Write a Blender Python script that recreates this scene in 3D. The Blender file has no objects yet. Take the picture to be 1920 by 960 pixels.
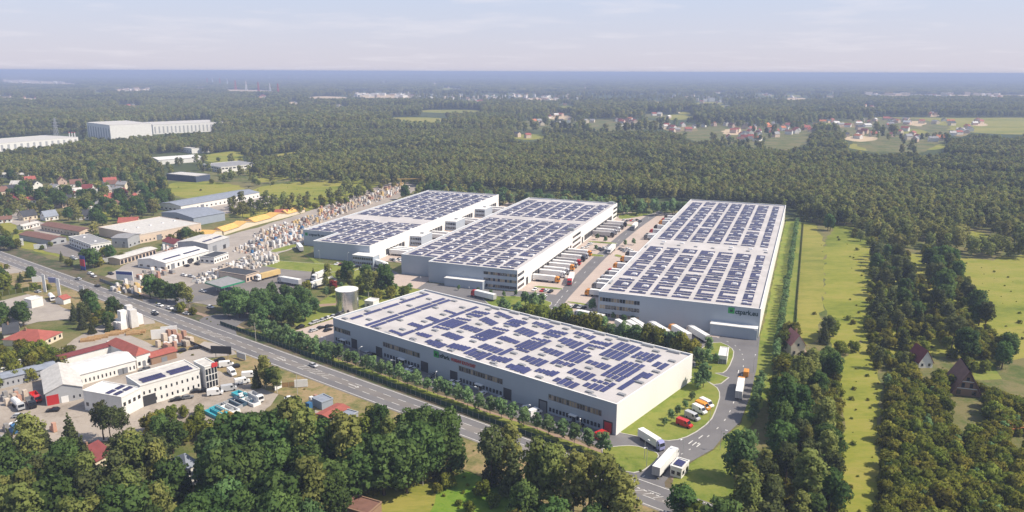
import bpy, math, random, re
import numpy as np
from mathutils import Vector, Matrix
R = random.Random(7)
NR = np.random.default_rng(7)
sc = bpy.context.scene
COL = sc.collection
rad = math.radians

# ------------------------------------------------------------------ camera
FPX, PITCH, ROLL, CAMH = 1415.28, rad(13.7246), rad(0.2154), 120.0
_r = Vector((1, 0, 0)); _u = Vector((0, math.sin(PITCH), math.cos(PITCH))); _w = Vector((0, math.cos(PITCH), -math.sin(PITCH)))
RT = _r * math.cos(ROLL) + _u * math.sin(ROLL)
UP = _u * math.cos(ROLL) - _r * math.sin(ROLL)
FW = _w
cam = bpy.data.cameras.new('camera'); cam.sensor_width = 36; cam.lens = 36 * FPX / 1920
cam.clip_start = 1; cam.clip_end = 200000
co = bpy.data.objects.new('camera', cam); COL.objects.link(co)
co.matrix_world = Matrix(((RT.x, UP.x, -FW.x, 0), (RT.y, UP.y, -FW.y, 0), (RT.z, UP.z, -FW.z, CAMH), (0, 0, 0, 1)))
sc.camera = co

def G(x, y, z=0.0):
    "photo pixel (1920x960) -> world point at height z"
    d = RT * ((x - 960) / FPX) - UP * ((y - 480) / FPX) + FW
    t = (z - CAMH) / d.z
    return Vector((d.x * t, d.y * t, z))
def g2(x, y, z=0.0):
    p = G(x, y, z); return (p.x, p.y)

# ------------------------------------------------------------------ sky, sun, exposure
SUN_EL, SUN_AZ = rad(48), rad(99)        # azimuth clockwise from +Y
w = bpy.data.worlds.new('World'); sc.world = w; w.use_nodes = True
nt = w.node_tree; nt.nodes.clear()
sky = nt.nodes.new('ShaderNodeTexSky'); sky.sky_type = 'NISHITA'; sky.sun_disc = False
sky.sun_elevation = SUN_EL; sky.sun_rotation = SUN_AZ; sky.altitude = 120
sky.air_density = 1.0; sky.dust_density = 1.6; sky.ozone_density = 2.2
tc = nt.nodes.new('ShaderNodeTexCoord'); sep = nt.nodes.new('ShaderNodeSeparateXYZ')
nt.links.new(tc.outputs['Generated'], sep.inputs[0])
# thin clouds on a flat layer: direction / (z + small)
addz = nt.nodes.new('ShaderNodeMath'); addz.operation = 'ADD'; addz.inputs[1].default_value = 0.06
nt.links.new(sep.outputs['Z'], addz.inputs[0])
dv = nt.nodes.new('ShaderNodeVectorMath'); dv.operation = 'DIVIDE'
cb = nt.nodes.new('ShaderNodeCombineXYZ')
for i in range(3): nt.links.new(addz.outputs[0], cb.inputs[i])
nt.links.new(tc.outputs['Generated'], dv.inputs[0]); nt.links.new(cb.outputs[0], dv.inputs[1])
nz = nt.nodes.new('ShaderNodeTexNoise'); nz.inputs['Scale'].default_value = 0.75; nz.inputs['Detail'].default_value = 9; nz.inputs['Roughness'].default_value = 0.6
nt.links.new(dv.outputs[0], nz.inputs['Vector'])
mr = nt.nodes.new('ShaderNodeMapRange'); mr.inputs[1].default_value = 0.52; mr.inputs[2].default_value = 0.80; mr.inputs[3].default_value = 0.0; mr.inputs[4].default_value = 0.6
nt.links.new(nz.outputs[0], mr.inputs[0])
mx = nt.nodes.new('ShaderNodeMix'); mx.data_type = 'RGBA'; mx.inputs['B'].default_value = (7.6, 7.3, 7.8, 1)
nt.links.new(mr.outputs[0], mx.inputs['Factor']); 
veil = nt.nodes.new('ShaderNodeMix'); veil.data_type = 'RGBA'; veil.inputs['B'].default_value = (5.6, 5.9, 7.5, 1)
vr = nt.nodes.new('ShaderNodeMapRange'); vr.inputs[1].default_value = 0.0; vr.inputs[2].default_value = 0.7; vr.inputs[3].default_value = 0.88; vr.inputs[4].default_value = 0.25
nt.links.new(sep.outputs['Z'], vr.inputs[0]); nt.links.new(vr.outputs[0], veil.inputs['Factor']); nt.links.new(sky.outputs[0], veil.inputs['A'])
vc = nt.nodes.new('ShaderNodeMix'); vc.data_type = 'RGBA'; vc.inputs['A'].default_value = (6.5, 6.15, 6.9, 1); vc.inputs['B'].default_value = (5.6, 6.35, 8.2, 1)
vz = nt.nodes.new('ShaderNodeMapRange'); vz.inputs[1].default_value = 0.0; vz.inputs[2].default_value = 0.11; nt.links.new(sep.outputs['Z'], vz.inputs[0]); nt.links.new(vz.outputs[0], vc.inputs['Factor'])
nt.links.new(vc.outputs['Result'], veil.inputs['B'])
nt.links.new(veil.outputs['Result'], mx.inputs['A'])
bg = nt.nodes.new('ShaderNodeBackground'); bg.inputs['Strength'].default_value = 0.092
nt.links.new(mx.outputs['Result'], bg.inputs['Color'])
wo = nt.nodes.new('ShaderNodeOutputWorld'); nt.links.new(bg.outputs[0], wo.inputs['Surface'])
sl = bpy.data.lights.new('sun', 'SUN'); sl.energy = 5.0; sl.angle = rad(0.53); sl.color = (1.0, 0.895, 0.745)
so = bpy.data.objects.new('sun', sl); COL.objects.link(so)
sdir = Vector((math.sin(SUN_AZ) * math.cos(SUN_EL), math.cos(SUN_AZ) * math.cos(SUN_EL), math.sin(SUN_EL)))
so.rotation_euler = sdir.to_track_quat('Z', 'Y').to_euler(); so.location = (300, 0, 400)
sc.view_settings.view_transform = 'Standard'; sc.view_settings.look = 'None'
sc.view_settings.exposure = 0.34; sc.view_settings.gamma = 1.0; sc.view_settings.use_curve_mapping = False
cy = sc.cycles
cy.use_denoising = True; cy.max_bounces = 6; cy.diffuse_bounces = 3; cy.glossy_bounces = 3; cy.transmission_bounces = 3
cy.volume_bounces = 1; cy.transparent_max_bounces = 6; cy.caustics_reflective = False; cy.caustics_refractive = False
HAZE_DENSITY = 2.0e-4

# ------------------------------------------------------------------ materials
MATS = {}
def _nodes(name):
    m = bpy.data.materials.new(name); m.use_nodes = True
    t = m.node_tree; t.nodes.clear()
    o = t.nodes.new('ShaderNodeOutputMaterial'); b = t.nodes.new('ShaderNodeBsdfPrincipled')
    t.links.new(b.outputs[0], o.inputs['Surface'])
    MATS[name] = m
    return m, t, b
def c4(c): return (c[0], c[1], c[2], 1)
def mat(name, c, rough=0.7, metal=0.0, spec=0.3, c2=None, scale=0.3, detail=4, amt=None, lines=None, rnd=0.0):
    """plain painted/coated surface: two tones mixed by noise in metres; lines=(axis, period, darkness) gives fine joints; rnd varies it per object"""
    m, t, b = _nodes(name)
    b.inputs['Roughness'].default_value = rough; b.inputs['Metallic'].default_value = metal
    b.inputs['Specular IOR Level'].default_value = spec
    if c2 is None: c2 = tuple(max(0, v * 0.88) for v in c)
    tcn = t.nodes.new('ShaderNodeTexCoord'); n = t.nodes.new('ShaderNodeTexNoise')
    n.inputs['Scale'].default_value = scale; n.inputs['Detail'].default_value = detail; n.inputs['Roughness'].default_value = 0.62
    t.links.new(tcn.outputs['Object'], n.inputs['Vector'])
    rp = t.nodes.new('ShaderNodeMapRange'); rp.inputs[1].default_value = 0.36; rp.inputs[2].default_value = 0.66
    t.links.new(n.outputs[0], rp.inputs[0])
    x = t.nodes.new('ShaderNodeMix'); x.data_type = 'RGBA'; x.inputs['A'].default_value = c4(c); x.inputs['B'].default_value = c4(c2)
    t.links.new(rp.outputs[0], x.inputs['Factor']); out = x.outputs['Result']
    if lines:
        for ax, per, dark, wd in lines:
            s = t.nodes.new('ShaderNodeSeparateXYZ'); t.links.new(tcn.outputs['Object'], s.inputs[0])
            a = t.nodes.new('ShaderNodeMath'); a.operation = 'DIVIDE'; a.inputs[1].default_value = per; t.links.new(s.outputs[ax], a.inputs[0])
            f = t.nodes.new('ShaderNodeMath'); f.operation = 'FRACT'; t.links.new(a.outputs[0], f.inputs[0])
            l = t.nodes.new('ShaderNodeMath'); l.operation = 'LESS_THAN'; l.inputs[1].default_value = wd; t.links.new(f.outputs[0], l.inputs[0])
            d = t.nodes.new('ShaderNodeMath'); d.operation = 'MULTIPLY'; d.inputs[1].default_value = dark; t.links.new(l.outputs[0], d.inputs[0])
            y = t.nodes.new('ShaderNodeMix'); y.data_type = 'RGBA'; y.blend_type = 'MULTIPLY'; y.inputs['B'].default_value = (0.3, 0.3, 0.32, 1)
            t.links.new(d.outputs[0], y.inputs['Factor']); t.links.new(out, y.inputs['A']); out = y.outputs['Result']
    if rnd:
        oi = t.nodes.new('ShaderNodeObjectInfo'); hv = t.nodes.new('ShaderNodeHueSaturation')
        q = t.nodes.new('ShaderNodeMapRange'); q.inputs[3].default_value = 1 - rnd; q.inputs[4].default_value = 1 + rnd * 0.6
        t.links.new(oi.outputs['Random'], q.inputs[0]); t.links.new(q.outputs[0], hv.inputs['Value']); t.links.new(out, hv.inputs['Color']); out = hv.outputs[0]
    t.links.new(out, b.inputs['Base Color'])
    return m
def ground_mat(name, cols, scales=(0.012, 0.09, 0.7), rough=0.95, bump=0.0, wts=(0.5, 0.32, 0.18), stretch=None, streak=None):
    """earth, grass, asphalt: noise at three sizes summed and run through a colour ramp"""
    m, t, b = _nodes(name); b.inputs['Roughness'].default_value = rough; b.inputs['Specular IOR Level'].default_value = 0.15
    tcn = t.nodes.new('ShaderNodeTexCoord'); vec = tcn.outputs['Object']
    if stretch:
        mp = t.nodes.new('ShaderNodeMapping'); mp.inputs['Rotation'].default_value = (0, 0, stretch[0]); mp.inputs['Scale'].default_value = (stretch[1], 1, 1)
        t.links.new(vec, mp.inputs[0]); vec = mp.outputs[0]
    acc = None
    for s, wt in zip(scales, wts):
        n = t.nodes.new('ShaderNodeTexNoise'); n.inputs['Scale'].default_value = s; n.inputs['Detail'].default_value = 5; n.inputs['Roughness'].default_value = 0.65
        t.links.new(vec, n.inputs['Vector'])
        k = t.nodes.new('ShaderNodeMath'); k.operation = 'MULTIPLY_ADD'; k.inputs[1].default_value = wt
        t.links.new(n.outputs[0], k.inputs[0])
        if acc is None: k.inputs[2].default_value = 0
        else: t.links.new(acc, k.inputs[2])
        acc = k.outputs[0]
    cr = t.nodes.new('ShaderNodeValToRGB'); e = cr.color_ramp.elements
    pos = np.linspace(0.36, 0.64, len(cols))
    e[0].position = pos[0]; e[0].color = c4(cols[0]); e[1].position = pos[-1]; e[1].color = c4(cols[-1])
    for p, c in zip(pos[1:-1], cols[1:-1]):
        q = e.new(p); q.color = c4(c)
    t.links.new(acc, cr.inputs[0]); t.links.new(cr.outputs[0], b.inputs['Base Color'])
    if bump:
        bp = t.nodes.new('ShaderNodeBump'); bp.inputs['Strength'].default_value = bump; bp.inputs['Distance'].default_value = 0.5
        t.links.new(acc, bp.inputs['Height']); t.links.new(bp.outputs[0], b.inputs['Normal'])
    return m
def leaf_mat(name, c, c2, yellow=0.06):
    "leaves: tone per leaf clump (attribute tint) and per tree (object random), part of the light passes through"
    m = bpy.data.materials.new(name); m.use_nodes = True; t = m.node_tree; t.nodes.clear(); MATS[name] = m
    o = t.nodes.new('ShaderNodeOutputMaterial')
    at = t.nodes.new('ShaderNodeAttribute'); at.attribute_name = 'tint'
    oi = t.nodes.new('ShaderNodeObjectInfo')
    x = t.nodes.new('ShaderNodeMix'); x.data_type = 'RGBA'; x.inputs['A'].default_value = c4(c); x.inputs['B'].default_value = c4(c2)
    t.links.new(at.outputs['Fac'], x.inputs['Factor'])
    hv = t.nodes.new('ShaderNodeHueSaturation')
    q = t.nodes.new('ShaderNodeMapRange'); q.inputs[3].default_value = 0.68; q.inputs[4].default_value = 1.28
    t.links.new(oi.outputs['Random'], q.inputs[0]); t.links.new(q.outputs[0], hv.inputs['Value'])
    m2 = t.nodes.new('ShaderNodeMath'); m2.operation = 'MULTIPLY'; m2.inputs[1].default_value = 7.31; t.links.new(oi.outputs['Random'], m2.inputs[0])
    f2 = t.nodes.new('ShaderNodeMath'); f2.operation = 'FRACT'; t.links.new(m2.outputs[0], f2.inputs[0])
    h2 = t.nodes.new('ShaderNodeMapRange'); h2.inputs[3].default_value = 0.5 - yellow; h2.inputs[4].default_value = 0.5 + yellow * 0.5
    t.links.new(f2.outputs[0], h2.inputs[0]); t.links.new(h2.outputs[0], hv.inputs['Hue'])
    t.links.new(x.outputs['Result'], hv.inputs['Color'])
    d = t.nodes.new('ShaderNodeBsdfDiffuse'); tr = t.nodes.new('ShaderNodeBsdfTranslucent')
    t.links.new(hv.outputs[0], d.inputs[0]); t.links.new(hv.outputs[0], tr.inputs[0])
    ms = t.nodes.new('ShaderNodeMixShader'); ms.inputs[0].default_value = 0.4
    t.links.new(d.outputs[0], ms.inputs[1]); t.links.new(tr.outputs[0], ms.inputs[2]); t.links.new(ms.outputs[0], o.inputs['Surface'])
    return m

ground_mat('forest_floor', [(0.028, 0.042, 0.014), (0.045, 0.065, 0.02), (0.07, 0.085, 0.03), (0.05, 0.07, 0.022)], scales=(0.0011, 0.008, 0.12))
ground_mat('meadow', [(0.085, 0.12, 0.014), (0.145, 0.175, 0.022), (0.215, 0.225, 0.034), (0.27, 0.245, 0.055), (0.15, 0.17, 0.024)], scales=(0.02, 0.12, 0.9), bump=0.4, stretch=(rad(-69), 0.35))
ground_mat('dry_field', [(0.12, 0.145, 0.022), (0.19, 0.20, 0.034), (0.27, 0.245, 0.056), (0.21, 0.205, 0.04)], scales=(0.015, 0.1, 0.8), bump=0.3, stretch=(rad(-69), 0.3))
ground_mat('lawn', [(0.085, 0.125, 0.02), (0.14, 0.185, 0.03), (0.21, 0.225, 0.05), (0.16, 0.19, 0.035)], scales=(0.05, 0.25, 1.3), bump=0.2)
ground_mat('bright_grass', [(0.055, 0.11, 0.012), (0.10, 0.19, 0.018), (0.16, 0.24, 0.03), (0.12, 0.19, 0.025)], scales=(0.05, 0.3, 1.3), bump=0.4)
ground_mat('rough_grass', [(0.045, 0.07, 0.018), (0.09, 0.115, 0.03), (0.18, 0.155, 0.07), (0.12, 0.135, 0.04)], scales=(0.03, 0.16, 1.1), bump=0.5)
ground_mat('verge', [(0.09, 0.11, 0.035), (0.19, 0.17, 0.07), (0.30, 0.22, 0.12), (0.15, 0.15, 0.05)], scales=(0.05, 0.2, 1.2), bump=0.3)
ground_mat('dark_verge', [(0.03, 0.05, 0.02), (0.06, 0.075, 0.03), (0.14, 0.11, 0.075), (0.06, 0.08, 0.03)], scales=(0.05, 0.16, 1.0), bump=0.3)
ground_mat('sand', [(0.42, 0.33, 0.22), (0.52, 0.41, 0.27), (0.46, 0.35, 0.24)], scales=(0.02, 0.1, 0.8))
ground_mat('brown_soil', [(0.25, 0.15, 0.09), (0.34, 0.21, 0.12), (0.30, 0.19, 0.11)], scales=(0.02, 0.1, 0.8))
ground_mat('dirt_yard', [(0.20, 0.17, 0.14), (0.29, 0.25, 0.21), (0.37, 0.325, 0.28), (0.24, 0.205, 0.17)], scales=(0.04, 0.2, 1.2))
ground_mat('concrete_yard', [(0.27, 0.24, 0.215), (0.34, 0.305, 0.275), (0.40, 0.36, 0.32)], scales=(0.04, 0.2, 1.2))
ground_mat('asphalt', [(0.135, 0.13, 0.135), (0.165, 0.16, 0.165), (0.19, 0.183, 0.185)], scales=(0.03, 0.15, 1.5), rough=0.9)
ground_mat('old_asphalt', [(0.16, 0.145, 0.14), (0.20, 0.185, 0.175), (0.25, 0.23, 0.215)], scales=(0.03, 0.15, 1.5), rough=0.9, stretch=(rad(-37), 0.2))
ground_mat('pavers', [(0.40, 0.33, 0.285), (0.46, 0.38, 0.33), (0.50, 0.415, 0.36)], scales=(0.03, 0.2, 1.5), rough=0.9)
ground_mat('dirt_path', [(0.22, 0.16, 0.12), (0.31, 0.22, 0.165), (0.27, 0.20, 0.15)], scales=(0.05, 0.2, 1.0))
mat('kerb_stone', (0.50, 0.48, 0.45), 0.9)
mat('road_paint', (0.72, 0.71, 0.68), 0.8, c2=(0.5, 0.49, 0.47), scale=0.9)
mat('cladding', (0.37, 0.415, 0.475), 0.5, c2=(0.34, 0.385, 0.445), scale=0.06, lines=[(0, 6.0, 0.10, 0.02), (2, 1.1, 0.12, 0.06)])  # silver-grey sheets; front wall shade is put into the darker blue-grey colour
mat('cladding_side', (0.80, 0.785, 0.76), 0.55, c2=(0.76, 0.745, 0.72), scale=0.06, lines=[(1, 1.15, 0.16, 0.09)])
mat('parapet_white', (0.78, 0.77, 0.75), 0.6)
mat('membrane', (0.53, 0.505, 0.50), 0.85, c2=(0.42, 0.40, 0.395), scale=0.07, detail=9, lines=[(0, 10.4, 0.10, 0.012), (1, 3.1, 0.05, 0.03)])
mat('solar_blue', (0.030, 0.033, 0.115), 0.22, spec=0.6, c2=(0.036, 0.040, 0.135), scale=0.4, lines=[(0, 1.05, 0.0, 0.05)], rnd=0.15)
mat('solar_dark', (0.030, 0.028, 0.075), 0.25, spec=0.5, c2=(0.045, 0.042, 0.11), scale=0.4, rnd=0.2)
mat('alu', (0.55, 0.55, 0.57), 0.45, 0.6)
mat('skylight_grey', (0.24, 0.245, 0.26), 0.35, rnd=0.1)
mat('skylight_white', (0.75, 0.75, 0.76), 0.35, rnd=0.05)
mat('glass_dark', (0.018, 0.022, 0.03), 0.08, spec=0.8, rnd=0.4)
mat('glass_warm', (0.30, 0.24, 0.17), 0.25, spec=0.6, rnd=0.5)
mat('door_dark', (0.045, 0.047, 0.052), 0.5)
mat('door_red', (0.45, 0.03, 0.03), 0.5)
mat('door_grey', (0.20, 0.21, 0.23), 0.5)
mat('rubber', (0.015, 0.015, 0.016), 0.8)
mat('chassis_grey', (0.05, 0.05, 0.055), 0.6)
mat('silver_metal', (0.72, 0.73, 0.72), 0.22, 0.9, lines=[(2, 2.4, 0.35, 0.05)], c2=(0.6, 0.62, 0.6), scale=0.5)
mat('steel_white', (0.78, 0.78, 0.77), 0.5)
mat('galvanised', (0.42, 0.43, 0.44), 0.5, 0.3)
mat('fence_green', (0.012, 0.045, 0.028), 0.6, rnd=0.25)
mat('logo_green', (0.03, 0.30, 0.07), 0.5)
mat('logo_dark', (0.004, 0.035, 0.033), 0.5)
mat('logo_red', (0.42, 0.045, 0.035), 0.5)
mat('bark', (0.09, 0.065, 0.045), 0.95)
mat('birch_bark', (0.45, 0.42, 0.38), 0.9)
for n, c in dict(white=(0.78, 0.78, 0.78), silver=(0.45, 0.46, 0.48), black=(0.012, 0.012, 0.014), red=(0.50, 0.025, 0.02), blue=(0.05, 0.09, 0.25), orange=(0.72, 0.28, 0.02),
                 grey=(0.16, 0.165, 0.175), lilac=(0.30, 0.31, 0.55), green=(0.03, 0.22, 0.12)).items():
    mat('paint_' + n, c, 0.3, spec=0.5, c2=c)
mat('tarp_white', (0.76, 0.76, 0.75), 0.55, c2=(0.70, 0.70, 0.69), scale=0.4)
mat('tarp_grey', (0.42, 0.41, 0.41), 0.6, c2=(0.37, 0.365, 0.365), scale=0.4)
WALLC = dict(white=(0.74, 0.73, 0.70), cream=(0.66, 0.58, 0.45), beige=(0.62, 0.50, 0.40), grey=(0.36, 0.37, 0.39), bluegrey=(0.30, 0.34, 0.40), darkblue=(0.06, 0.08, 0.13), brown=(0.28, 0.18, 0.12), pink=(0.60, 0.45, 0.37))
for n, c in WALLC.items(): mat('wall_' + n, c, 0.75, c2=tuple(v * 0.9 for v in c), scale=0.35, lines=[(2, 2.9, 0.06, 0.03)])
ROOFC = dict(pink=(0.50, 0.20, 0.165), red=(0.36, 0.105, 0.08), darkred=(0.20, 0.05, 0.05), brown=(0.20, 0.105, 0.08), grey=(0.30, 0.30, 0.31), pale=(0.58, 0.56, 0.53), bluegrey=(0.26, 0.29, 0.35), dark=(0.055, 0.06, 0.07), white=(0.74, 0.73, 0.71), orange=(0.55, 0.20, 0.09), yellow=(0.70, 0.43, 0.13))
for n, c in ROOFC.items(): mat('roof_' + n, c, 0.75, c2=tuple(v * 0.78 for v in c), scale=0.5, detail=6, lines=[(0, 1.0, 0.10, 0.1)])
mat('timber', (0.45, 0.29, 0.14), 0.85, c2=(0.33, 0.20, 0.09), scale=1.5, lines=[(2, 0.3, 0.3, 0.15)], rnd=0.15)
mat('wrap_white', (0.72, 0.71, 0.70), 0.5, c2=(0.6, 0.58, 0.56), scale=1.2, rnd=0.2)
mat('block_beige', (0.55, 0.47, 0.39), 0.85, c2=(0.45, 0.38, 0.31), scale=1.2, lines=[(2, 0.45, 0.3, 0.12)], rnd=0.25)
mat('block_red', (0.46, 0.27, 0.20), 0.85, c2=(0.40, 0.23, 0.17), scale=1.2, lines=[(2, 0.45, 0.3, 0.12)], rnd=0.25)
mat('block_yellow', (0.62, 0.45, 0.20), 0.8, rnd=0.2)
mat('block_blue', (0.05, 0.16, 0.33), 0.6, rnd=0.2)
mat('block_grey', (0.33, 0.32, 0.31), 0.85, c2=(0.25, 0.24, 0.235), scale=1.2, rnd=0.25)
mat('pool_teal', (0.06, 0.38, 0.46), 0.3)
mat('pool_dark', (0.05, 0.09, 0.13), 0.3)
mat('sign_blue', (0.05, 0.08, 0.28), 0.5)
mat('sign_red', (0.55, 0.05, 0.05), 0.5)
mat('sign_white', (0.78, 0.78, 0.77), 0.5)
mat('crane_yellow', (0.60, 0.40, 0.12), 0.5)
leaf_mat('leaf_oak', (0.050, 0.100, 0.030), (0.128, 0.205, 0.060), 0.02)
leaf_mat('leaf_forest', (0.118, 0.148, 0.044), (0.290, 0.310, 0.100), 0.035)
leaf_mat('leaf_pine', (0.064, 0.090, 0.035), (0.140, 0.158, 0.060), 0.02)
leaf_mat('leaf_birch', (0.125, 0.165, 0.045), (0.270, 0.295, 0.090), 0.03)
leaf_mat('leaf_scrub', (0.092, 0.124, 0.020), (0.230, 0.250, 0.046), 0.04)
leaf_mat('leaf_young', (0.100, 0.185, 0.072), (0.215, 0.320, 0.135), 0.015)
leaf_mat('leaf_park', (0.066, 0.135, 0.048), (0.165, 0.265, 0.095), 0.015)
leaf_mat('leaf_red', (0.30, 0.06, 0.04), (0.42, 0.12, 0.07), 0.02)

# ------------------------------------------------------------------ mesh helpers
class MB:
    def __init__(s): s.v = []; s.f = []; s.m = []
    def add(s, vs, fs, mi=0):
        b = len(s.v); s.v += [tuple(q) for q in vs]
        for f in fs: s.f.append([b + i for i in f]); s.m.append(mi)
        return s
    def hexa(s, p, mi=0):
        return s.add(p, [(3, 2, 1, 0), (4, 5, 6, 7), (0, 1, 5, 4), (1, 2, 6, 5), (2, 3, 7, 6), (3, 0, 4, 7)], mi)
    def bx(s, x0, x1, y0, y1, z0, z1, mi=0):
        return s.hexa([(x0, y0, z0), (x1, y0, z0), (x1, y1, z0), (x0, y1, z0), (x0, y0, z1), (x1, y0, z1), (x1, y1, z1), (x0, y1, z1)], mi)
    def prism(s, poly, z0, z1, mi=0, bottom=True, top=True):
        n = len(poly); vs = [(x, y, z0) for x, y in poly] + [(x, y, z1) for x, y in poly]
        fs = [(i, (i + 1) % n, n + (i + 1) % n, n + i) for i in range(n)]
        if top: fs.append(tuple(range(n, 2 * n)))
        if bottom: fs.append(tuple(range(n - 1, -1, -1)))
        return s.add(vs, fs, mi)
    def profile(s, pts, y0, y1, mi=0):
        "polygon in x,z extruded along y"
        n = len(pts); vs = [(x, y0, z) for x, z in pts] + [(x, y1, z) for x, z in pts]
        fs = [(i, n + i, n + (i + 1) % n, (i + 1) % n) for i in range(n)]
        fs += [tuple(range(n)), tuple(range(2 * n - 1, n - 1, -1))]
        return s.add(vs, [tuple(reversed(f)) for f in fs], mi)
    def tube(s, p, q, r0, r1=None, n=6, mi=0):
        if r1 is None: r1 = r0
        p = Vector(p); q = Vector(q); d = (q - p).normalized()
        a = d.orthogonal().normalized(); b = d.cross(a)
        vs = []
        for c, r in ((p, r0), (q, r1)):
            for k in range(n):
                t = 2 * math.pi * k / n; vs.append(c + a * (r * math.cos(t)) + b * (r * math.sin(t)))
        fs = [(k, (k + 1) % n, n + (k + 1) % n, n + k) for k in range(n)] + [tuple(range(n - 1, -1, -1)), tuple(range(n, 2 * n))]
        return s.add(vs, fs, mi)
    def mesh(s, name, *mats):
        me = bpy.data.meshes.new(name); me.from_pydata(s.v, [], s.f)
        for k in mats: me.materials.append(MATS[k] if isinstance(k, str) else k)
        if len(mats) > 1: me.polygons.foreach_set('material_index', s.m)
        me.update(); return me
def box_mesh(name, x0, x1, y0, y1, z0, z1, m): return MB().bx(x0, x1, y0, y1, z0, z1).mesh(name, m)
def obj(name, me, parent=None, loc=(0, 0, 0), rz=0.0, sca=None, m=None):
    o = bpy.data.objects.new(name, me); COL.objects.link(o)
    o.location = loc; o.rotation_euler = (0, 0, rz)
    if sca is not None: o.scale = (sca, sca, sca) if not isinstance(sca, (tuple, list)) else sca
    if parent is not None: o.parent = parent
    if m is not None:
        o.material_slots[0].link = 'OBJECT'; o.material_slots[0].material = MATS[m]
    return o
def tag(o, label=None, cat=None, group=None, kind=None):
    if label: o['label'] = label
    if cat: o['category'] = cat
    if group: o['group'] = group
    if kind: o['kind'] = kind
    return o
def thing(name, label, cat, loc=(0, 0, 0), rz=0.0, group=None):
    return tag(obj(name, None, None, loc, rz), label, cat, group)
MESHC = {}
def cached(key, fn):
    if key not in MESHC: MESHC[key] = fn()
    return MESHC[key]

# ------------------------------------------------------------------ ground sheets
def inset(poly, d):
    n = len(poly); out = []
    for i in range(n):
        a = Vector(poly[i - 1]); b = Vector(poly[i]); c = Vector(poly[(i + 1) % n])
        u = (b - a).normalized(); v = (c - b).normalized()
        n1 = Vector((-u.y, u.x)); n2 = Vector((-v.y, v.x))
        den = 1 + n1.dot(n2)
        k = (n1 + n2) / max(den, 0.3) * d
        out.append((b.x + k.x, b.y + k.y))
    return out
def ccw(poly):
    a = sum(poly[i - 1][0] * poly[i][1] - poly[i][0] * poly[i - 1][1] for i in range(len(poly)))
    return poly if a > 0 else poly[::-1]
def smooth(poly, k=2):
    for _ in range(k):
        out = []
        for i in range(len(poly)):
            a = poly[i]; b = poly[(i + 1) % len(poly)]
            out += [(a[0] * 0.75 + b[0] * 0.25, a[1] * 0.75 + b[1] * 0.25), (a[0] * 0.25 + b[0] * 0.75, a[1] * 0.25 + b[1] * 0.75)]
        poly = out
    return poly
def ragged(poly, step, amp):
    out = []
    for i in range(len(poly)):
        a = Vector(poly[i]); b = Vector(poly[(i + 1) % len(poly)]); L = (b - a).length
        n = max(1, min(60, int(L / step)))
        for k in range(n):
            q = a.lerp(b, k / n); out.append((q.x + R.uniform(-amp, amp), q.y + R.uniform(-amp, amp)))
    return out
def sheet_mesh(name, poly, z, m):
    from mathutils.geometry import tessellate_polygon
    vs = [Vector((x, y, z)) for x, y in poly]
    tr = tessellate_polygon([vs])
    fs = []
    for a, b, c in tr:
        n = (vs[b] - vs[a]).cross(vs[c] - vs[a]).z
        fs.append((a, b, c) if n > 0 else (a, c, b))
    mb = MB(); mb.add(vs, fs); return mb.mesh(name, m)
ZL = [0.01]
def patch(name, px, m, ragd=None, z=None, world=False, sm=0, kind='structure'):
    poly = px if world else [g2(*q) for q in px]
    poly = ccw(poly)
    if sm: poly = smooth(poly, sm)
    if ragd: poly = ragged(poly, *ragd)
    if z is None: z = ZL[0]; ZL[0] += 0.0013
    return tag(obj(name, sheet_mesh(name, poly, z, m)), kind=kind), poly
def island(name, px, m='lawn', sm=1, h=0.13, world=False):
    "raised lawn with a stone kerb round it"
    poly = ccw(px if world else [g2(*q) for q in px]); poly = smooth(poly, sm)
    z0 = 0.02
    inn = inset(poly, 0.35)
    o = tag(obj(name, sheet_mesh(name, inn, 0.24 + h + 0.004, m)), kind='structure')
    n = len(poly); mb = MB()
    vs = [(x, y, z0) for x, y in poly] + [(x, y, 0.24 + h) for x, y in poly] + [(x, y, 0.24 + h) for x, y in inset(poly, 0.5)]
    fs = [(i, (i + 1) % n, n + (i + 1) % n, n + i) for i in range(n)] + [(n + i, n + (i + 1) % n, 2 * n + (i + 1) % n, 2 * n + i) for i in range(n)]
    mb.add(vs, fs); k = obj('kerb', mb.mesh('kerb', 'kerb_stone'), o)
    return o, poly
def strip(name, pts, width, m, z, kind='structure', parent=None):
    pts = [Vector(p) for p in pts]; L = []; Rr = []
    for i, p in enumerate(pts):
        d = (pts[min(i + 1, len(pts) - 1)] - pts[max(i - 1, 0)]).normalized(); n = Vector((-d.y, d.x))
        L.append(p + n * width / 2); Rr.append(p - n * width / 2)
    n = len(pts); mb = MB()
    mb.add([(q.x, q.y, z) for q in L] + [(q.x, q.y, z) for q in Rr], [(i, n + i, n + i + 1, i + 1) for i in range(n - 1)])
    o = obj(name, mb.mesh(name, m), parent)
    if parent is None: tag(o, kind=kind)
    return o
def curve(pts, n=8):
    pts = [Vector(p) for p in pts]; out = []
    P = [pts[0]] + pts + [pts[-1]]
    for i in range(1, len(P) - 2):
        for k in range(n):
            t = k / n; a, b, c, d = P[i - 1:i + 3]
            out.append(0.5 * ((2 * b) + (c - a) * t + (2 * a - 5 * b + 4 * c - d) * t * t + (3 * b - a - 3 * c + d) * t ** 3))
    out.append(pts[-1]); return out
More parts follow.
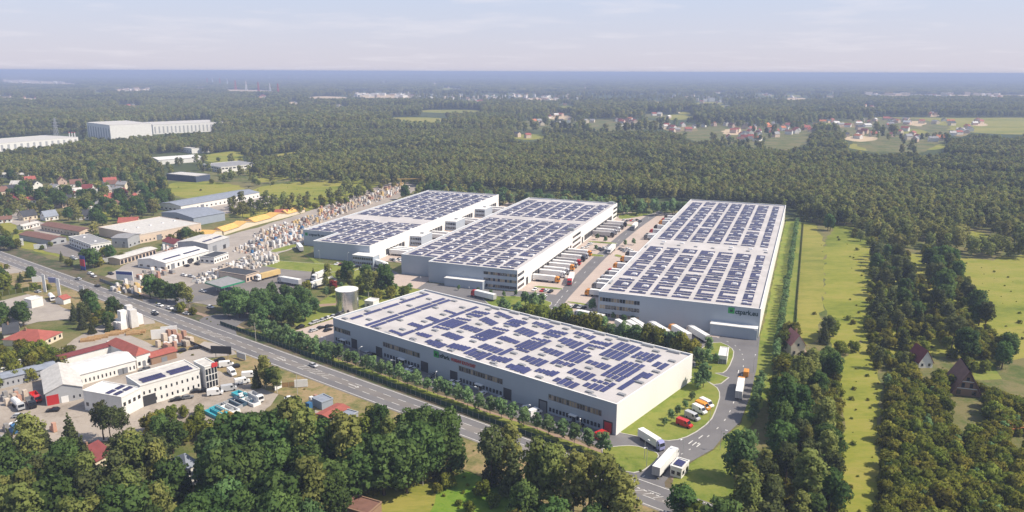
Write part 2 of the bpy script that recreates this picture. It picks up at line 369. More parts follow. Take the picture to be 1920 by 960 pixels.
def pip(P, poly):
    "numpy point in polygon"
    Q = np.asarray(poly); full = np.zeros(len(P), bool)
    bb = np.where((P[:, 0] >= Q[:, 0].min()) & (P[:, 0] <= Q[:, 0].max()) & (P[:, 1] >= Q[:, 1].min()) & (P[:, 1] <= Q[:, 1].max()))[0]
    if len(bb) == 0: return full
    x, y = P[bb, 0], P[bb, 1]; ins = np.zeros(len(bb), bool)
    n = len(poly)
    for i in range(n):
        x0, y0 = poly[i - 1]; x1, y1 = poly[i]
        if y0 == y1: continue
        c = ((y0 > y) != (y1 > y)) & (x < (x1 - x0) * (y - y0) / (y1 - y0) + x0)
        ins ^= c
    full[bb] = ins; return full

# ------------------------------------------------------------------ ground
GS = 44000.0
_rg = [-GS, -20000, -8000, -3000, -1000, 0, 1000, 3000, 8000, 20000, GS]
mb = MB(); nn = len(_rg)
mb.add([(x, y, 0) for y in _rg for x in _rg], [(j * nn + i, j * nn + i + 1, (j + 1) * nn + i + 1, (j + 1) * nn + i) for j in range(nn - 1) for i in range(nn - 1)])
tag(obj('ground', mb.mesh('ground', 'forest_floor')), kind='structure')

# warehouse frames: name -> (front right corner x, y, heading, length, width, height)
BLD = dict(A=(35.44, 234.31, rad(37.912), 58.97, 147.46, 11.61), B=(3.03, 406.58, rad(20.98), 239.67, 79.01, 12.38),
           C=(-91.03, 470.05, rad(20.49), 224.83, 70.93, 11.29), D=(114.93, 332.53, rad(21.437), 302.0, 77.03, 13.97))
class Frame:
    "local x runs right along the front wall, local y runs away from it, origin at the front left corner"
    def __init__(s, k):
        x, y, th, s.L, s.W, s.h = BLD[k]; s.th = th
        s.ex = Vector((math.cos(th), -math.sin(th))); s.ey = Vector((math.sin(th), math.cos(th)))
        s.o = Vector((x, y)) - s.ex * s.W
    def w(s, x, y): p = s.o + s.ex * x + s.ey * y; return (p.x, p.y)
    def loc(s, p): d = Vector((p[0], p[1])) - s.o; return (d.dot(s.ex), d.dot(s.ey))
    def roof(s, px, py): return s.loc(g2(px, py, s.h))
    def gnd(s, px, py): return s.loc(g2(px, py, 0.2))
    def front(s, px, py):
        "pixel -> (x, z) on the front wall plane y=0"
        d = RT * ((px - 960) / FPX) - UP * ((py - 480) / FPX) + FW
        n = s.ey; t = (s.o.x * n.x + s.o.y * n.y) / (d.x * n.x + d.y * n.y)
        q = d * t; return (Vector((q.x, q.y)) - s.o).dot(s.ex), CAMH + q.z
FA, FB, FC, FD = (Frame(k) for k in 'ABCD')
def W4(F, *pts): return [F.w(*p) for p in pts]

# --- fields, meadows and yards (kept as sheets a few millimetres apart)
CLEAR = []      # polygons without forest
def field(name, px, m, rg=(6, 1.6), sm=1, clear=True, world=False):
    o, poly = patch(name, px, m, rg, sm=sm, world=world)
    if clear: CLEAR.append(poly)
    return o
field('terrain', [(-300, 345), (0, 345), (300, 338), (480, 300), (760, 345), (1000, 372), (1480, 410), (1700, 425), (2200, 415), (2600, 1300), (-800, 1300), (-700, 400)], 'rough_grass', (12, 3), clear=False)
# east
field('meadow', [(1484, 414), (1545, 420), (1545, 640), (1466, 655), (1462, 560), (1474, 470)], 'dry_field')
field('meadow', [(1546, 420), (1622, 428), (1640, 500), (1622, 590), (1612, 660), (1546, 655)], 'meadow')
field('meadow', [(1610, 470), (1800, 480), (1930, 500), (2100, 600), (1900, 690), (1700, 660), (1600, 680)], 'meadow')
field('meadow', [(1815, 485), (2050, 470), (2080, 620), (1930, 640), (1850, 590)], 'meadow')
field('meadow', [(1812, 432), (1850, 436), (1880, 462), (1840, 470), (1815, 462)], 'meadow')
field('meadow', [(1575, 650), (1645, 640), (1655, 760), (1640, 960), (1640, 1300), (1560, 1300), (1580, 900)], 'meadow')
field('meadow', [(1795, 665), (1860, 672), (1885, 705), (1835, 718), (1800, 700)], 'lawn')
# south clearing
field('meadow', [(640, 985), (700, 925), (770, 885), (860, 880), (900, 930), (905, 1100), (600, 1100)], 'dry_field')
field('meadow', [(815, 905), (880, 885), (1000, 880), (1060, 920), (1050, 1100), (800, 1100)], 'bright_grass')
# north west meadows
field('meadow', [(298, 345), (390, 338), (470, 352), (440, 372), (320, 372)], 'meadow')
field('meadow', [(470, 352), (560, 340), (680, 335), (720, 345), (640, 385), (520, 405), (440, 410), (450, 385)], 'meadow')
field('meadow', [(500, 292), (565, 283), (575, 292), (500, 310), (480, 304)], 'dry_field')
field('meadow', [(372, 292), (450, 281), (458, 296), (440, 305), (385, 304)], 'meadow')
field('meadow', [(455, 308), (490, 312), (560, 325), (540, 336), (470, 345)], 'meadow')
field('meadow', [(185, 395), (215, 397), (210, 415), (180, 412)], 'meadow')
field('meadow', [(0, 400), (62, 412), (60, 430), (0, 440)], 'dry_field')
field('meadow', [(30, 432), (80, 440), (110, 470), (130, 485), (60, 470), (20, 455)], 'meadow')
# far clearings
for nm, px, m in [('meadow', [(574, 183), (600, 180), (655, 182), (645, 187), (590, 188)], 'sand'), ('meadow', [(655, 180), (700, 176), (765, 179), (780, 184), (690, 185)], 'sand'),
                  ('meadow', [(720, 221), (790, 219), (850, 224), (830, 230), (760, 231)], 'dry_field'), ('meadow', [(780, 206), (900, 206), (905, 211), (800, 212)], 'dry_field'),
                  ('meadow', [(1284, 250), (1320, 247), (1338, 252), (1325, 259), (1292, 258)], 'brown_soil'), ('meadow', [(1325, 241), (1385, 240), (1430, 246), (1380, 252), (1345, 250)], 'meadow'),
                  ('meadow', [(1448, 258), (1498, 250), (1505, 262), (1470, 276), (1446, 272)], 'meadow'), ('meadow', [(1588, 268), (1640, 263), (1690, 268), (1680, 285), (1600, 282)], 'dry_field'),
                  ('meadow', [(1715, 268), (1780, 268), (1770, 280), (1720, 282)], 'meadow'), ('meadow', [(1615, 219), (1760, 221), (2000, 220), (2100, 255), (1900, 253), (1800, 247), (1700, 232)], 'dry_field'),
                  ('meadow', [(1590, 177), (1700, 178), (2000, 178), (2000, 183), (1800, 182), (1640, 181)], 'sand'), ('meadow', [(1100, 228), (1140, 222), (1150, 230), (1115, 234)], 'dry_field'),
                  ('meadow', [(960, 188), (1010, 183), (1050, 186), (1030, 192)], 'sand'), ('meadow', [(1210, 192), (1240, 190), (1245, 196), (1215, 197)], 'sand'),
                  ('meadow', [(0, 150), (40, 149), (120, 155), (160, 159), (60, 158), (0, 155)], 'sand'), ('meadow', [(205, 169), (290, 167), (285, 172), (220, 173)], 'sand'), ('meadow', [(410, 167), (520, 170), (515, 174), (430, 172)], 'sand'),
                  ('meadow', [(1520, 236), (1535, 232), (1500, 252), (1490, 250)], 'sand'), ('meadow', [(1290, 247), (1318, 236), (1322, 238), (1298, 250)], 'sand')]:
    field(nm, px, m, (30, 4)); CLEAR.extend([[g2(x, y, zz) for x, y in px] for zz in (5, 10, 15)])
for px in ([(1255, 232), (1540, 228), (1512, 284), (1380, 274), (1275, 262)], [(1562, 218), (1780, 224), (1770, 288), (1592, 284)], [(960, 223), (1250, 223), (1250, 246), (960, 246)]): field('village_green', px, 'rough_grass', (30, 6), clear=False)
SMALL = []
rr_ = random.Random(21)
for k in range(64):
    if k < 40: cx_, cy_ = rr_.uniform(880, 1900), 166 + 95 * rr_.random() ** 1.5
    else: cx_, cy_ = rr_.uniform(0, 1000), rr_.uniform(150, 205)
    hh_ = (cy_ - 135) * rr_.uniform(.035, .075); ww_ = hh_ * rr_.uniform(3.5, 8)
    px = [(cx_ + ww_ * math.cos(a) * rr_.uniform(.7, 1.1), cy_ + hh_ * math.sin(a) * rr_.uniform(.7, 1.1)) for a in np.linspace(0, 6.28, 9)[:-1]]
    field('meadow', px, rr_.choice(('dry_field', 'meadow', 'verge', 'sand', 'dry_field', 'rough_grass')), (40, 5)); CLEAR.extend([[g2(x, y, zz) for x, y in px] for zz in (5, 10, 14)])
    SMALL.append(px)
# yards
def yard(name, px, m, rg=(5, 0.8), sm=1): return field(name, px, m, rg, sm)
yard('materials_yard', [(152, 548), (205, 512), (270, 480), (330, 462), (440, 440), (590, 393), (700, 352), (752, 338), (790, 350), (760, 368), (590, 430), (566, 462), (512, 478), (520, 495), (640, 520), (615, 533), (540, 545), (420, 565), (372, 572), (335, 560), (262, 555), (200, 545)], 'concrete_yard')
yard('materials_yard', [(590, 395), (700, 352), (752, 340), (790, 350), (740, 375), (640, 410)], 'dirt_yard')
yard('forecourt', [(340, 545), (395, 520), (520, 492), (640, 518), (600, 540), (480, 560), (400, 575), (355, 565)], 'old_asphalt')
yard('dirt_yard', [(-80, 745), (0, 715), (100, 660), (205, 600), (255, 596), (330, 645), (430, 680), (530, 705), (535, 735), (470, 790), (350, 810), (180, 830), (-80, 850)], 'dirt_yard')
yard('concrete_yard', [(200, 602), (262, 598), (300, 622), (345, 650), (425, 680), (405, 700), (330, 700), (250, 688), (285, 672), (240, 650), (165, 640)], 'concrete_yard')
yard('depot_yard', [(-60, 580), (50, 552), (100, 540), (150, 560), (190, 592), (120, 600), (60, 605), (-60, 640)], 'concrete_yard')
yard('asphalt_yard', [(55, 462), (110, 445), (160, 466), (210, 480), (180, 492), (110, 478)], 'old_asphalt')
yard('asphalt_yard', [(20, 385), (60, 410), (120, 430), (110, 446), (60, 432), (0, 412)], 'concrete_yard')
yard('asphalt_yard', [(430, 378), (490, 366), (530, 372), (490, 390), (430, 400), (350, 412), (330, 404)], 'concrete_yard')
yard('dirt_yard', [(585, 745), (640, 745), (690, 775), (680, 800), (620, 800), (590, 780)], 'dirt_yard')
yard('dirt_yard', [(395, 735), (470, 720), (520, 715), (505, 770), (450, 790), (390, 780)], 'dirt_yard')
yard('dirt_path', [(1478, 655), (1520, 652), (1500, 720), (1480, 740), (1470, 760), (1470, 720)], 'dirt_path')
yard('dirt_path', [(1300, 925), (1330, 935), (1420, 980), (1400, 985), (1310, 945)], 'dirt_path')
yard('service_road', [(860, 822), (910, 840), (930, 860), (900, 872), (868, 850)], 'dirt_path')

# --- main road: straight, parallel to the front warehouse
RD0, RD1 = Vector((-345.0, 489.5)), Vector((37.0, 200.5))
rd = (RD1 - RD0).normalized(); rn = Vector((-rd.y, rd.x))       # rn points to the warehouse side
def RP(s, o): q = RD0 + rd * s + rn * o; return (q.x, q.y)
field('verge', [RP(-300, -26), RP(700, -22), RP(700, -5.5), RP(-300, -5.5)], 'verge', (6, 1.2), world=True)
field('verge', [RP(-300, 5.5), RP(700, 5.5), RP(700, 22), RP(300, 23), RP(40, 16), RP(-300, 16)], 'dark_verge', (6, 1.2), world=True)
field('footpath', [RP(150, 11.5), RP(480, 11.5), RP(700, 11.5), RP(700, 15.5), RP(480, 15.2), RP(150, 14.5)], 'dirt_path', (5, 0.8), world=True)
road, _ = patch('main_road', [RP(-400, -6.4), RP(800, -6.4), RP(800, 6.4), RP(-400, 6.4)], 'old_asphalt', z=0.20, world=True)
CLEAR.append([RP(-400, -9), RP(800, -9), RP(800, 9), RP(-400, 9)])
for s0, s1 in ((40, 66), (196, 222), (262, 290)):      # side lanes that open on to the road
    patch('side_road', [RP(s0, -6.2), RP(s1, -6.2), RP(s1 - 4, -14), RP((s0 + s1) / 2 + 3, -26), RP((s0 + s1) / 2 - 6, -26), RP(s0 + 4, -13)], 'concrete_yard', z=0.19, world=True, sm=1)
patch('side_road', [g2(368, 604), g2(388, 592), g2(436, 588), g2(500, 580), g2(540, 575), g2(540, 582), g2(482, 595), g2(456, 603), g2(440, 616), g2(446, 634), g2(425, 634)], 'asphalt', z=0.215, world=True, sm=1)
patch('side_road', [RP(172, 6), RP(212, 6), RP(202, 14), RP(206, 34), RP(196, 36), RP(188, 16)], 'asphalt', z=0.215, world=True, sm=1)
for o_ in (-3.6, 3.6): patch('road_lane', [RP(-400, o_ - 1.75), RP(800, o_ - 1.75), RP(800, o_ + 1.75), RP(-400, o_ + 1.75)], 'asphalt', z=0.2035, world=True)
def paint(pts_list, name='road_marking', parent=None):
    mb = MB()
    for a, b, wd in pts_list:
        a = Vector(a); b = Vector(b); d = (b - a).normalized(); n = Vector((-d.y, d.x)) * wd / 2
        mb.add([(*(a - n), 0.246), (*(b - n), 0.246), (*(b + n), 0.246), (*(a + n), 0.246)], [(0, 1, 2, 3)])
    return obj(name, mb.mesh(name, 'road_paint'), parent)
L = []
for o, gap in ((5.5, 0), (-5.5, 0), (1.7, 8), (-1.7, 8)):
    s = -390.0
    while s < 790:
        if gap: L.append((RP(s, o), RP(s + 4, o), 0.22)); s += gap
        else: L.append((RP(s, o), RP(s + 40, o), 0.25)); s += 40
tag(paint(L, 'lane_lines'), kind='structure')
L = []
for a, b in ((95, 118), (150, 170), (250, 268), (322, 338), (470, 492)):
    s = a
    while s < b: L.append((RP(s, -1.2), RP(s + 2.2, 1.2), 0.2)); s += 3.0
for s in (306, 352): L += [(RP(s, 0), RP(s + 4.5, 0), 0.35), (RP(s + 4.5, -0.6), RP(s + 6, 0), 0.4), (RP(s + 4.5, 0.6), RP(s + 6, 0), 0.4)]
tag(paint(L, 'road_hatching'), kind='structure')

# --- business park paving
park = [(1250, 938), (1246, 905), (1266, 882), (1300, 864), (1337, 843), (1354, 822), (1388, 792), (1406, 745), (1419, 690), (1425, 630)]
patch('asphalt_apron', [g2(*q) for q in park] + [FD.w(77, -1), FD.w(-2, -1)] + [FB.w(85, 30), FB.w(79, -2), FB.w(23, -2), FB.w(-1, 9)] + [g2(705, 490), g2(700, 512), g2(760, 535), g2(860, 566)] + [FA.w(25, 60), FA.w(140, 30), FA.w(147.4, 0.4), FA.w(150, -9), g2(1150, 850), g2(1182, 893), g2(1200, 915)], 'asphalt', z=0.205, world=True)
CLEAR.append([g2(1180, 900), g2(1260, 960), g2(1300, 870), g2(1440, 790), g2(1490, 600), g2(1500, 400), g2(1300, 378), g2(960, 358), g2(800, 352), g2(560, 440), g2(540, 480), g2(560, 540), g2(450, 620), g2(800, 760)])
patch('asphalt_apron', [FA.w(-2, -10), FA.w(150, -10), FA.w(150, 0.5), FA.w(-2, 0.5)], 'asphalt', z=0.208, world=True)
patch('paved_apron', [FB.w(79, 2), FB.w(108, 2), FB.w(110, 268), FB.w(79, 268)], 'pavers', z=0.216, world=True)
patch('paved_apron', [FD.w(-27, 2), FD.w(0, -6), FD.w(0, 304), FD.w(-30, 304)], 'pavers', z=0.218, world=True)
patch('paved_apron', [FC.w(71, 8), FC.w(101, 8), FC.w(101, 250), FC.w(71, 250)], 'pavers', z=0.212, world=True)
patch('paved_apron', [FA.w(-26, -6), FA.w(0, -6), FA.w(0, 36), FA.w(-26, 34)], 'pavers', z=0.214, world=True)
patch('paved_apron', [FB.w(-2, -14), FB.w(24, -16), FB.w(22, 9), FB.w(-2, 9)], 'pavers', z=0.214, world=True)
patch('paved_apron', [FD.w(5, -7), FD.w(60, -7), FD.w(60, -1.0), FD.w(5, -1.0)], 'pavers', z=0.2195, world=True)
patch('truck_park', [g2(1125, 605), g2(1335, 632), g2(1330, 672), g2(1240, 655), g2(1120, 625)], 'old_asphalt', z=0.2125, world=True)
mid = curve([g2(1020, 596), g2(1040, 574), g2(1062, 548), g2(1130, 478), g2(1186, 430), g2(1236, 396)])
strip('park_road', [(p.x, p.y) for p in mid], 8.0, 'asphalt', 0.228)
L = []
for i in range(0, len(mid) - 1, 1):
    if i % 2: continue
    a = mid[i]; b = mid[min(i + 1, len(mid) - 1)]; d = (b - a).normalized()
    L.append(((a.x, a.y), (a.x + d.x * 3.5, a.y + d.y * 3.5), 0.3))
loop = curve([g2(1190, 905), g2(1252, 866), g2(1302, 838), g2(1358, 790), g2(1382, 735), g2(1394, 680), g2(1380, 650), g2(1330, 628)], 10)
for i in range(0, len(loop) - 2, 3): L.append(((loop[i].x, loop[i].y), (loop[i].x * 0.4 + loop[i + 1].x * 0.6, loop[i].y * 0.4 + loop[i + 1].y * 0.6), 0.3))
for a, b in [((1291, 832), (1299, 826)), ((1298, 835), (1306, 829)), ((1310, 822), (1318, 816)), ((1306, 838), (1313, 832)), ((1186, 911), (1190, 912)), ((1195, 914), (1200, 916)), ((1207, 919), (1213, 921)), ((1219, 924), (1225, 926)), ((1230, 928), (1236, 930)),
             ((1182, 897), (1188, 900)), ((1345, 646), (1352, 648)), ((1360, 650), (1366, 655)), ((1384, 700), (1385, 694)), ((1025, 578), (1030, 574)), ((1018, 572), (1028, 570))]:
    L.append((g2(*a, 0.24), g2(*b, 0.24), 0.35))
tag(paint(L, 'lane_lines'), kind='structure')
# lawns with kerbs
LAWNS = [[(1145, 810), (1150, 800), (1290, 700), (1343, 724), (1352, 741), (1344, 768), (1333, 792), (1297, 818), (1262, 829), (1225, 826)],
         [(1302, 676), (1310, 655), (1345, 640), (1372, 652), (1378, 664), (1366, 694), (1352, 703), (1302, 696)],
         [(1120, 845), (1150, 838), (1190, 836), (1218, 844), (1238, 853), (1230, 868), (1198, 890), (1160, 884)],
         [(900, 556), (985, 556), (1035, 566), (1034, 574), (1005, 588), (975, 592), (920, 576)],
         [(1064, 565), (1105, 571), (1102, 575), (1062, 568)], [(1002, 536), (1056, 541), (1055, 545), (1000, 540)], [(1104, 476), (1134, 479), (1132, 483), (1100, 480)], [(1154, 477), (1168, 480), (1166, 484), (1150, 481)],
         [(1104, 452), (1158, 456), (1156, 459), (1102, 455)], [(1170, 421), (1196, 423), (1195, 425), (1168, 423)],
         [(1160, 402), (1220, 396), (1240, 393), (1222, 403), (1170, 412), (1158, 410)]]
for px in LAWNS: island('lawn', px)
for wp in ([FA.w(20, 64), FA.w(150, 64), FA.w(158, 60), FA.w(158, 76), FA.w(20, 78)],
           [FC.w(-16, -18), FC.w(20, -16), FC.w(72, -10), FC.w(72, -24), FC.w(40, -36), FC.w(-14, -28)], [FC.w(-12, 2), FC.w(-1, 2), FC.w(-1, 30), FC.w(-8, 30)]):
    island('lawn', wp, sm=1, world=True)
patch('lawn', [FD.w(78, -12), FD.w(96, -30), FD.w(92, 60), FD.w(90, 310), FD.w(78, 310)], 'lawn', (4, 0.5), z=0.17, world=True)
patch('lawn', [g2(1425, 636), g2(1460, 640), g2(1440, 740), g2(1410, 800), g2(1360, 850), g2(1400, 960), g2(1290, 960), g2(1262, 915), g2(1268, 884), g2(1338, 845), g2(1392, 792)], 'lawn', (4, 0.5), z=0.172, world=True)
patch('lawn', [g2(560, 470), g2(600, 492), g2(700, 512), g2(800, 545), g2(790, 545), g2(640, 600), g2(560, 616), g2(540, 600), g2(610, 560), g2(640, 530)], 'lawn', (4, 0.6), z=0.168, world=True)
patch('lawn', [FA.w(-40, -13), FA.w(160, -13), FA.w(168, -18), FA.w(-60, -18)], 'lawn', (4, 0.5), z=0.175, world=True)
patch('gravel_strip', [g2(540, 575), g2(640, 568), g2(640, 572), g2(540, 582)], 'dirt_path', (4, 0.5), z=0.18, world=True)

# ------------------------------------------------------------------ trees
def crown_mesh(name, blobs, nq, size, m, seed, flat=0.75, ragg=0.25, up=0.25, gaps=0.0):
    """blobs: (x, y, z, rx, ry, rz); leaf clumps are bent quads set over the blob surfaces, tone by clump, normals lean outwards"""
    g = np.random.default_rng(seed)
    B = np.array(blobs, float); area = (B[:, 3] * B[:, 5]); cnt = np.maximum(3, (nq * area / area.sum()).astype(int))
    V = []; F = []; N = []; T = []
    ctr = B[:, :3].mean(0)
    for b, n in zip(B, cnt):
        tone = g.uniform(0.1, 0.9)
        d = g.normal(size=(n, 3)); d[:, 2] += up; d /= np.linalg.norm(d, axis=1)[:, None]
        rr = 1 - ragg * g.random(n) ** 1.5 + 0.12 * g.normal(size=n)
        P = b[:3] + d * b[3:6] * rr[:, None]
        nrm = d + 0.55 * g.normal(size=(n, 3)); nrm /= np.linalg.norm(nrm, axis=1)[:, None]
        a = np.cross(nrm, g.normal(size=(n, 3))); a /= np.linalg.norm(a, axis=1)[:, None]
        c = np.cross(nrm, a)
        s = size * g.uniform(0.55, 1.3, n)
        for k in range(n):
            i = len(V); sa = a[k] * s[k]; sb = c[k] * s[k] * g.uniform(0.55, 1.0)
            V += [P[k] - sa * 0.5 - sb * 0.2, P[k] - sa * 0.1 + sb * 0.55, P[k] + sa * 0.55 + sb * 0.15 - nrm[k] * s[k] * 0.15, P[k] + sa * 0.1 - sb * 0.6 - nrm[k] * s[k] * 0.1]
            F.append((i + 3, i + 2, i + 1, i))
            o = d[k] * 0.8 + 0.45 * nrm[k] + 0.2 * (P[k] - ctr) / (np.linalg.norm(P[k] - ctr) + 0.1); o[2] += 0.4
            o /= np.linalg.norm(o); N += [o] * 4
            T += [min(1, max(0, tone * 0.6 + g.uniform(0, 0.5)))] * 4
    me = bpy.data.meshes.new(name); me.from_pydata([tuple(v) for v in V], [], F); me.materials.append(MATS[m])
    at = me.attributes.new('tint', 'FLOAT', 'POINT'); at.data.foreach_set('value', np.array(T, np.float32))
    me.polygons.foreach_set('use_smooth', [True] * len(F))
    me.normals_split_custom_set_from_vertices([tuple(n) for n in N])
    me.update(); return me
def trunk_mesh(name, h, r, m, seed, limbs=4, lh=0.45, spread=2.0):
    g = random.Random(seed); mb = MB(); p = Vector((0, 0, 0)); n = 5
    for k in range(n):
        q = Vector((p.x + g.uniform(-.15, .15), p.y + g.uniform(-.15, .15), h * (k + 1) / n))
        mb.tube(p, q, r * (1 - k / n * 0.8), r * (1 - (k + 1) / n * 0.8), 6); p = q
    for k in range(limbs):
        z = h * g.uniform(lh, 0.85); a = g.uniform(0, 6.28)
        mb.tube((0, 0, z), (math.cos(a) * spread, math.sin(a) * spread, z + spread * g.uniform(0.5, 0.9)), r * 0.4, r * 0.12, 5)
    return mb.mesh(name, m)
def blobs_round(seed, R0, z0, H, n, br):
    g = random.Random(seed); out = [(0, 0, z0 + H * 0.5, R0 * 0.62, R0 * 0.62, H * 0.42)]
    for k in range(n):
        t = (k + 0.5) / n; z = z0 + H * (0.12 + 0.8 * t); prof = math.sqrt(max(0.05, 1 - ((t - 0.38) / 0.68) ** 2))
        a = k * 2.4 + g.uniform(-.5, .5); rr = R0 * prof * g.uniform(0.5, 0.85); b = br * g.uniform(0.7, 1.25)
        out.append((rr * math.cos(a), rr * math.sin(a), z, b, b, b * 0.85))
    return out
def blobs_cone(seed, R0, z0, H, n):
    g = random.Random(seed); out = []
    for k in range(n):
        t = k / (n - 1); z = z0 + H * t; rad_ = R0 * (1 - t) ** 0.85 + 0.25
        m = max(1, int(5 * (1 - t) + 1))
        for j in range(m):
            a = 6.28 * j / m + k; rr = rad_ * 0.55
            out.append((rr * math.cos(a) * g.uniform(.7, 1.2), rr * math.sin(a) * g.uniform(.7, 1.2), z, rad_ * 0.5 + 0.2, rad_ * 0.5 + 0.2, H / n * 0.8))
    return out
PROTO = {}
def proto(key, blobs, nq, size, m, tr, **kw):
    PROTO[key] = (crown_mesh('crown_' + key, blobs, nq, size, m, hash_seed(key), **kw), tr)
def hash_seed(k): return sum(ord(c) * (i + 3) for i, c in enumerate(k))
for i in range(4): proto('oak%d' % i, blobs_round(10 + i, 5.2 + 0.5 * i % 1, 3.2, 12.5, 22, 2.1), 2600, 0.95, 'leaf_oak', trunk_mesh('trunk', 11, 0.42, 'bark', i, 5, 0.3, 2.6))
for i in range(2): proto('tall%d' % i, blobs_round(30 + i, 3.4, 4.0, 15.5, 24, 1.6), 2200, 0.85, 'leaf_birch', trunk_mesh('trunk', 15, 0.3, 'birch_bark', 20 + i, 4, 0.4, 1.5))
for i in range(2): proto('pine%d' % i, blobs_round(50 + i, 3.6, 7.0, 9.5, 16, 1.5), 1600, 0.75, 'leaf_pine', trunk_mesh('trunk', 14.5, 0.3, 'bark', 40 + i, 5, 0.5, 1.6))
for i in range(2): proto('spruce%d' % i, blobs_cone(60 + i, 3.3, 1.2, 13.0, 15), 1900, 0.8, 'leaf_pine', trunk_mesh('trunk', 13.5, 0.24, 'bark', 60 + i, 0))
for i in range(3): proto('scrub%d' % i, blobs_round(70 + i, 3.2, 0.6, 6.0, 14, 1.45), 1100, 0.8, 'leaf_scrub', trunk_mesh('trunk', 4.5, 0.2, 'bark', 70 + i, 4, 0.2, 1.4))
for i in range(3): proto('young%d' % i, blobs_round(80 + i, 1.75, 1.5, 4.6, 10, 0.85), 700, 0.55, 'leaf_young', trunk_mesh('trunk', 4.0, 0.1, 'bark', 80 + i, 3, 0.4, 0.7))
for i in range(2): proto('bush%d' % i, blobs_round(90 + i, 1.5, 0.1, 1.9, 7, 0.75), 300, 0.5, 'leaf_scrub', None)
for i in range(2): proto('park%d' % i, blobs_round(100 + i, 5.0, 2.4, 12.0, 24, 1.9), 2600, 0.85, 'leaf_park', trunk_mesh('trunk', 10, 0.36, 'bark', 100 + i, 5, 0.3, 2.4))
proto('redtree0', blobs_round(97, 2.6, 1.8, 6.0, 12, 1.2), 900, 0.7, 'leaf_red', trunk_mesh('trunk', 5, 0.16, 'bark', 97, 3, 0.4, 1.0))
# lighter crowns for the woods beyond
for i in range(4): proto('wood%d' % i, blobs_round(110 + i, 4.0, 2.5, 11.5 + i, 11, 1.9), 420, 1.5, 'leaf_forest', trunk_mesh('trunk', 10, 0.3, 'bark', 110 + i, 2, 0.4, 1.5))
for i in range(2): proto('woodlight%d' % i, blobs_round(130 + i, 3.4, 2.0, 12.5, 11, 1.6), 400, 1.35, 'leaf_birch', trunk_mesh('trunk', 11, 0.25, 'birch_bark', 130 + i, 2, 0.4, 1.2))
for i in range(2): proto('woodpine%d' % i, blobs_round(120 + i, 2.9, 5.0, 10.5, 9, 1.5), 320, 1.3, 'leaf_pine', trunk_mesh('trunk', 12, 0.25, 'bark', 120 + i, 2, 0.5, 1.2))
def grove_blobs(seed, n, half):
    g = random.Random(seed); out = []
    for k in range(n):
        h = g.uniform(10, 17); r = g.uniform(3.0, 5.0); x = g.uniform(-half, half); y = g.uniform(-half, half)
        out.append((x, y, h * 0.62, r, r, h * 0.40))
    return out
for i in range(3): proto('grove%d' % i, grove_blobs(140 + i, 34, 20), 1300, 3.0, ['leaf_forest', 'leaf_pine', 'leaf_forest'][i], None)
USED = {}
LOOK = dict(park='full round green', oak='broad dark green', tall='slender olive green', pine='flat topped pine like', spruce='pointed dark', scrub='bushy rounded', young='round headed young', wood='round crowned', woodpine='narrow dark pine like', woodlight='light green birch like', redtree='red leaved', bush='small')
def tree(name, key, x, y, s, label, cat='tree', group=None, rz=None, z=0.0):
    cr, tr = PROTO[key]
    if group:
        m_ = re.search(r' (in|on|at|between|beside|behind|among|below|by|of|along|next|around|standing) ', label)
        size = 'small' if s < 0.7 else 'medium sized' if s < 0.88 else 'tall' if s < 1.05 else 'very large'
        if cat == 'young tree': size = 'thin' if s < 0.9 else 'sturdy' if s < 1.1 else 'large'
        noun = 'bush' if cat == 'bush' else 'shrub' if cat == 'shrub' else 'tree'
        if m_: label = (size + ' ' + LOOK[key.rstrip('0123456789')] + ' ' + noun + label[m_.start():]); label = ' '.join(label.split()[:16])
    t = thing(name, label, cat, (x, y, z), R.uniform(0, 6.28) if rz is None else rz, group)
    t.scale = (s * R.uniform(0.9, 1.1), s * R.uniform(0.9, 1.1), s * R.uniform(0.92, 1.1))
    c = obj('crown', cr, t)
    if tr is not None: obj('trunk', tr, t)
    USED.setdefault(key, c)
    return t
def near_ok(P, pts, d):
    return all((P[0] - q[0]) ** 2 + (P[1] - q[1]) ** 2 > d * d for q in pts)
ALLTREES = []
NOTREE = [[g2(*q) for q in px] for px in ([(1768, 735), (1850, 735), (1862, 830), (1770, 830)], [(1712, 688), (1756, 688), (1760, 735), (1712, 735)], [(1885, 815), (1945, 815), (1950, 860), (1885, 860)], [(332, 912), (392, 908), (420, 1040), (335, 1060)], [(40, 628), (145, 612), (150, 640), (110, 668), (40, 660)], [(150, 893), (222, 865), (235, 955), (160, 965)])]
def sample(px, spacing, n=100000, world=False, keep=None):
    poly = px if world else [g2(*q) for q in px]
    xs = [p[0] for p in poly]; ys = [p[1] for p in poly]
    area = (max(xs) - min(xs)) * (max(ys) - min(ys)); tries = int(area / spacing ** 2 * 6)
    C = np.stack([NR.uniform(min(xs), max(xs), tries), NR.uniform(min(ys), max(ys), tries)], 1)
    C = C[pip(C, poly)]; out = []; cell = {}
    for q in NOTREE: C = C[~pip(C, q)]
    for p in C:
        k = (int(p[0] // spacing), int(p[1] // spacing))
        if any(near_ok(p, cell.get((k[0] + i, k[1] + j), []), spacing) is False for i in (-1, 0, 1) for j in (-1, 0, 1)): continue
        if keep is not None and not keep(p): continue
        cell.setdefault(k, []).append(p); out.append((float(p[0]), float(p[1])))
        if len(out) >= n: break
    return out
def wood(px, spacing, keys, s, name, label, cat, group, n=100000, world=False, keep=None):
    for x, y in sample(px, spacing, n, world, keep):
        k = R.choice(keys)
        tree(name, k, x, y, R.uniform(*s), label, cat, group)
OAK = ['oak0', 'oak1', 'oak2', 'oak3']
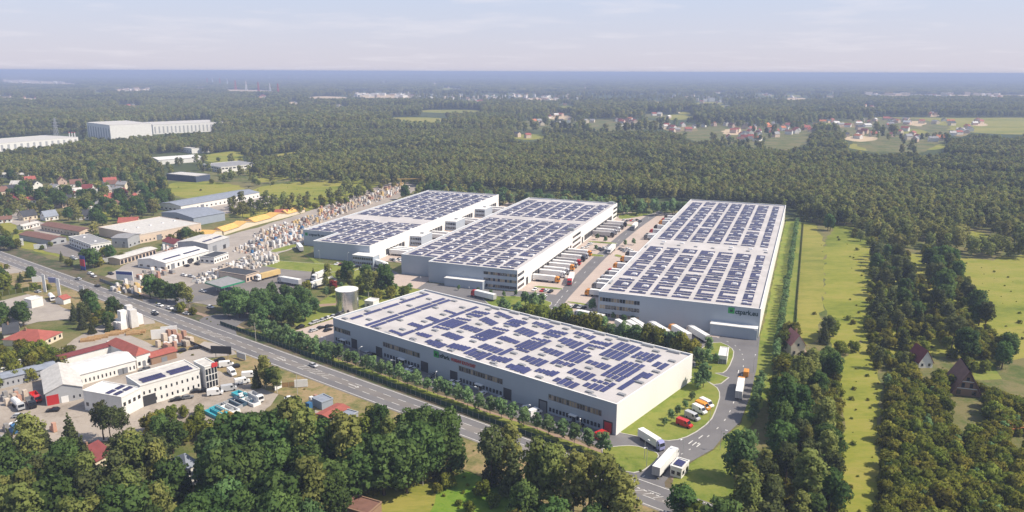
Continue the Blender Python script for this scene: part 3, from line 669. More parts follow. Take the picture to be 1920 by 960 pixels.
# wood in the south, below the main road
wood([(-40, 915), (60, 880), (160, 905), (260, 900), (330, 935), (390, 940), (300, 1150), (-200, 1150)], 5.8, ['tall0', 'tall1', 'pine0', 'oak0', 'oak2'], (0.8, 1.15), 'deciduous_tree', 'tall olive green tree in the wood beside the small blue roofed house', 'tree', 'trees in the southern wood', 80)
wood([(385, 905), (470, 868), (560, 858), (600, 890), (660, 902), (740, 880), (800, 884), (838, 880), (835, 905), (740, 935), (650, 965), (600, 1010), (560, 1150), (300, 1150), (385, 990)], 5.6, OAK + ['park0', 'oak1', 'tall0'], (0.8, 1.28), 'oak_tree', 'broad dark green oak in the dense wood south of the main road', 'tree', 'oaks in the southern wood', 150)
for px, s in [((800, 858), 1.12), ((770, 850), 1.0), ((832, 868), 1.05), ((845, 895), 0.9), ((790, 900), 1.0), ((725, 880), 0.95), ((745, 872), 0.9)]:
    tree('oak_tree', R.choice(OAK), *g2(*px), s, 'big dark oak at the end of the wood, next to the main road', 'tree', 'oaks at the road end of the southern wood')
for px, k, s in [((135, 840), 'spruce0', 0.85), ((85, 838), 'spruce1', 0.6), ((50, 842), 'spruce0', 0.6), ((165, 905), 'spruce1', 1.0), ((410, 905), 'spruce0', 0.9), ((20, 850), 'spruce1', 0.55)]:
    tree('spruce_tree', k, *g2(*px), s, 'pointed dark spruce at the edge of the dirt yard', 'conifer', 'spruces by the dirt yard')
for px, k, s in [((195, 825), 'pine0', 0.85), ((210, 838), 'pine1', 0.9), ((232, 830), 'pine0', 0.75), ((300, 835), 'oak1', 0.62), ((325, 850), 'oak2', 0.7), ((350, 828), 'scrub0', 1.0), ((285, 812), 'scrub1', 1.0), ((420, 822), 'scrub2', .9), ((395, 826), 'scrub0', .9), ((372, 812), 'scrub1', 1.0), ((440, 868), 'oak3', 0.75), ((475, 850), 'oak0', 0.72), ((400, 880), 'oak1', 0.8), ((322, 785), 'scrub2', .7), ((345, 782), 'scrub1', .6), ((375, 778), 'scrub0', .55), ((300, 792), 'scrub2', .7)]:
    tree('deciduous_tree', k, *g2(*px), s, 'leafy green tree between the white office block and the southern wood', 'tree', 'trees below the white office block')
for px, k, s in [((498, 728), 'tall0', 0.66), ((512, 730), 'oak0', 0.62), ((482, 728), 'spruce1', 0.62), ((520, 738), 'tall1', 0.6), ((555, 818), 'oak1', 0.85), ((578, 845), 'oak2', 0.78), ((530, 822), 'oak3', 0.72), ((600, 850), 'scrub0', 0.9), ((540, 846), 'oak1', 0.9), ((505, 842), 'oak2', 0.8), ((556, 806), 'oak3', 0.68), ((585, 800), 'scrub1', .8), ((700, 800), 'scrub0', 1.0), ((715, 812), 'oak1', .6), ((690, 812), 'scrub2', 1.0), ((665, 815), 'scrub1', .9), ((640, 820), 'scrub0', .8)]:
    tree('deciduous_tree', k, *g2(*px), s, 'leafy tree between the swimming pool yard and the main road', 'tree', 'trees beside the pool yard')
for px, k, s in [((922, 912), 'pine1', 0.95), ((925, 905), 'spruce0', 0.9), ((962, 925), 'spruce1', 0.95), ((955, 905), 'tall0', 0.8), ((1000, 955), 'tall1', 0.9), ((1012, 940), 'oak3', 0.75), ((1030, 965), 'tall0', 0.9), ((1040, 925), 'tall1', 0.7), ((1075, 985), 'tall0', 0.9), ((1095, 960), 'tall1', 0.75), ((1130, 1000), 'tall0', 1.0), ((1150, 985), 'pine0', 0.95), ((1165, 1020), 'tall1', 0.95), ((1110, 1030), 'oak2', 0.7), ((1040, 1020), 'oak0', 0.75), ((985, 985), 'oak1', 0.7), ((1060, 1060), 'oak2', 0.8), ((970, 1010), 'scrub0', 1.0)]:
    tree('slender_tree', k, *g2(*px), s * 1.15, 'slender olive green tree on the near verge of the main road', 'tree', 'slender trees on the near verge')
for px, s in [((838, 915), 0.75), ((905, 930), 0.7), ((880, 960), 0.5), ((860, 948), 0.3), ((820, 925), 0.45), ((925, 950), 0.6)]:
    tree('shrub', R.choice(['scrub0', 'scrub1']), *g2(*px), s, 'rounded shrub in the bright grass clearing', 'shrub', 'shrubs in the clearing')
# east of the park road
tree('oak_tree', 'park1', *g2(1385, 900), 1.05, 'big round bright green tree beside the access road', 'tree')
for px, k, s in [((1278, 978), 'oak2', 0.72), ((1300, 1000), 'scrub1', 1.3)]: tree('deciduous_tree', k, *g2(*px), s, 'dark round tree below the gatehouse', 'tree', 'trees below the gatehouse')
wood([(1455, 830), (1470, 760), (1505, 755), (1545, 790), (1556, 860), (1556, 960), (1552, 1150), (1330, 1150), (1345, 1010), (1410, 960), (1440, 890)], 5.8, ['oak0', 'oak1', 'pine0', 'pine1', 'tall0', 'tall1', 'oak2', 'park1'], (0.55, 1.08), 'belt_tree', 'tree in the dark belt between the access road and the grass strip', 'tree', 'trees in the eastern belt', 70)
wood([(1664, 740), (1720, 715), (1800, 745), (1900, 775), (2000, 830), (2050, 1150), (1650, 1150)], 4.3, ['scrub0', 'scrub1', 'scrub2'], (0.7, 1.05), 'scrub_tree', 'low bushy tree in the thick scrub beside the grass strip', 'tree', 'scrub trees in the east', 250)
for px, k, s in [((1482, 640), 'scrub0', 1.25), ((1470, 655), 'scrub2', 1.2), ((1551, 640), 'pine1', 0.8), ((1555, 632), 'scrub1', 1.3), ((1545, 645), 'spruce0', .7), ((1552, 432), 'oak2', 0.82), ((1556, 433), 'oak0', 0.7)]:
    tree('deciduous_tree', k, *g2(*px), s, 'lone tree on the line dividing the two meadows', 'tree', 'trees on the meadow line')
wood([(1632, 480), (1660, 470), (1700, 500), (1715, 560), (1740, 640), (1700, 700), (1640, 700), (1625, 640), (1640, 560)], 7.0, ['scrub0', 'scrub1', 'pine0', 'woodpine0', 'oak3', 'spruce1'], (0.6, 0.95), 'scrub_tree', 'bushy tree in the overgrown line along the green meadow', 'tree', 'trees along the green meadow', 90)
wood([(1735, 470), (1790, 500), (1830, 580), (1870, 640), (1900, 690), (1800, 700), (1760, 640), (1745, 560)], 7.5, ['scrub1', 'scrub2', 'pine1', 'oak0'], (0.7, 1.05), 'scrub_tree', 'bushy tree in the line beside the far right meadow', 'tree', 'trees beside the right meadow', 70)
wood([(1590, 440), (1680, 430), (1720, 440), (1700, 470), (1640, 465), (1612, 455)], 8, ['wood0', 'wood1', 'scrub0'], (0.6, 0.9), 'deciduous_tree', 'tree at the head of the green meadow', 'tree', 'trees at the head of the meadow', 30)
for px, k, s_ in [((1465, 700), 'scrub0', 1.1), ((1472, 690), 'scrub2', 1.0), ((1520, 715), 'tall0', .75), ((1505, 720), 'pine1', .8), ((1535, 705), 'oak1', .7), ((1550, 700), 'oak2', .75), ((1562, 712), 'oak0', .7), ((1575, 665), 'scrub1', .9), ((1600, 660), 'scrub0', .8), ((1510, 742), 'tall1', .75), ((1530, 745), 'oak3', .7), ((1460, 735), 'scrub1', 1.0), ((1456, 770), 'scrub0', 1.2), ((1478, 745), 'scrub2', 1.0)]:
    tree('deciduous_tree', k, *g2(*px), s_, 'tree around the cream house with the pink roof', 'tree', 'trees around the cream house')
# round the park: planted rows
def row(p, q, n, keys, s, name, label, group, cat='young tree', jit=0.3):
    a = Vector(p); b = Vector(q)
    for k in range(n):
        c = a.lerp(b, (k + 0.5) / n)
        tree(name, R.choice(keys), c.x + R.uniform(-jit, jit), c.y + R.uniform(-jit, jit), R.uniform(*s), label, cat, group)
YNG = ['young0', 'young1', 'young2']
row(FA.w(-44, -14.2), FA.w(153, -14.2), 38, YNG, (1.08, 1.35), 'young_tree', 'young round headed tree in the row between fence and front warehouse', 'row of young trees along the front warehouse')
row(FA.w(-30, -17), FA.w(20, -17), 12, YNG, (0.7, 0.95), 'young_tree', 'young tree of the second row at the fence corner near the car park', 'second row of young trees')
row(FD.w(86, -40), FD.w(86, 100), 34, YNG, (0.8, 1.05), 'young_tree', 'young tree in the row along the lit side of the rightmost warehouse', 'row of young trees along the rightmost warehouse')
row(FD.w(86.5, 102), FD.w(86.5, 300), 44, YNG, (0.75, 1.0), 'young_tree', 'young tree in the far stretch of the row beside the rightmost warehouse', 'far row of young trees along the rightmost warehouse')
row(g2(1408, 800), g2(1428, 720), 7, YNG, (0.9, 1.1), 'young_tree', 'young tree on the grass bank beside the access road', 'young trees on the bank')
for k in range(24):
    px = 1046 + k * 11.0 + R.uniform(-4, 4); py = 541 + (px - 795) * 0.2422 + R.uniform(6, 13)
    tree('young_tree', R.choice(['young0', 'young1', 'young2', 'scrub1']), *g2(px, py), R.uniform(1.2, 1.65), 'leafy tree on the lawn between front warehouse and parked trailers', 'young tree', 'trees behind the front warehouse')
row(FA.w(34, 76), FA.w(74, 80), 9, ['young0', 'scrub1'], (1.2, 1.6), 'young_tree', 'tree on the lawn before the three storey office corner', 'trees before the office corner', jit=3)
for px, s in [((1318, 728), 1.6), ((1308, 732), 1.3), ((1328, 664), 1.2), ((1310, 690), 1.5), ((1322, 686), 1.3), ((1344, 682), 0.8)]: tree('young_tree', R.choice(YNG), *g2(*px), s, 'leafy tree on the lawn by the far end of the front warehouse', 'young tree', 'trees on the end lawn')
for px, s in [((1258, 790), 0.7), ((1270, 780), 0.65), ((1285, 768), 0.6), ((1297, 752), 0.6), ((1246, 800), 0.5)]: tree('young_tree', 'young1', *g2(*px), s, 'small round tree on the lawn behind the parked vans', 'young tree', 'small trees behind the vans')
for px, s in [((1000, 582), 1.5), ((985, 575), 1.4), ((1014, 578), 1.2), ((860, 545), .5), ((897, 549), .5), ((921, 555), .6), ((945, 558), .6), ((967, 556), .6), ((1120, 450), .8), ((1135, 455), .8), ((1117, 470), .7), ((1172, 462), .8), ((1188, 460), .8), ((1150, 600), .7), ((1170, 606), .7), ((1186, 606), .6), ((1160, 585), .9), ((1110, 585), 1.1)]:
    tree('young_tree', R.choice(YNG), *g2(*px), s, 'small planted tree among the car parks between the warehouses', 'young tree', 'trees among the car parks')
wood([FC.w(0, 230), FC.w(75, 232), FB.w(82, 246), FB.w(135, 268), FB.w(135, 285), FB.w(0, 262), FC.w(0, 250)], 6.0, ['young0', 'young1', 'young2', 'young0'], (1.4, 2.2), 'broadleaf_tree', 'bright green tree behind the far ends of the warehouses', 'tree', 'trees behind the warehouses', 130, world=True)
wood([FC.w(-30, 226), FC.w(75, 228), FB.w(82, 252), FB.w(100, 256), FB.w(100, 285), FB.w(0, 275), FC.w(-30, 262)], 8.0, ['wood0', 'wood1', 'oak0'], (0.8, 1.05), 'broadleaf_tree', 'dark tree behind the bright ones at the warehouse ends', 'tree', 'dark trees behind the warehouses', 50, world=True)
for px in [(1140, 385), (1050, 378)]: tree('red_leaved_tree', 'redtree0', *g2(*px), 1.0, 'red leaved tree at the forest edge behind the middle warehouse', 'tree', 'red trees at the forest edge')
# grove by the tank, copse between fuel station and warehouse
wood([(398, 588), (450, 570), (530, 560), (590, 575), (600, 600), (560, 618), (500, 612), (470, 600), (410, 600)], 6.2, ['park0', 'park1', 'park0', 'oak3'], (0.56, 0.8), 'grove_tree', 'round dark green tree in the grove between fuel station and tank', 'tree', 'grove beside the tank', 34)
wood([(600, 535), (640, 520), (690, 525), (770, 548), (760, 560), (700, 566), (680, 556), (600, 560)], 6.0, ['scrub0', 'tall0', 'young1', 'scrub2', 'oak2'], (0.55, 0.95), 'copse_tree', 'mixed light green tree in the copse behind the silver tank', 'tree', 'copse behind the tank', 40)
for px, k, s in [((282, 558), 'oak1', .75), ((300, 560), 'oak2', .7), ((312, 566), 'oak0', .72), ((330, 568), 'oak3', .7), ((345, 572), 'tall0', .62), ((356, 578), 'tall1', .6), ((340, 586), 'scrub0', .8), ((362, 590), 'scrub1', .6), ((588, 525), 'spruce0', .5), ((575, 545), 'scrub1', .8), ((625, 548), 'redtree0', .8)]:
    tree('deciduous_tree', k, *g2(*px), s, 'dark leafy tree standing by the roadside entrance of the builders yard', 'tree', 'trees by the builders yard entrance')
# west
wood([(0, 665), (60, 655), (110, 672), (140, 668), (130, 690), (60, 715), (0, 730), (-40, 730)], 5.0, ['scrub0', 'scrub1', 'scrub2'], (0.7, 1.0), 'deciduous_tree', 'bushy tree behind the long low shed in the west yard', 'tree', 'trees behind the long shed', 36)
wood([(135, 605), (160, 580), (200, 590), (235, 600), (215, 620), (170, 630)], 5.5, ['scrub0', 'oak3', 'spruce0', 'pine1'], (0.5, 0.85), 'deciduous_tree', 'tree beside the white wrapped stacks and the red tiled house', 'tree', 'trees by the red tiled house', 26)
wood([(0, 580), (30, 590), (60, 612), (40, 618), (0, 615), (-30, 600)], 6, ['scrub1', 'oak2'], (0.6, 0.9), 'deciduous_tree', 'tree around the dark roofed house by the gas depot', 'tree', 'trees by the gas depot', 14)
for px, k, s in [((60, 528), 'oak0', .55), ((40, 530), 'spruce1', .45), ((10, 540), 'scrub0', 1.2), ((0, 528), 'oak1', .6), ((-8, 545), 'scrub2', 1.1), ((175, 503), 'oak1', .75), ((165, 500), 'oak2', .72), ((185, 500), 'scrub1', 1.1), ((208, 488), 'oak3', .6), ((196, 482), 'scrub2', 1.0), ((130, 500), 'scrub0', .7), ((116, 490), 'spruce0', .45), ((20, 470), 'oak1', .6), ((8, 468), 'oak2', .6), ((32, 466), 'scrub1', .9), ((228, 490), 'scrub0', .8), ((350, 450), 'oak1', .6), ((365, 452), 'scrub1', 1.0), ((340, 448), 'scrub0', 1.0), ((377, 450), 'scrub2', .9), ((320, 452), 'scrub1', .8), ((95, 462), 'scrub0', .5), ((80, 468), 'scrub1', .5)]:
    tree('deciduous_tree', k, *g2(*px), s, 'tree among the roadside workshops in the west', 'tree', 'trees among the roadside workshops')
wood([(60, 400), (130, 415), (190, 430), (260, 415), (300, 400), (330, 385), (310, 360), (200, 372), (60, 372), (-60, 385)], 11, ['oak0', 'oak3', 'scrub0', 'wood2'], (0.7, 1.0), 'garden_tree', 'dark garden tree among the houses in the north west', 'tree', 'garden trees in the north west', 110)
wood([(415, 400), (470, 412), (560, 402), (640, 385), (700, 366), (690, 352), (640, 366), (540, 385), (480, 385), (425, 388)], 8.5, ['wood1', 'scrub0', 'scrub1', 'wood3'], (0.6, 0.95), 'hedgerow_tree', 'tree in the hedgerow above the yellow tents', 'tree', 'hedgerow above the yellow tents', 80)

# --- stuff: woods as instanced crowns
def scatter(name, label, pts, scl, keys, z=0.0, cat='woodland', keyp=None):
    n = len(pts)
    me = bpy.data.meshes.new(name); co_ = np.zeros((n, 3), np.float32); co_[:, :2] = pts; co_[:, 2] = z
    me.vertices.add(n); me.vertices.foreach_set('co', co_.ravel())
    for an, ty, val in (('scl', 'FLOAT', scl), ('rz', 'FLOAT', NR.uniform(0, 6.28, n)), ('idx', 'INT', NR.choice(len(keys), n, p=keyp))):
        a = me.attributes.new(an, ty, 'POINT'); a.data.foreach_set('value', np.asarray(val, np.float32 if ty == 'FLOAT' else np.int32))
    o = tag(obj(name, me), label, cat, kind='stuff')
    ng = bpy.data.node_groups.new(name, 'GeometryNodeTree')
    ng.interface.new_socket('Geometry', in_out='INPUT', socket_type='NodeSocketGeometry'); ng.interface.new_socket('Geometry', in_out='OUTPUT', socket_type='NodeSocketGeometry')
    N = ng.nodes; K = ng.links; gi = N.new('NodeGroupInput'); go = N.new('NodeGroupOutput')
    iop = N.new('GeometryNodeInstanceOnPoints'); K.new(gi.outputs[0], iop.inputs['Points'])
    jg = N.new('GeometryNodeJoinGeometry')
    for k in reversed(keys):
        oi = N.new('GeometryNodeObjectInfo'); oi.inputs['Object'].default_value = USED[k]; oi.inputs['As Instance'].default_value = True
        K.new(oi.outputs['Geometry'], jg.inputs[0])
    K.new(jg.outputs[0], iop.inputs['Instance']); iop.inputs['Pick Instance'].default_value = True
    def named(an, ty):
        q = N.new('GeometryNodeInputNamedAttribute'); q.data_type = ty; q.inputs[0].default_value = an; return q.outputs[0]
    K.new(named('idx', 'INT'), iop.inputs['Instance Index'])
    cx = N.new('ShaderNodeCombineXYZ'); K.new(named('rz', 'FLOAT'), cx.inputs[2])
    K.new(cx.outputs[0], iop.inputs['Rotation']); K.new(named('scl', 'FLOAT'), iop.inputs['Scale'])
    K.new(iop.outputs[0], go.inputs[0])
    md = o.modifiers.new('scatter', 'NODES'); md.node_group = ng
    return o
# make sure every instanced crown also stands in the scene as a tree of its own
for i, k in enumerate(['wood0', 'wood1', 'wood2', 'wood3', 'woodpine0', 'woodpine1', 'woodlight0', 'woodlight1']):
    tree('forest_tree', k, *g2(1500 + 12 * i, 414 + i), 0.95, 'tree at the forest edge above the dry meadow', 'tree', 'forest edge trees above the dry meadow')
for i, k in enumerate(['bush0', 'bush1']): tree('bush', k, *g2(1590 + 9 * i, 600 + 8 * i), 1.0, 'small bush standing in the green meadow', 'bush', 'bushes in the green meadow')
for i in range(3):
    q = g2(700 + 260 * i, 196); o = tag(obj('far_grove', PROTO['grove%d' % i][0], None, (q[0], q[1], 0)), 'grove of far trees merging into the distant forest', 'grove', 'far groves', kind='stuff'); USED['grove%d' % i] = o
FRONT = [(-900, 348), (0, 342), (295, 336), (310, 300), (370, 292), (460, 302), (500, 322), (620, 334), (700, 334), (762, 345), (800, 354), (940, 364), (1000, 370), (1150, 384), (1300, 392), (1480, 414), (1560, 426), (1650, 428), (1760, 420), (1920, 440), (2900, 470)]
FPOLY = [g2(*q) for q in FRONT] + [(60000, 60000), (-60000, 60000)]
SETT = [[g2(x, y, zz) for x, y in px] for zz in (0, 6, 12) for px in ([(-100, 345), (290, 340), (330, 330), (330, 300), (200, 320), (0, 330)], [(1250, 232), (1540, 228), (1510, 285), (1380, 275), (1270, 262)], [(1560, 218), (1780, 224), (1770, 290), (1590, 285)], [(960, 222), (1250, 222), (1250, 247), (960, 247)], [(640, 172), (1250, 172), (1250, 194), (640, 190)], [(1250, 172), (1600, 175), (1560, 192), (1250, 192)])]
GROVE_CLEAR = CLEAR
def forest_pts(d0, d1, step, wide=1.5, thin=0.12):
    nx = int(wide * d1 / step); ny = int((d1 - d0) / step)
    X, Y = np.meshgrid(np.arange(nx) - nx / 2, np.arange(ny)); P = np.stack([X.ravel() * step, d0 + Y.ravel() * step], 1).astype(float)
    P += NR.uniform(-0.55, 0.55, P.shape) * step
    P = P[np.abs(P[:, 0]) < 0.5 * wide * P[:, 1] + 60]
    P = P[pip(P, FPOLY)]
    for poly in GROVE_CLEAR: P = P[~pip(P, poly)]
    keep = NR.random(len(P)) > thin
    for poly in SETT:
        i = pip(P, poly); keep &= ~i | (NR.random(len(P)) < 0.38)
    return P[keep]
def lowfreq(P, f, ph):
    return np.sin(P[:, 0] * f + ph) * np.cos(P[:, 1] * f * 0.8 + ph * 1.7) + 0.6 * np.sin((P[:, 0] + P[:, 1]) * f * 2.3 + ph * 3)
HALL_CLEAR = [[g2(*q) for q in px] for px in ([(-60, 262), (150, 250), (165, 276), (150, 284), (-60, 305)], [(150, 248), (400, 225), (402, 262), (200, 275), (165, 270)], [(275, 290), (360, 285), (470, 298), (465, 330), (300, 350)])]
CLEAR += HALL_CLEAR
def stands(P, cell):
    "irregular stands of one age: random number per stand"
    a = np.floor((P[:, 0] + 0.5 * cell * np.sin(P[:, 1] / cell * 1.3) + 0.3 * cell * np.sin(P[:, 1] / cell * 3.1)) / cell); b = np.floor((P[:, 1] + 0.5 * cell * np.sin(P[:, 0] / cell * 1.1)) / (cell * 0.7))
    return np.modf(np.abs(np.sin(a * 127.1 + b * 311.7) * 43758.5))[0], np.modf(np.abs(np.sin(a * 269.5 + b * 183.3) * 24634.6))[0]
WK = ['wood0', 'wood1', 'wood2', 'wood3']; PK = ['woodpine0', 'woodpine1', 'wood2']; LK = ['woodlight0', 'woodlight1', 'wood1']
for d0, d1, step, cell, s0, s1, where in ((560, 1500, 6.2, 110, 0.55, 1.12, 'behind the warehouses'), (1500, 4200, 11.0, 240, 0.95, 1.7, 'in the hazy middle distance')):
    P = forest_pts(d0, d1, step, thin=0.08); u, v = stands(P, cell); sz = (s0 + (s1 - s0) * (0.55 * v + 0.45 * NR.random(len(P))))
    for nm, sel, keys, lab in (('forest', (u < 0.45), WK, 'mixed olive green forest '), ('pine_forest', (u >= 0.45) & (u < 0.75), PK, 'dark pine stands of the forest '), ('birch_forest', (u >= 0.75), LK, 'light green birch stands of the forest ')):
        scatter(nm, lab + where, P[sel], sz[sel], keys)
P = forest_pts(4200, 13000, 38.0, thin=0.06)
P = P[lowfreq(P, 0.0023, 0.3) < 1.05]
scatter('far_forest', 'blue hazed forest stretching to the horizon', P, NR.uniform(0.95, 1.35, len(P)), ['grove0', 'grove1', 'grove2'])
P = forest_pts(13000, 30000, 110.0, thin=0.15)
P = P[lowfreq(P, 0.0011, 1.3) < 0.75]
scatter('far_forest', 'last pale line of forest along the horizon', P, NR.uniform(2.2, 3.0, len(P)), ['grove0', 'grove1', 'grove2'])
P = np.array(sample([(1600, 428), (1700, 418), (1940, 402), (2150, 410), (2150, 478), (1930, 486), (1825, 484), (1800, 474), (1740, 470), (1690, 462), (1640, 452)], 6.5)); P = P[~pip(P, [g2(*q) for q in [(1808, 432), (1852, 434), (1885, 464), (1840, 474), (1810, 466)]])]
scatter('forest', 'loose wood above the far right meadow', P, NR.uniform(0.5, 1.0, len(P)), WK + LK[:2])
# undergrowth and bushes on the open ground
P = np.array(sample([(1560, 440), (1640, 480), (1800, 490), (1900, 520), (1930, 640), (1880, 700), (1760, 690), (1660, 660), (1610, 640), (1600, 560), (1610, 500)], 9.5) + sample([(1590, 690), (1645, 660), (1650, 900), (1640, 1100), (1580, 1100)], 5.5) + sample([(470, 352), (560, 340), (690, 335), (640, 385), (450, 408)], 18) + sample([(298, 345), (470, 352), (440, 372), (320, 372)], 22) + sample([(1490, 420), (1615, 432), (1600, 640), (1470, 640)], 30))
scatter('undergrowth', 'low bushes and weeds scattered over the meadows', P, np.clip(NR.lognormal(-1.15, 0.5, len(P)), .12, 1.1), ['bush0', 'bush1'], cat='undergrowth')
P = np.array(sample([RP(-100, -22), RP(500, -22), RP(500, -9), RP(-100, -9)], 9, world=True) + sample([RP(120, 8.5), RP(500, 8.5), RP(500, 11), RP(120, 11)], 4, world=True) + sample([(820, 900), (1000, 885), (1050, 930), (1040, 1000), (800, 1000)], 4))
scatter('undergrowth', 'weeds along the edges of the main road', P, NR.uniform(0.12, 0.4, len(P)), ['bush0', 'bush1'], cat='undergrowth')
# understorey of the woods: keeps the ground below the crowns dark and leafy
def under(px, sp, s0, s1, lab, z=0):
    P = np.array(sample(px, sp)); scatter('undergrowth', lab, P, NR.uniform(s0, s1, len(P)), ['bush0', 'bush1'], cat='undergrowth')
P = np.array(sample([(1662, 725), (1720, 700), (1800, 730), (1900, 765), (2010, 815), (2060, 1150), (1668, 1150)], 3.2)); scatter('scrub_thicket', 'continuous thicket of low yellow green scrub in the east', P, NR.uniform(0.4, 0.95, len(P)), ['scrub0', 'scrub1', 'scrub2', 'young0'], cat='thicket')
P = np.array(sample([(1636, 480), (1700, 480), (1745, 560), (1745, 640), (1710, 700), (1640, 700), (1625, 600)], 4.6) + sample([(1735, 470), (1800, 500), (1840, 590), (1900, 690), (1800, 705), (1752, 620)], 4.6)); scatter('scrub_thicket', 'patchy scrub between the meadows in the east', P, NR.uniform(0.35, 0.8, len(P)), ['scrub0', 'scrub1', 'scrub2'], cat='thicket')
under([(-40, 870), (330, 900), (560, 835), (830, 860), (850, 900), (700, 925), (600, 1100), (-200, 1100)], 2.8, 0.8, 1.5, 'leafy undergrowth on the floor of the southern wood')
under([(1455, 800), (1480, 690), (1575, 690), (1572, 1100), (1330, 1100), (1345, 985), (1430, 880)], 2.8, 0.8, 1.5, 'leafy undergrowth in the eastern tree belt')
under([(1664, 725), (1720, 690), (1900, 750), (2000, 800), (2050, 1100), (1650, 1100)], 2.6, 0.9, 1.6, 'leafy undergrowth beneath the eastern scrub')

# ------------------------------------------------------------------ warehouses
def pane_box(w, h, d, m, name='window'):
    return cached(('pane', round(w, 2), round(h, 2), d, m), lambda: MB().bx(-w / 2, w / 2, -d, d, 0, h).mesh(name, m))
def text_sign(root, txt, x, z, y, size, m, name='sign_lettering', width=None):
    cu = bpy.data.curves.new(name, 'FONT'); cu.body = txt; cu.size = size; cu.extrude = 0.08; cu.materials.append(MATS[m]); cu.offset = size * 0.02
    o = obj(name, cu, root, (x, y, z)); o.rotation_euler = (rad(90), 0, 0)
    bpy.context.view_layer.update(); dx = o.dimensions.x
    dg = bpy.context.evaluated_depsgraph_get(); me = bpy.data.meshes.new_from_object(o.evaluated_get(dg)); bpy.data.objects.remove(o); bpy.data.curves.remove(cu)
    o = obj(name, me, root, (x, y, z)); o.rotation_euler = (rad(90), 0, 0)
    if width: o.scale = (width / max(0.1, dx), 1, 1)
    return o
def logo(root, x, z, y, s):
    k = s / 2
    mb = MB(); mb.bx(x - k, x + k, y - 0.1, y, z - k, z + k)
    lo = obj('logo_square', mb.mesh('logo_square', 'logo_green'), root)
    mb = MB()
    mb.profile([(x - k * 0.45, z - k * 0.45), (x - k * 0.05, z - k * 0.45), (x, z - k * 0.1), (x + k * 0.05, z - k * 0.45), (x + k * 0.45, z - k * 0.45), (x + k * 0.4, z + k * 0.45), (x, z + k * 0.15), (x - k * 0.4, z + k * 0.45)], y - 0.16, y - 0.1)
    obj('logo_mark', mb.mesh('logo_mark', 'logo_dark'), lo)
def warehouse(k, label, notch=None):
    F = Frame(k); root = thing('warehouse', label, 'warehouse', (*F.o, 0), -F.th)
    W, L_, h = F.W, F.L, F.h
    fp = [(0, 0), (W, 0), (W, L_), (0, L_)] if not notch else [(0, notch[1]), (notch[0], notch[1]), (notch[0], 0), (W, 0), (W, L_), (0, L_)]
    # walls front/back clad horizontally, shade toned into their colour, side walls with vertical sheets
    mb = MB(); n = len(fp)
    for i in range(n):
        a = fp[i]; b = fp[(i + 1) % n]
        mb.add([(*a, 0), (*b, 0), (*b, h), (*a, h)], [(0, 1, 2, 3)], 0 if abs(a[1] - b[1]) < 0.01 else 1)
    ins = inset(fp, 0.45)
    for i in range(n):
        a = ins[i]; b = ins[(i + 1) % n]
        mb.add([(*b, h - 0.7), (*a, h - 0.7), (*a, h), (*b, h)], [(0, 1, 2, 3)], 0)
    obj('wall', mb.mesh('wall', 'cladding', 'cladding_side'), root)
    mb = MB(); out = inset(fp, -0.08)
    for i in range(n):
        j = (i + 1) % n
        mb.add([(*out[i], h + 0.005), (*out[j], h + 0.005), (*ins[j], h + 0.005), (*ins[i], h + 0.005), (*out[i], h + 0.14), (*out[j], h + 0.14), (*ins[j], h + 0.14), (*ins[i], h + 0.14)],
               [(4, 5, 6, 7), (0, 1, 5, 4), (2, 3, 7, 6)])
    obj('parapet', mb.mesh('parapet', 'parapet_white'), root)
    mb = MB(); mb.add([(*p, h - 0.65) for p in inset(fp, 0.44)], [tuple(range(n))])
    roof = obj('roof', mb.mesh('roof', 'membrane'), root)
    return F, root, roof
def windows_front(F, root, x0, x1, z0, z1, n, mats=('glass_dark',), gap=0.22, y=0.0):
    wd = (x1 - x0) / n
    for i in range(n):
        obj('window', pane_box(wd * (1 - gap), z1 - z0, 0.07, R.choice(mats)), root, (x0 + wd * (i + 0.5), y, z0))
def windows_side(F, root, y0, y1, z0, z1, n, mats=('glass_dark',), gap=0.2, x=None):
    wd = (y1 - y0) / n
    for i in range(n):
        obj('window', pane_box(wd * (1 - gap), z1 - z0, 0.07, R.choice(mats)), root, (F.W if x is None else x, y0 + wd * (i + 0.5), z0), rad(90))
def solar_strip(w, l, m='solar_blue', tilt=0.22):
    "row of modules on low feet: local x along the row, tilted across y"
    def make():
        mb = MB(); n = max(1, round(l / 1.7)); g = 0.05; s = l / n
        for i in range(n):
            x0 = i * s + g / 2; x1 = (i + 1) * s - g / 2
            mb.hexa([(x0, -w / 2, 0.12), (x1, -w / 2, 0.12), (x1, w / 2, 0.12 + tilt), (x0, w / 2, 0.12 + tilt), (x0, -w / 2, 0.17), (x1, -w / 2, 0.17), (x1, w / 2, 0.17 + tilt), (x0, w / 2, 0.17 + tilt)], 0)
        for x in (0.3, l - 0.3):
            mb.bx(x - 0.04, x + 0.04, -w / 2, w / 2, 0, 0.11, 1)
        return mb.mesh('solar_row', m, 'alu')
    return cached(('strip', round(w, 1), round(l, 1), m, tilt), make)
def skylight_mesh(w, d, m, h=0.55):
    def make():
        mb = MB()
        mb.hexa([(-w / 2, -d / 2, 0), (w / 2, -d / 2, 0), (w / 2, d / 2, 0), (-w / 2, d / 2, 0), (-w / 2 + .15, -d / 2 + .15, h), (w / 2 - .15, -d / 2 + .15, h), (w / 2 - .15, d / 2 - .15, h), (-w / 2 + .15, d / 2 - .15, h)], 0)
        for i in range(1, 4):
            x = -w / 2 + w * i / 4; mb.bx(x - .04, x + .04, -d / 2 + .12, d / 2 - .12, h, h + .05, 1)
        return mb.mesh('skylight', m, 'alu')
    return cached(('sky', w, d, m), make)

# ---- A: front warehouse
FA, WA, RA = warehouse('A', 'front white warehouse with blue solar rows and red and green name on wall')
zr = FA.h - 0.65
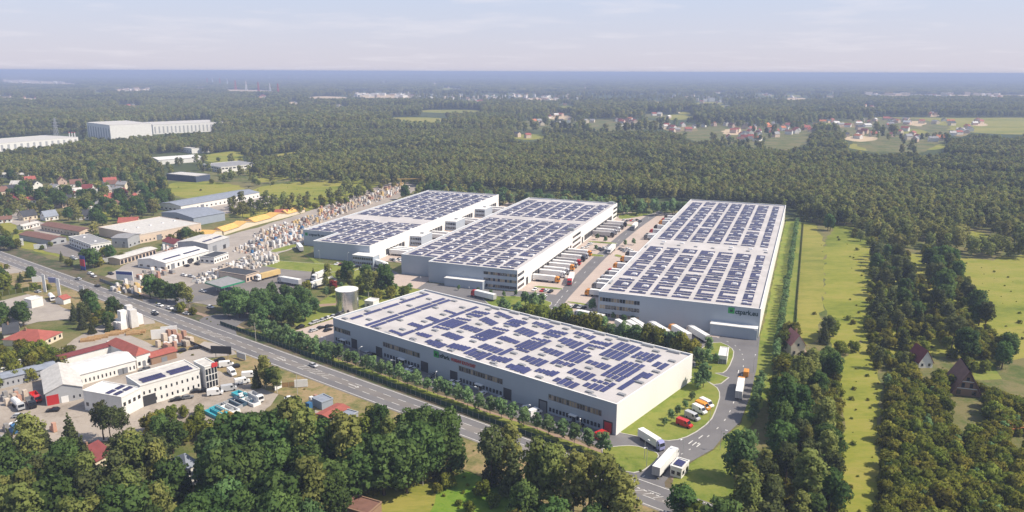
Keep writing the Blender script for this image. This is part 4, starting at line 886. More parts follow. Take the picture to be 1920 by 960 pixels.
# upper and lower window bands and gates, read off the shaded wall
for (x0, y0, x1, y1, n) in [(628, 622, 657, 634, 8), (719, 653, 787, 676, 16), (861, 699, 942, 726, 18), (1029, 752, 1127, 785, 20)]:
    a = FA.front(x0, y0); b = FA.front(x1, y1)
    u0, u1 = a[0], b[0]
    band = obj('window_band', box_mesh('window_band', u0 - 0.2, u1 + 0.2, -0.05, 0.05, 5.55, 7.75, 'door_grey'), WA)
    for i in range(n):
        wd = (u1 - u0) / n
        obj('window', pane_box(wd * 0.72, 1.75, 0.1, 'glass_dark' if R.random() < 0.5 or i in (0, n - 1) else 'glass_warm'), band, (u0 + wd * (i + 0.5), 0, 5.75))
    m = max(4, int(n * 0.75)); wd = (u1 - u0) / m
    for i in range(m):
        if i == m // 2:
            obj('entrance', box_mesh('entrance', u0 + wd * i, u0 + wd * (i + 0.9), -0.09, 0.09, 0.1, 2.7, 'glass_dark'), WA)
            obj('canopy', box_mesh('canopy', u0 + wd * (i - 0.6), u0 + wd * (i + 1.5), -1.6, -0.1, 2.85, 3.05, 'steel_white'), WA)
        else: obj('window', pane_box(wd * 0.62, 1.5, 0.08, 'glass_dark'), WA, (u0 + wd * (i + 0.5), 0, 1.1))
for (x0, y0, x1, y1, m) in [(659, 640, 670, 652, 'door_dark'), (705, 654, 717, 668, 'door_dark'), (789, 681, 803, 697, 'door_dark'), (844, 699, 858, 717, 'door_dark'), (944, 731, 959, 749, 'door_dark'), (1010, 754, 1026, 772, 'door_grey'), (1131, 793, 1148, 815, 'door_red')]:
    u0 = FA.front(x0, y0)[0]; u1 = FA.front(x1, y1)[0]
    g = obj('gate', box_mesh('gate', u0, u1, -0.06, 0.06, 0.1, 4.6, 'door_dark'), WA)
    obj('shutter', box_mesh('shutter', u0 + 0.5, u1 - 0.4, -0.1, 0.1, 0.1, 4.1, m), g)
a = FA.front(818, 663)
logo(WA, a[0], a[1] - 0.2, -0.02, 2.7)
p0, p1 = FA.front(822, 670), FA.front(843, 676); text_sign(WA, 'ctPark', p0[0] + 0.1, a[1] - 1.05, -0.1, 2.2, 'logo_dark', width=p1[0] - p0[0])
p0, p1 = FA.front(846, 677), FA.front(892, 690); text_sign(WA, 'WARSAW SOUTH EAST', p0[0], a[1] - 1.0, -0.1, 1.9, 'logo_red', width=p1[0] - p0[0])
# solar rows of A: pixels of the enlarged crops -> roof
def z3(x, y): return (600 + x / 5.3333, 520 + y / 5.3333)
def z4(x, y): return (940 + x / 5.0526, 580 + y / 5.0526)
S1 = [(300, 408, 435, 370), (450, 358, 612, 312), (630, 302, 785, 256), (805, 245, 948, 200), (965, 192, 1080, 158), (462, 468, 605, 425), (520, 485, 655, 440), (612, 415, 780, 366), (672, 430, 835, 380), (795, 355, 950, 305), (848, 370, 1005, 320), (965, 298, 1110, 250), (1015, 312, 1170, 262), (1125, 240, 1245, 205), (1180, 255, 1300, 218), (805, 572, 940, 522), (960, 515, 1120, 460), (1135, 450, 1285, 398), (1300, 385, 1448, 335), (1460, 325, 1575, 288)]
B3 = [(690, 530, 735, 517, 4, 770, 560, 815, 545), (960, 555, 1000, 542, 5, 1060, 592, 1120, 570), (880, 465, 940, 442, 4, 965, 490, 1025, 468), (1055, 402, 1115, 382, 5, 1140, 430, 1190, 412), (1240, 330, 1280, 318, 4, 1320, 355, 1360, 343), (1195, 462, 1340, 410, 4, 1310, 492, 1465, 440), (1135, 490, 1175, 475, 5, 1260, 515, 1300, 502), (1360, 405, 1400, 392, 5, 1475, 425, 1515, 412), (1520, 345, 1570, 322, 5, 1645, 365, 1700, 345), (1465, 365, 1510, 350, 5, 1580, 388, 1625, 372), (1600, 420, 1680, 392, 4, 1690, 470, 1785, 440), (1405, 500, 1490, 468, 4, 1540, 540, 1625, 508), (1565, 572, 1705, 512, 4, 1690, 600, 1840, 540), (1505, 590, 1550, 578, 5, 1630, 620, 1680, 605), (1725, 500, 1765, 490, 5, 1850, 528, 1895, 515), (1235, 570, 1300, 542, 4, 1355, 612, 1425, 585), (1050, 640, 1130, 615, 4, 1180, 688, 1255, 660), (1270, 685, 1355, 652, 5, 1420, 722, 1505, 690), (1445, 752, 1570, 705, 4, 1575, 808, 1710, 752), (1590, 695, 1680, 655, 4, 1735, 742, 1828, 708), (1755, 355, 1810, 340, 4, 1870, 402, 1920, 385), (1800, 765, 1925, 700, 1, 1800, 765, 1925, 700), (1685, 812, 1750, 770, 4, 1840, 840, 1915, 805), (1785, 605, 1835, 580, 4, 1890, 640, 1940, 615), (1870, 890, 1930, 865, 4, 2010, 930, 2085, 890)]
B4 = [(65, 108, 120, 85, 5, 195, 135, 248, 112), (20, 130, 60, 118, 5, 135, 155, 178, 142), (300, 130, 355, 108, 4, 425, 170, 485, 148), (135, 200, 220, 168, 4, 255, 245, 345, 210), (440, 205, 485, 182, 5, 575, 232, 635, 212), (395, 222, 440, 210, 4, 510, 255, 565, 240), (690, 222, 745, 203, 4, 820, 270, 885, 246), (550, 295, 620, 260, 4, 660, 355, 770, 305), (0, 270, 60, 248, 4, 115, 315, 170, 290), (145, 345, 275, 282, 4, 270, 375, 420, 312), (290, 270, 330, 260, 4, 420, 302, 468, 288), (140, 370, 180, 358, 4, 225, 398, 270, 385), (845, 305, 890, 285, 5, 990, 338, 1050, 312), (840, 340, 880, 330, 4, 945, 365, 985, 352), (705, 382, 845, 320, 1, 705, 382, 845, 320), (750, 390, 790, 378, 3, 805, 405, 845, 392), (1065, 358, 1150, 305, 4, 1210, 405, 1318, 350), (950, 422, 1045, 370, 4, 1095, 470, 1205, 412), (375, 380, 440, 355, 4, 520, 428, 580, 398), (560, 455, 690, 392, 4, 710, 495, 845, 425), (480, 500, 545, 470, 4, 630, 530, 700, 505), (190, 470, 275, 430, 4, 340, 522, 430, 478), (810, 500, 865, 472, 4, 960, 552, 1028, 520), (1280, 425, 1340, 395, 4, 1445, 455, 1500, 425), (1240, 445, 1275, 432, 4, 1390, 482, 1440, 465), (1150, 502, 1195, 485, 4, 1305, 538, 1352, 520), (1010, 585, 1140, 512, 4, 1170, 625, 1310, 550), (960, 612, 1005, 595, 4, 1095, 665, 1170, 632), (1440, 530, 1515, 490, 2, 1490, 555, 1580, 505), (1260, 652, 1370, 590, 1, 1260, 652, 1370, 590), (1355, 640, 1430, 600, 1, 1355, 640, 1430, 600), (1115, 745, 1260, 662, 1, 1115, 745, 1260, 662), (635, 595, 720, 555, 4, 785, 655, 885, 605), (865, 665, 905, 655, 4, 1025, 712, 1075, 695), (785, 720, 840, 685, 4, 945, 762, 1025, 725), (325, 580, 375, 550, 5, 470, 618, 545, 585), (500, 670, 560, 640, 4, 650, 732, 730, 690), (55, 538, 120, 508, 4, 195, 592, 270, 556)]
def a_rows(zf, x0, y0, x1, y1, n, X0, Y0, X1, Y1):
    s0 = FA.roof(*zf(x0, y0)); s1 = FA.roof(*zf(x1, y1)); e0 = FA.roof(*zf(X0, Y0)); e1 = FA.roof(*zf(X1, Y1))
    for i in range(n):
        t = i / max(1, n - 1); ax = ((s0[0] + s1[0]) * (1 - t) + (e0[0] + e1[0]) * t) / 2
        b0 = s0[1] * (1 - t) + e0[1] * t; b1 = s1[1] * (1 - t) + e1[1] * t
        l = max(2.0, round((b1 - b0) / 1.7) * 1.7); step = abs((e0[0] + e1[0]) - (s0[0] + s1[0])) / 2 / max(1, n - 1) if n > 1 else 2.6
        wd = min(2.4, step * 0.76)
        mid_ = (b0 + b1) / 2
        if 0.8 < ax < FA.W - 0.8 and mid_ - l / 2 > 0.6 and mid_ + l / 2 < FA.L - 0.6:
            o = obj('solar_row', solar_strip(wd, l), WA, (ax, mid_ - l / 2, zr), rad(90))
for q in S1: a_rows(z3, *q, 1, *q)
for q in B3: a_rows(z3, *q)
for q in B4: a_rows(z4, *q)
for zf, Lp in ((z3, [(250, 402), (475, 327), (830, 212), (1025, 148), (490, 412), (707, 338), (895, 273), (1090, 208), (580, 498), (800, 418), (1155, 295), (1343, 228), (825, 510), (1043, 432), (1230, 363), (1423, 292), (930, 605), (1150, 520), (1500, 383), (1683, 312), (1190, 618), (1402, 533), (1588, 458), (1775, 383), (1310, 718), (1530, 630), (1870, 478), (1595, 730), (1792, 643), (1735, 845), (655, 552), (905, 630), (1470, 803), (1720, 880)]),
               (z4, [(230, 80), (610, 175), (325, 152), (150, 230), (435, 252), (725, 252), (1018, 277), (555, 338), (855, 360), (1465, 387), (385, 420), (990, 455), (1310, 480), (1618, 480), (120, 405), (550, 525), (830, 545), (1465, 580), (195, 515), (1020, 660), (1310, 680), (360, 630), (645, 645), (835, 772), (1140, 795), (545, 726), (845, 815)])):
    for q in Lp:
        u, v = FA.roof(*zf(*q)); obj('skylight', skylight_mesh(3.0, 1.7, 'skylight_grey'), WA, (min(max(u, 2), FA.W - 2), min(max(v, 1.6), FA.L - 2), zr))
for i in range(9):      # vents along the far parapet
    obj('roof_vent', box_mesh('roof_vent', -2.6, 2.6, -0.5, 0.5, 0, 0.9, 'galvanised') if i == 0 else MESHC['rv'], WA, (48 + i * 11.5, FA.L - 1.4, zr)); MESHC.setdefault('rv', bpy.data.meshes['roof_vent'])

# ---- long warehouses: solar grids
def block_mesh(w, kind):
    def make():
        mb = MB(); rows = [0, 2.5, 5.0, 7.5]
        for i, y in enumerate(rows):
            segs = [(0, w)]
            if kind == 0 and i in (1, 2): segs = [(0, w * 0.45), (w * 0.86, w)]
            if kind == 1 and i in (1, 2): segs = [(w * 0.3, w * 0.62)]
            if kind == 2 and i in (1, 2): segs = [(0, w * 0.22)]
            if kind == 3 and i in (1, 2): segs = [(0, w * 0.55)]
            for x0, x1 in segs:
                n = max(1, round((x1 - x0) / 2.05)); s = (x1 - x0) / n
                for k in range(n):
                    a = x0 + k * s + .05; b = x0 + (k + 1) * s - .05
                    mb.hexa([(a, y, .12), (b, y, .12), (b, y + 2.2, .34), (a, y + 2.2, .34), (a, y, .17), (b, y, .17), (b, y + 2.2, .39), (a, y + 2.2, .39)], 0)
        return mb.mesh('solar_array', 'solar_dark')
    return cached(('blk', round(w, 2), kind), make)
def solar_grid(F, root, cols, y0, y1, skip=(), ok=None, per=21.6):
    z = F.h - 0.65; y = y0
    while y + 9 < y1:
        for c, (x0, x1) in enumerate(cols):
            w = x1 - x0
            def put(me, yy, dx=0.0, name='solar_array', d=9.7):
                if any(a < yy + d and yy < b for a, b in skip): return
                if yy + d > y1 or (ok and not ok(x0, yy)): return
                obj(name, me, root, (x0 + dx, yy, z))
            put(solar_strip(2.1, w, 'solar_dark'), y + 1.3 + R.uniform(-.2, .2), d=2.4)
            put(skylight_mesh(2.2, 1.7, 'skylight_white' if R.random() < .7 else 'skylight_grey'), y + 3.6, w * R.choice((0.35, 0.5, 0.62)), 'skylight', 2)
            if R.random() < 0.9: put(solar_strip(2.1, w, 'solar_dark'), y + 6.6, d=2.4)
            kd = R.choice((0, 0, 0, 1, 3, 2))
            put(block_mesh(w, kd), y + 9.6)
            if kd in (0, 1, 3): put(skylight_mesh(2.4, 2.4, 'skylight_white'), y + 9.6 + 4.9, w * (0.66 if kd == 0 else 0.8), 'skylight', 3)
        y += per
def dock(F, root, ys, x=None):
    for y in ys:
        d = obj('dock_door', pane_box(2.9, 3.3, 0.08, 'door_dark', 'dock_door'), root, (F.W if x is None else x, y, 1.0), rad(90))
        obj('dock_shelter', cached('dshel', lambda: MB().bx(-1.8, 1.8, -0.12, 0.06, 3.35, 3.9).bx(-1.9, -1.5, -0.12, 0.06, -0.2, 3.34).bx(1.5, 1.9, -0.12, 0.06, -0.2, 3.34).mesh('dock_shelter', 'chassis_grey')), d)
FD, WD, RD_ = warehouse('D', 'long rightmost white warehouse with the green lettered name near its low front annex')
solar_grid(FD, WD, [(3.3 + 10.55 * i, 3.3 + 10.55 * i + 8.3) for i in range(6)] + [(67.6, 72.4)], 6, 298, skip=[(112, 126)])
for x in range(7): obj('skylight', skylight_mesh(2.2, 1.7, 'skylight_grey'), WD, (9 + 10.5 * x, 121, FD.h - .65))
for z in (2.2, 6.4, 10.2): windows_front(FD, WD, 0.6, 20.8, z - 1.0, z + 0.9, 14, ('glass_dark', 'glass_dark', 'glass_warm'), 0.12)
for z in (2.2, 6.4, 10.2): windows_side(FD, WD, 0.8, 12, z - 1.0, z + 0.9, 7, ('glass_dark',), 0.12, x=0)
a = FD.front(1371.3, 582); logo(WD, a[0], a[1], -0.02, 2.9)
p0, p1 = FD.front(1378.5, 582), FD.front(1421, 589); text_sign(WD, 'ctpark.eu', p0[0], a[1] - 1.35, -0.1, 3.2, 'logo_dark', width=p1[0] - p0[0])
an = [FD.gnd(1331, 626), FD.gnd(1421, 636)]
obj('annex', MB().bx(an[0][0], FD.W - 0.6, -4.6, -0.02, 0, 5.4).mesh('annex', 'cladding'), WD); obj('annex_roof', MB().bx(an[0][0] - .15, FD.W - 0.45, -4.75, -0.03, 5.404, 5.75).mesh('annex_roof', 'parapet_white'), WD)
dock(FD, WD, [y for y in np.arange(20, 290, 4.4)], x=0)
for i in range(3): obj('roof_vent', MESHC['rv'], WD, (1.2, 20 + i * 90, FD.h - .65), rad(90))
FB, WB, RB_ = warehouse('B', 'middle white warehouse with three window bands on its corner and trailers at its docks', (23.5, 10.0))
solar_grid(FB, WB, [(3.0 + 10.6 * i, 3.0 + 10.6 * i + 8.6) for i in range(7)], 4, 236, skip=[(146, 153)], ok=lambda x, y: not (x < 24 and y < 12))
for z in (2.0, 5.6, 9.2):
    windows_front(FB, WB, 58.5, 78.6, z - 0.8, z + 0.8, 14, ('glass_dark', 'glass_warm', 'glass_dark'), 0.1)
    windows_side(FB, WB, 0.6, 11, z - 0.8, z + 0.8, 7, ('glass_dark',), 0.1); windows_side(FB, WB, 226, 239, z - 0.8, z + 0.8, 8, ('glass_dark',), 0.1)
    windows_side(FB, WB, 108, 128, z - 0.8, z + 0.8, 13, ('glass_dark',), 0.1)
obj('gate', pane_box(3.4, 4.4, 0.08, 'door_dark', 'gate'), WB, (FB.W, 16, 0.2), rad(90)); obj('gate', pane_box(3.4, 4.4, 0.08, 'door_dark', 'gate'), WB, (FB.W, 103.5, 0.2), rad(90)); obj('gate', pane_box(3.4, 4.4, 0.08, 'door_dark', 'gate'), WB, (FB.W, 133, 0.2), rad(90))
DB = [y for y in np.arange(27, 100, 4.4)] + [y for y in np.arange(140, 222, 4.4)]
dock(FB, WB, DB)
p0, p1 = FB.gnd(826, 540), FB.gnd(897, 549)
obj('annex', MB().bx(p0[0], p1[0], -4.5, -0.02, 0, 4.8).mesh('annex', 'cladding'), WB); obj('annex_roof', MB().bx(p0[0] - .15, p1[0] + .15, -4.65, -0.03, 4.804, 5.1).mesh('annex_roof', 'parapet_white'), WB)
for y in (120, 238): obj('roof_hatch', cached('hatch', lambda: box_mesh('roof_hatch', -2.2, 2.2, -1.4, 1.4, 0, 2.0, 'galvanised')), WB, (FB.W - 4.5, y - 1.0, FB.h - .65))
FC, WC, RC_ = warehouse('C', 'leftmost white warehouse with a stepped front and green lettering on its recessed wall', (28.3, 28.5))
solar_grid(FC, WC, [(2.4 + 9.7 * i, 2.4 + 9.7 * i + 8.0) for i in range(7)], 4, 222, skip=[(86, 96)], ok=lambda x, y: not (x < 29 and y < 30))
dock(FC, WC, [y for y in np.arange(22, 48, 4.4)] + [y for y in np.arange(78, 108, 4.4)] + [y for y in np.arange(132, 165, 4.4)] + [y for y in np.arange(190, 220, 4.4)])
for y in (54, 112, 170):
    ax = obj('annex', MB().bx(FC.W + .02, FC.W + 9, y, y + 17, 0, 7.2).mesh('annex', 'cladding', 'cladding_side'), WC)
    obj('annex_roof', MB().bx(FC.W + .03, FC.W + 9.15, y - .15, y + 17.15, 7.204, 7.5).mesh('annex_roof', 'parapet_white'), ax); obj('roof_unit', box_mesh('roof_unit', FC.W + 4, FC.W + 6.4, y + 8, y + 10, 7.52, 8.5, 'galvanised'), ax)
    for i in range(6):
        for z in (1.4, 4.6): obj('window', pane_box(1.1, 1.5, 0.06, 'glass_dark'), ax, (FC.W + 1.2 + i * 1.4, y, z))
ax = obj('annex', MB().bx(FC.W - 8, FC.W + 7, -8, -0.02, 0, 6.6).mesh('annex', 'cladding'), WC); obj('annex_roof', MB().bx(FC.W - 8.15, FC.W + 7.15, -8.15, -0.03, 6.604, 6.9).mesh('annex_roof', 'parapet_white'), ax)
for i in range(9):
    for z in (1.2, 4.2): obj('window', pane_box(1.2, 1.4, 0.06, 'glass_dark'), ax, (FC.W - 7 + i * 1.6, -8, z))
logo(WC, 2.6, FC.h - 3.0, 28.48, 2.2); text_sign(WC, 'ctpark.eu', 4.6, FC.h - 3.9, 28.4, 2.6, 'logo_dark', width=13.5)

# ------------------------------------------------------------------ vehicles
VZ = 0.225
def wheel_mesh(r, w):
    return cached(('wheel', r, w), lambda: MB().tube((0, -w / 2, 0), (0, w / 2, 0), r, n=10).mesh('wheel', 'rubber'))
def car_meshes(kind):
    def make():
        if kind == 'car':
            b = MB().profile([(-2.15, .32), (2.1, .32), (2.2, .62), (2.05, .78), (1.0, .92), (-1.55, .95), (-2.15, .9), (-2.22, .6)], -.88, .88)
            b.hexa([(-1.45, -.68, 1.34), (.1, -.68, 1.38), (.1, .68, 1.38), (-1.45, .68, 1.34), (-1.35, -.62, 1.46), (.0, -.62, 1.48), (.0, .62, 1.48), (-1.35, .62, 1.46)])
            g = MB().hexa([(-2.0, -.8, .94), (1.0, -.8, .91), (1.0, .8, .91), (-2.0, .8, .94), (-1.45, -.66, 1.37), (.12, -.66, 1.39), (.12, .66, 1.39), (-1.45, .66, 1.37)])
            return b.mesh('body', 'paint_white'), g.mesh('windows', 'glass_dark'), 0.32, 1.32
        b = MB().profile([(-2.9, .35), (2.75, .35), (2.9, .75), (2.8, 1.15), (2.1, 1.35), (1.35, 2.25), (1.0, 2.45), (-2.85, 2.5), (-2.95, 2.3)], -.98, .98)
        g = MB().hexa([(1.38, -.86, 2.22), (2.06, -.9, 1.42), (2.06, .9, 1.42), (1.38, .86, 2.22), (1.43, -.86, 2.27), (2.13, -.9, 1.42), (2.13, .9, 1.42), (1.43, .86, 2.27)])
        g.bx(0.5, 1.3, -1.0, -.98, 1.45, 2.15).bx(0.5, 1.3, .98, 1.0, 1.45, 2.15)
        return b.mesh('body', 'paint_white'), g.mesh('windows', 'glass_dark'), 0.37, 1.75
    return cached(('car', kind), make)
def car(x, y, heading, paint, label, group, kind='car', z=VZ):
    b, g, r, wx = car_meshes(kind)
    t = thing('parked_car' if kind == 'car' else 'delivery_van', label, 'car' if kind == 'car' else 'van', (x, y, z), heading, group)
    obj('body', b, t, m='paint_' + paint); obj('windows', g, t)
    wy = .8 if kind == 'car' else .9
    for sx in (-1, 1):
        for sy in (-1, 1): obj('wheel', wheel_mesh(r, .24), t, (sx * wx * (1 if sx < 0 else 1.02), sy * wy, r))
    return t
def truck_meshes():
    def make():
        cab = MB().profile([(13.95, .75), (16.35, .75), (16.45, 1.6), (16.4, 2.0), (16.0, 3.2), (15.5, 3.75), (14.1, 3.85), (13.95, 3.6)], -1.22, 1.22).mesh('cab', 'paint_white')
        ws = MB().hexa([(16.43, -1.12, 2.0), (16.47, -1.12, 2.0), (16.47, 1.12, 2.0), (16.43, 1.12, 2.0), (16.04, -1.08, 3.12), (16.09, -1.08, 3.12), (16.09, 1.08, 3.12), (16.04, 1.08, 3.12)]).mesh('windscreen', 'glass_dark')
        sw = MB().bx(15.1, 15.9, -.02, .02, 2.1, 2.85).mesh('side_window', 'glass_dark')
        ch = MB().bx(10.2, 16.2, -.5, .5, .55, .95).bx(.3, 10.6, -.55, .55, .85, 1.14).mesh('chassis', 'chassis_grey')
        tr = MB().bx(0, 13.6, -1.27, 1.27, 1.16, 4.0).mesh('trailer_box', 'tarp_white')
        dr = MB().bx(-.05, -.005, -1.2, -.03, 1.25, 3.9).bx(-.05, -.005, .03, 1.2, 1.25, 3.9).mesh('rear_doors', 'tarp_grey')
        sk = MB().bx(5.6, 10.0, -1.24, -1.2, .5, 1.1).bx(5.6, 10.0, 1.2, 1.24, .5, 1.1).mesh('side_skirt', 'chassis_grey')
        return cab, ws, sw, ch, tr, dr, sk
    return cached('truck', make)
def truck(p, heading, paint, label, group, name='articulated_truck', cabin=True, box='tarp_white'):
    "p = rear end on the ground"
    cab, ws, sw, ch, tr, dr, sk = truck_meshes()
    t = thing(name, label, 'truck' if cabin else 'trailer', (p[0], p[1], VZ), heading, group)
    b = obj('trailer_box', tr, t, m=box); obj('rear_doors', dr, b)
    ax = [2.2, 3.5, 4.8]
    if cabin:
        c = obj('cab', cab, t, m='paint_' + paint); obj('windscreen', ws, c)
        for sy in (-1, 1): obj('side_window', sw, c, (0, sy * 1.235, 0))
        obj('chassis', ch, t); obj('side_skirt', sk, t); ax += [12.3, 15.5]
    else:
        obj('chassis', cached('tch', lambda: MB().bx(.3, 13.2, -.55, .55, .85, 1.14).bx(10.3, 10.6, -.9, -.7, 0.02, .85).bx(10.3, 10.6, .7, .9, 0.02, .85).mesh('chassis', 'chassis_grey')), t); obj('side_skirt', sk, t)
    for x in ax:
        for sy in (-1, 1): obj('wheel', wheel_mesh(.5, .34), t, (x, sy * 1.05, .5))
    return t
def head(px0, px1):
    a = G(*px0); b = G(*px1); return math.atan2(b.y - a.y, b.x - a.x)
def drive(rear, front, paint, label, group=None, **kw):
    h = head(rear, front); p = g2(*rear); return truck(p, h, paint, label, group, **kw)
hB = -FB.th     # +x of the warehouse frames
# trailers at the right hand docks of B, cabs outwards (read off the cab pixels)
SEQ = dict(orange='yellow', white='white', red='red', grey='grey', black='black', silver='silver')
for (px, col) in [((1050, 531), 'orange'), ((1058, 521), 'white'), ((1064, 515), 'silver'), ((1069, 507), 'orange'), ((1076, 502), 'silver'), ((1081, 497), 'red'), ((1090, 490), 'black'), ((1096, 485), 'silver'), ((1102, 480), 'orange'),
                  ((1148, 445), 'black'), ((1154, 440), 'silver'), ((1160, 435), 'white'), ((1164, 430), 'grey'), ((1170, 425), 'black')]:
    y = FB.gnd(*px)[1]; far = y > 110
    truck(FB.w(FB.W + 0.5, y), hB, col, '%s cab truck with pale trailer at the %s docks of the middle warehouse' % (SEQ[col], 'far' if far else 'near'), 'trucks at the docks of the middle warehouse', box=R.choice(('tarp_white', 'tarp_white', 'tarp_grey')) if True else '')
for (px, col) in [((1092, 553), 'orange'), ((1100, 540), 'grey'), ((1110, 533), 'white'), ((1116, 526), 'silver'), ((1128, 518), 'grey'), ((1137, 514), 'red'), ((1148, 503), 'orange'), ((1160, 490), 'orange'), ((1170, 481), 'black'),
                  ((1202, 448), 'grey'), ((1208, 446), 'black'), ((1214, 438), 'red'), ((1222, 430), 'black'), ((1231, 421), 'orange'), ((1236, 417), 'red'), ((1242, 412), 'black')]:
    y = FD.gnd(*px)[1]; far = y > 120
    truck(FD.w(-0.5, y), hB + math.pi, col, '%s cab truck backed up to the %s docks of the rightmost warehouse' % (SEQ[col], 'far' if far else 'near'), 'trucks at the docks of the rightmost warehouse')
for y in (24.5, 29, 33.5, 80, 88.5, 137, 145, 194, 203):
    truck(FC.w(FC.W + 0.5, y), hB, R.choice(('white', 'silver')), 'white truck at the docks in the gap between left and middle warehouse', 'trucks in the gap between the warehouses')
drive((1073, 523), (1061, 552), 'red', 'red cab truck with white trailer driving along the inner road')
drive((1151, 468), (1137, 482), 'white', 'white truck driving on the inner road past the car parks')
drive((1193, 426), (1182, 438), 'grey', 'grey cab truck turning off the inner road')
drive((1384, 753), (1391, 716), 'orange', 'white trailer truck driving up the access road away from the gatehouse')
drive((1200, 822), (1238, 846), 'lilac', 'lilac blue cab truck with white box leaving the front warehouse').scale = (.68, .9, .92)
drive((1229, 899), (1264, 859), 'white', 'white truck stopped beside the gatehouse')
drive((928, 566), (876, 553), 'red', 'red cab truck passing behind the front warehouse')
drive((566, 474), (551, 455), 'white', 'white truck climbing the ramp beside the leftmost warehouse', box='tarp_white')
drive((698, 496), (730, 506), 'white', 'white truck passing the low annex of the leftmost warehouse')
for i, (a, b) in enumerate([((1132, 606), (1085, 596)), ((1127, 620), (1104, 604)), ((1184, 630), (1154, 612)), ((1205, 632), (1175, 614)), ((1212, 628), (1188, 613)), ((1252, 636), (1224, 619)), ((1292, 642), (1262, 624)), ((1326, 645), (1298, 628))]):
    col = ['white', 'grey', 'black', 'white', 'white', 'silver', 'orange', 'silver'][i]
    drive(a, b, col, '%s white trailer parked in the slanted row before the rightmost warehouse' % ['long', 'hidden', 'shaded', 'first paired', 'second paired', 'single', 'orange hauled', 'last'][i], 'trailers parked before the rightmost warehouse', name='parked_trailer', cabin=i in (0, 5, 6, 7))
# vans by the lawn
for (a, b), col, lab in zip([((1268, 795), (1298, 806)), ((1284, 781), (1312, 793)), ((1298, 768), (1325, 781)), ((1304, 762), (1331, 773)), ((1311, 756), (1338, 769))], ('red', 'silver', 'white', 'orange', 'white'), ('red delivery van at the end of the row on the lawn edge', 'silver delivery van beside the red one', 'white delivery van between the silver and orange ones', 'orange delivery van parked among white ones', 'white delivery van beyond the orange one')):
    c = g2((a[0] + b[0]) / 2, (a[1] + b[1]) / 2); car(c[0], c[1], head(a, b), col, lab, 'vans parked by the lawn', 'van', z=0.36)
c = g2(1399, 704); car(*c, head((1397, 710), (1401, 692)), 'orange', 'orange van driving on the access road', None, 'van')
# car parks
def cars(pxs, ang, place, group, pal=('white', 'black', 'silver', 'white', 'grey', 'black')):
    for i, q in enumerate(pxs):
        col = q[2] if len(q) > 2 else R.choice(pal); p = g2(q[0], q[1])
        car(p[0], p[1], ang + R.choice((0, math.pi)) + R.uniform(-.04, .04), col, '%s car parked %s' % (col, place), group)
hA = -FA.th
cars([(563, 615, 'black'), (588, 622, 'silver'), (602, 617, 'black'), (615, 621, 'black'), (617, 614, 'black'), (587, 608, 'silver'), (596, 605, 'silver'), (603, 603, 'silver'), (610, 600, 'black'), (617, 598, 'white'), (623, 596, 'silver'), (631, 594, 'black'), (640, 590, 'grey')], hA + rad(90), 'beside the end wall of the front warehouse', 'cars beside the front warehouse')
cars([(768, 694, 'white'), (775, 697, 'silver'), (849, 719, 'white'), (857, 722, 'white'), (905, 741, 'white'), (700, 668, 'black'), (690, 665, 'silver'), (740, 684, 'black'), (810, 707, 'grey'), (935, 752, 'silver'), (985, 768, 'white'), (1000, 773, 'black'), (1060, 795, 'silver'), (1085, 803, 'black')], hA + rad(90), 'in front of the shaded wall of the front warehouse', 'cars along the shaded wall')
cars([(1003, 545, 'white'), (1017, 547, 'red'), (1025, 547, 'white'), (1032, 549, 'black'), (1020, 558, 'white'), (1010, 557, 'silver')], hB + rad(80), 'near the window corner of the middle warehouse', 'cars at the middle warehouse corner')
cars([(1071, 577, 'white'), (1079, 577, 'black'), (1087, 578, 'silver'), (1095, 579, 'black'), (1070, 588, 'silver')], hB + rad(80), 'at the office corner of the rightmost warehouse', 'cars at the rightmost office corner')
cars([(1118 + 5 * i, 466 + (i % 3) * 2.2) for i in range(7)] + [(1093, 467, 'white'), (1100, 465, 'white'), (1104, 460, 'silver'), (1108, 459, 'white')] + [(1163 + 4.5 * i, 468 + (i % 3) * 2.4) for i in range(6)], hB + rad(80), 'in the car park halfway along the inner road', 'cars halfway along the inner road')
cars([(1170 + 6 * i, 414 + (i % 2) * 1.5) for i in range(6)] + [(1184, 415, 'red'), (1200, 417, 'black')], hB + rad(80), 'at the far end of the inner road', 'cars at the far end')
cars([(632 + 9.5 * i, 497 + 1.3 * i) for i in range(9)] + [(640, 498, 'red')] + [(735 + 4 * i, 488 + (i % 3)) for i in range(6)], hB + rad(85), 'along the front of the leftmost warehouse', 'cars before the leftmost warehouse')
for q, col, d, lab in [((588, 688), 'silver', 1, 'silver car driving on the main road past the pool yard'), ((183, 538), 'black', -1, 'dark car driving on the main road past the builders yard'), ((291, 591), 'black', -1, 'dark car on the main road beside the grass verge'), ((290, 588), 'white', 1, 'white car meeting a dark car on the main road')]:
    p = g2(*q); car(p[0], p[1], math.atan2(rd.y, rd.x) + (0 if d > 0 else math.pi), col, lab, None)
c = FA.front(1140, 810)[0]; p = FA.w(c, -4); car(p[0], p[1], hA + rad(80), 'red', 'red van in front of the open red gate', None, 'van')
c = FA.front(1015, 770)[0]; p = FA.w(c, -4); car(p[0], p[1], hA + rad(80), 'white', 'white van in front of the grey gate', None, 'van')
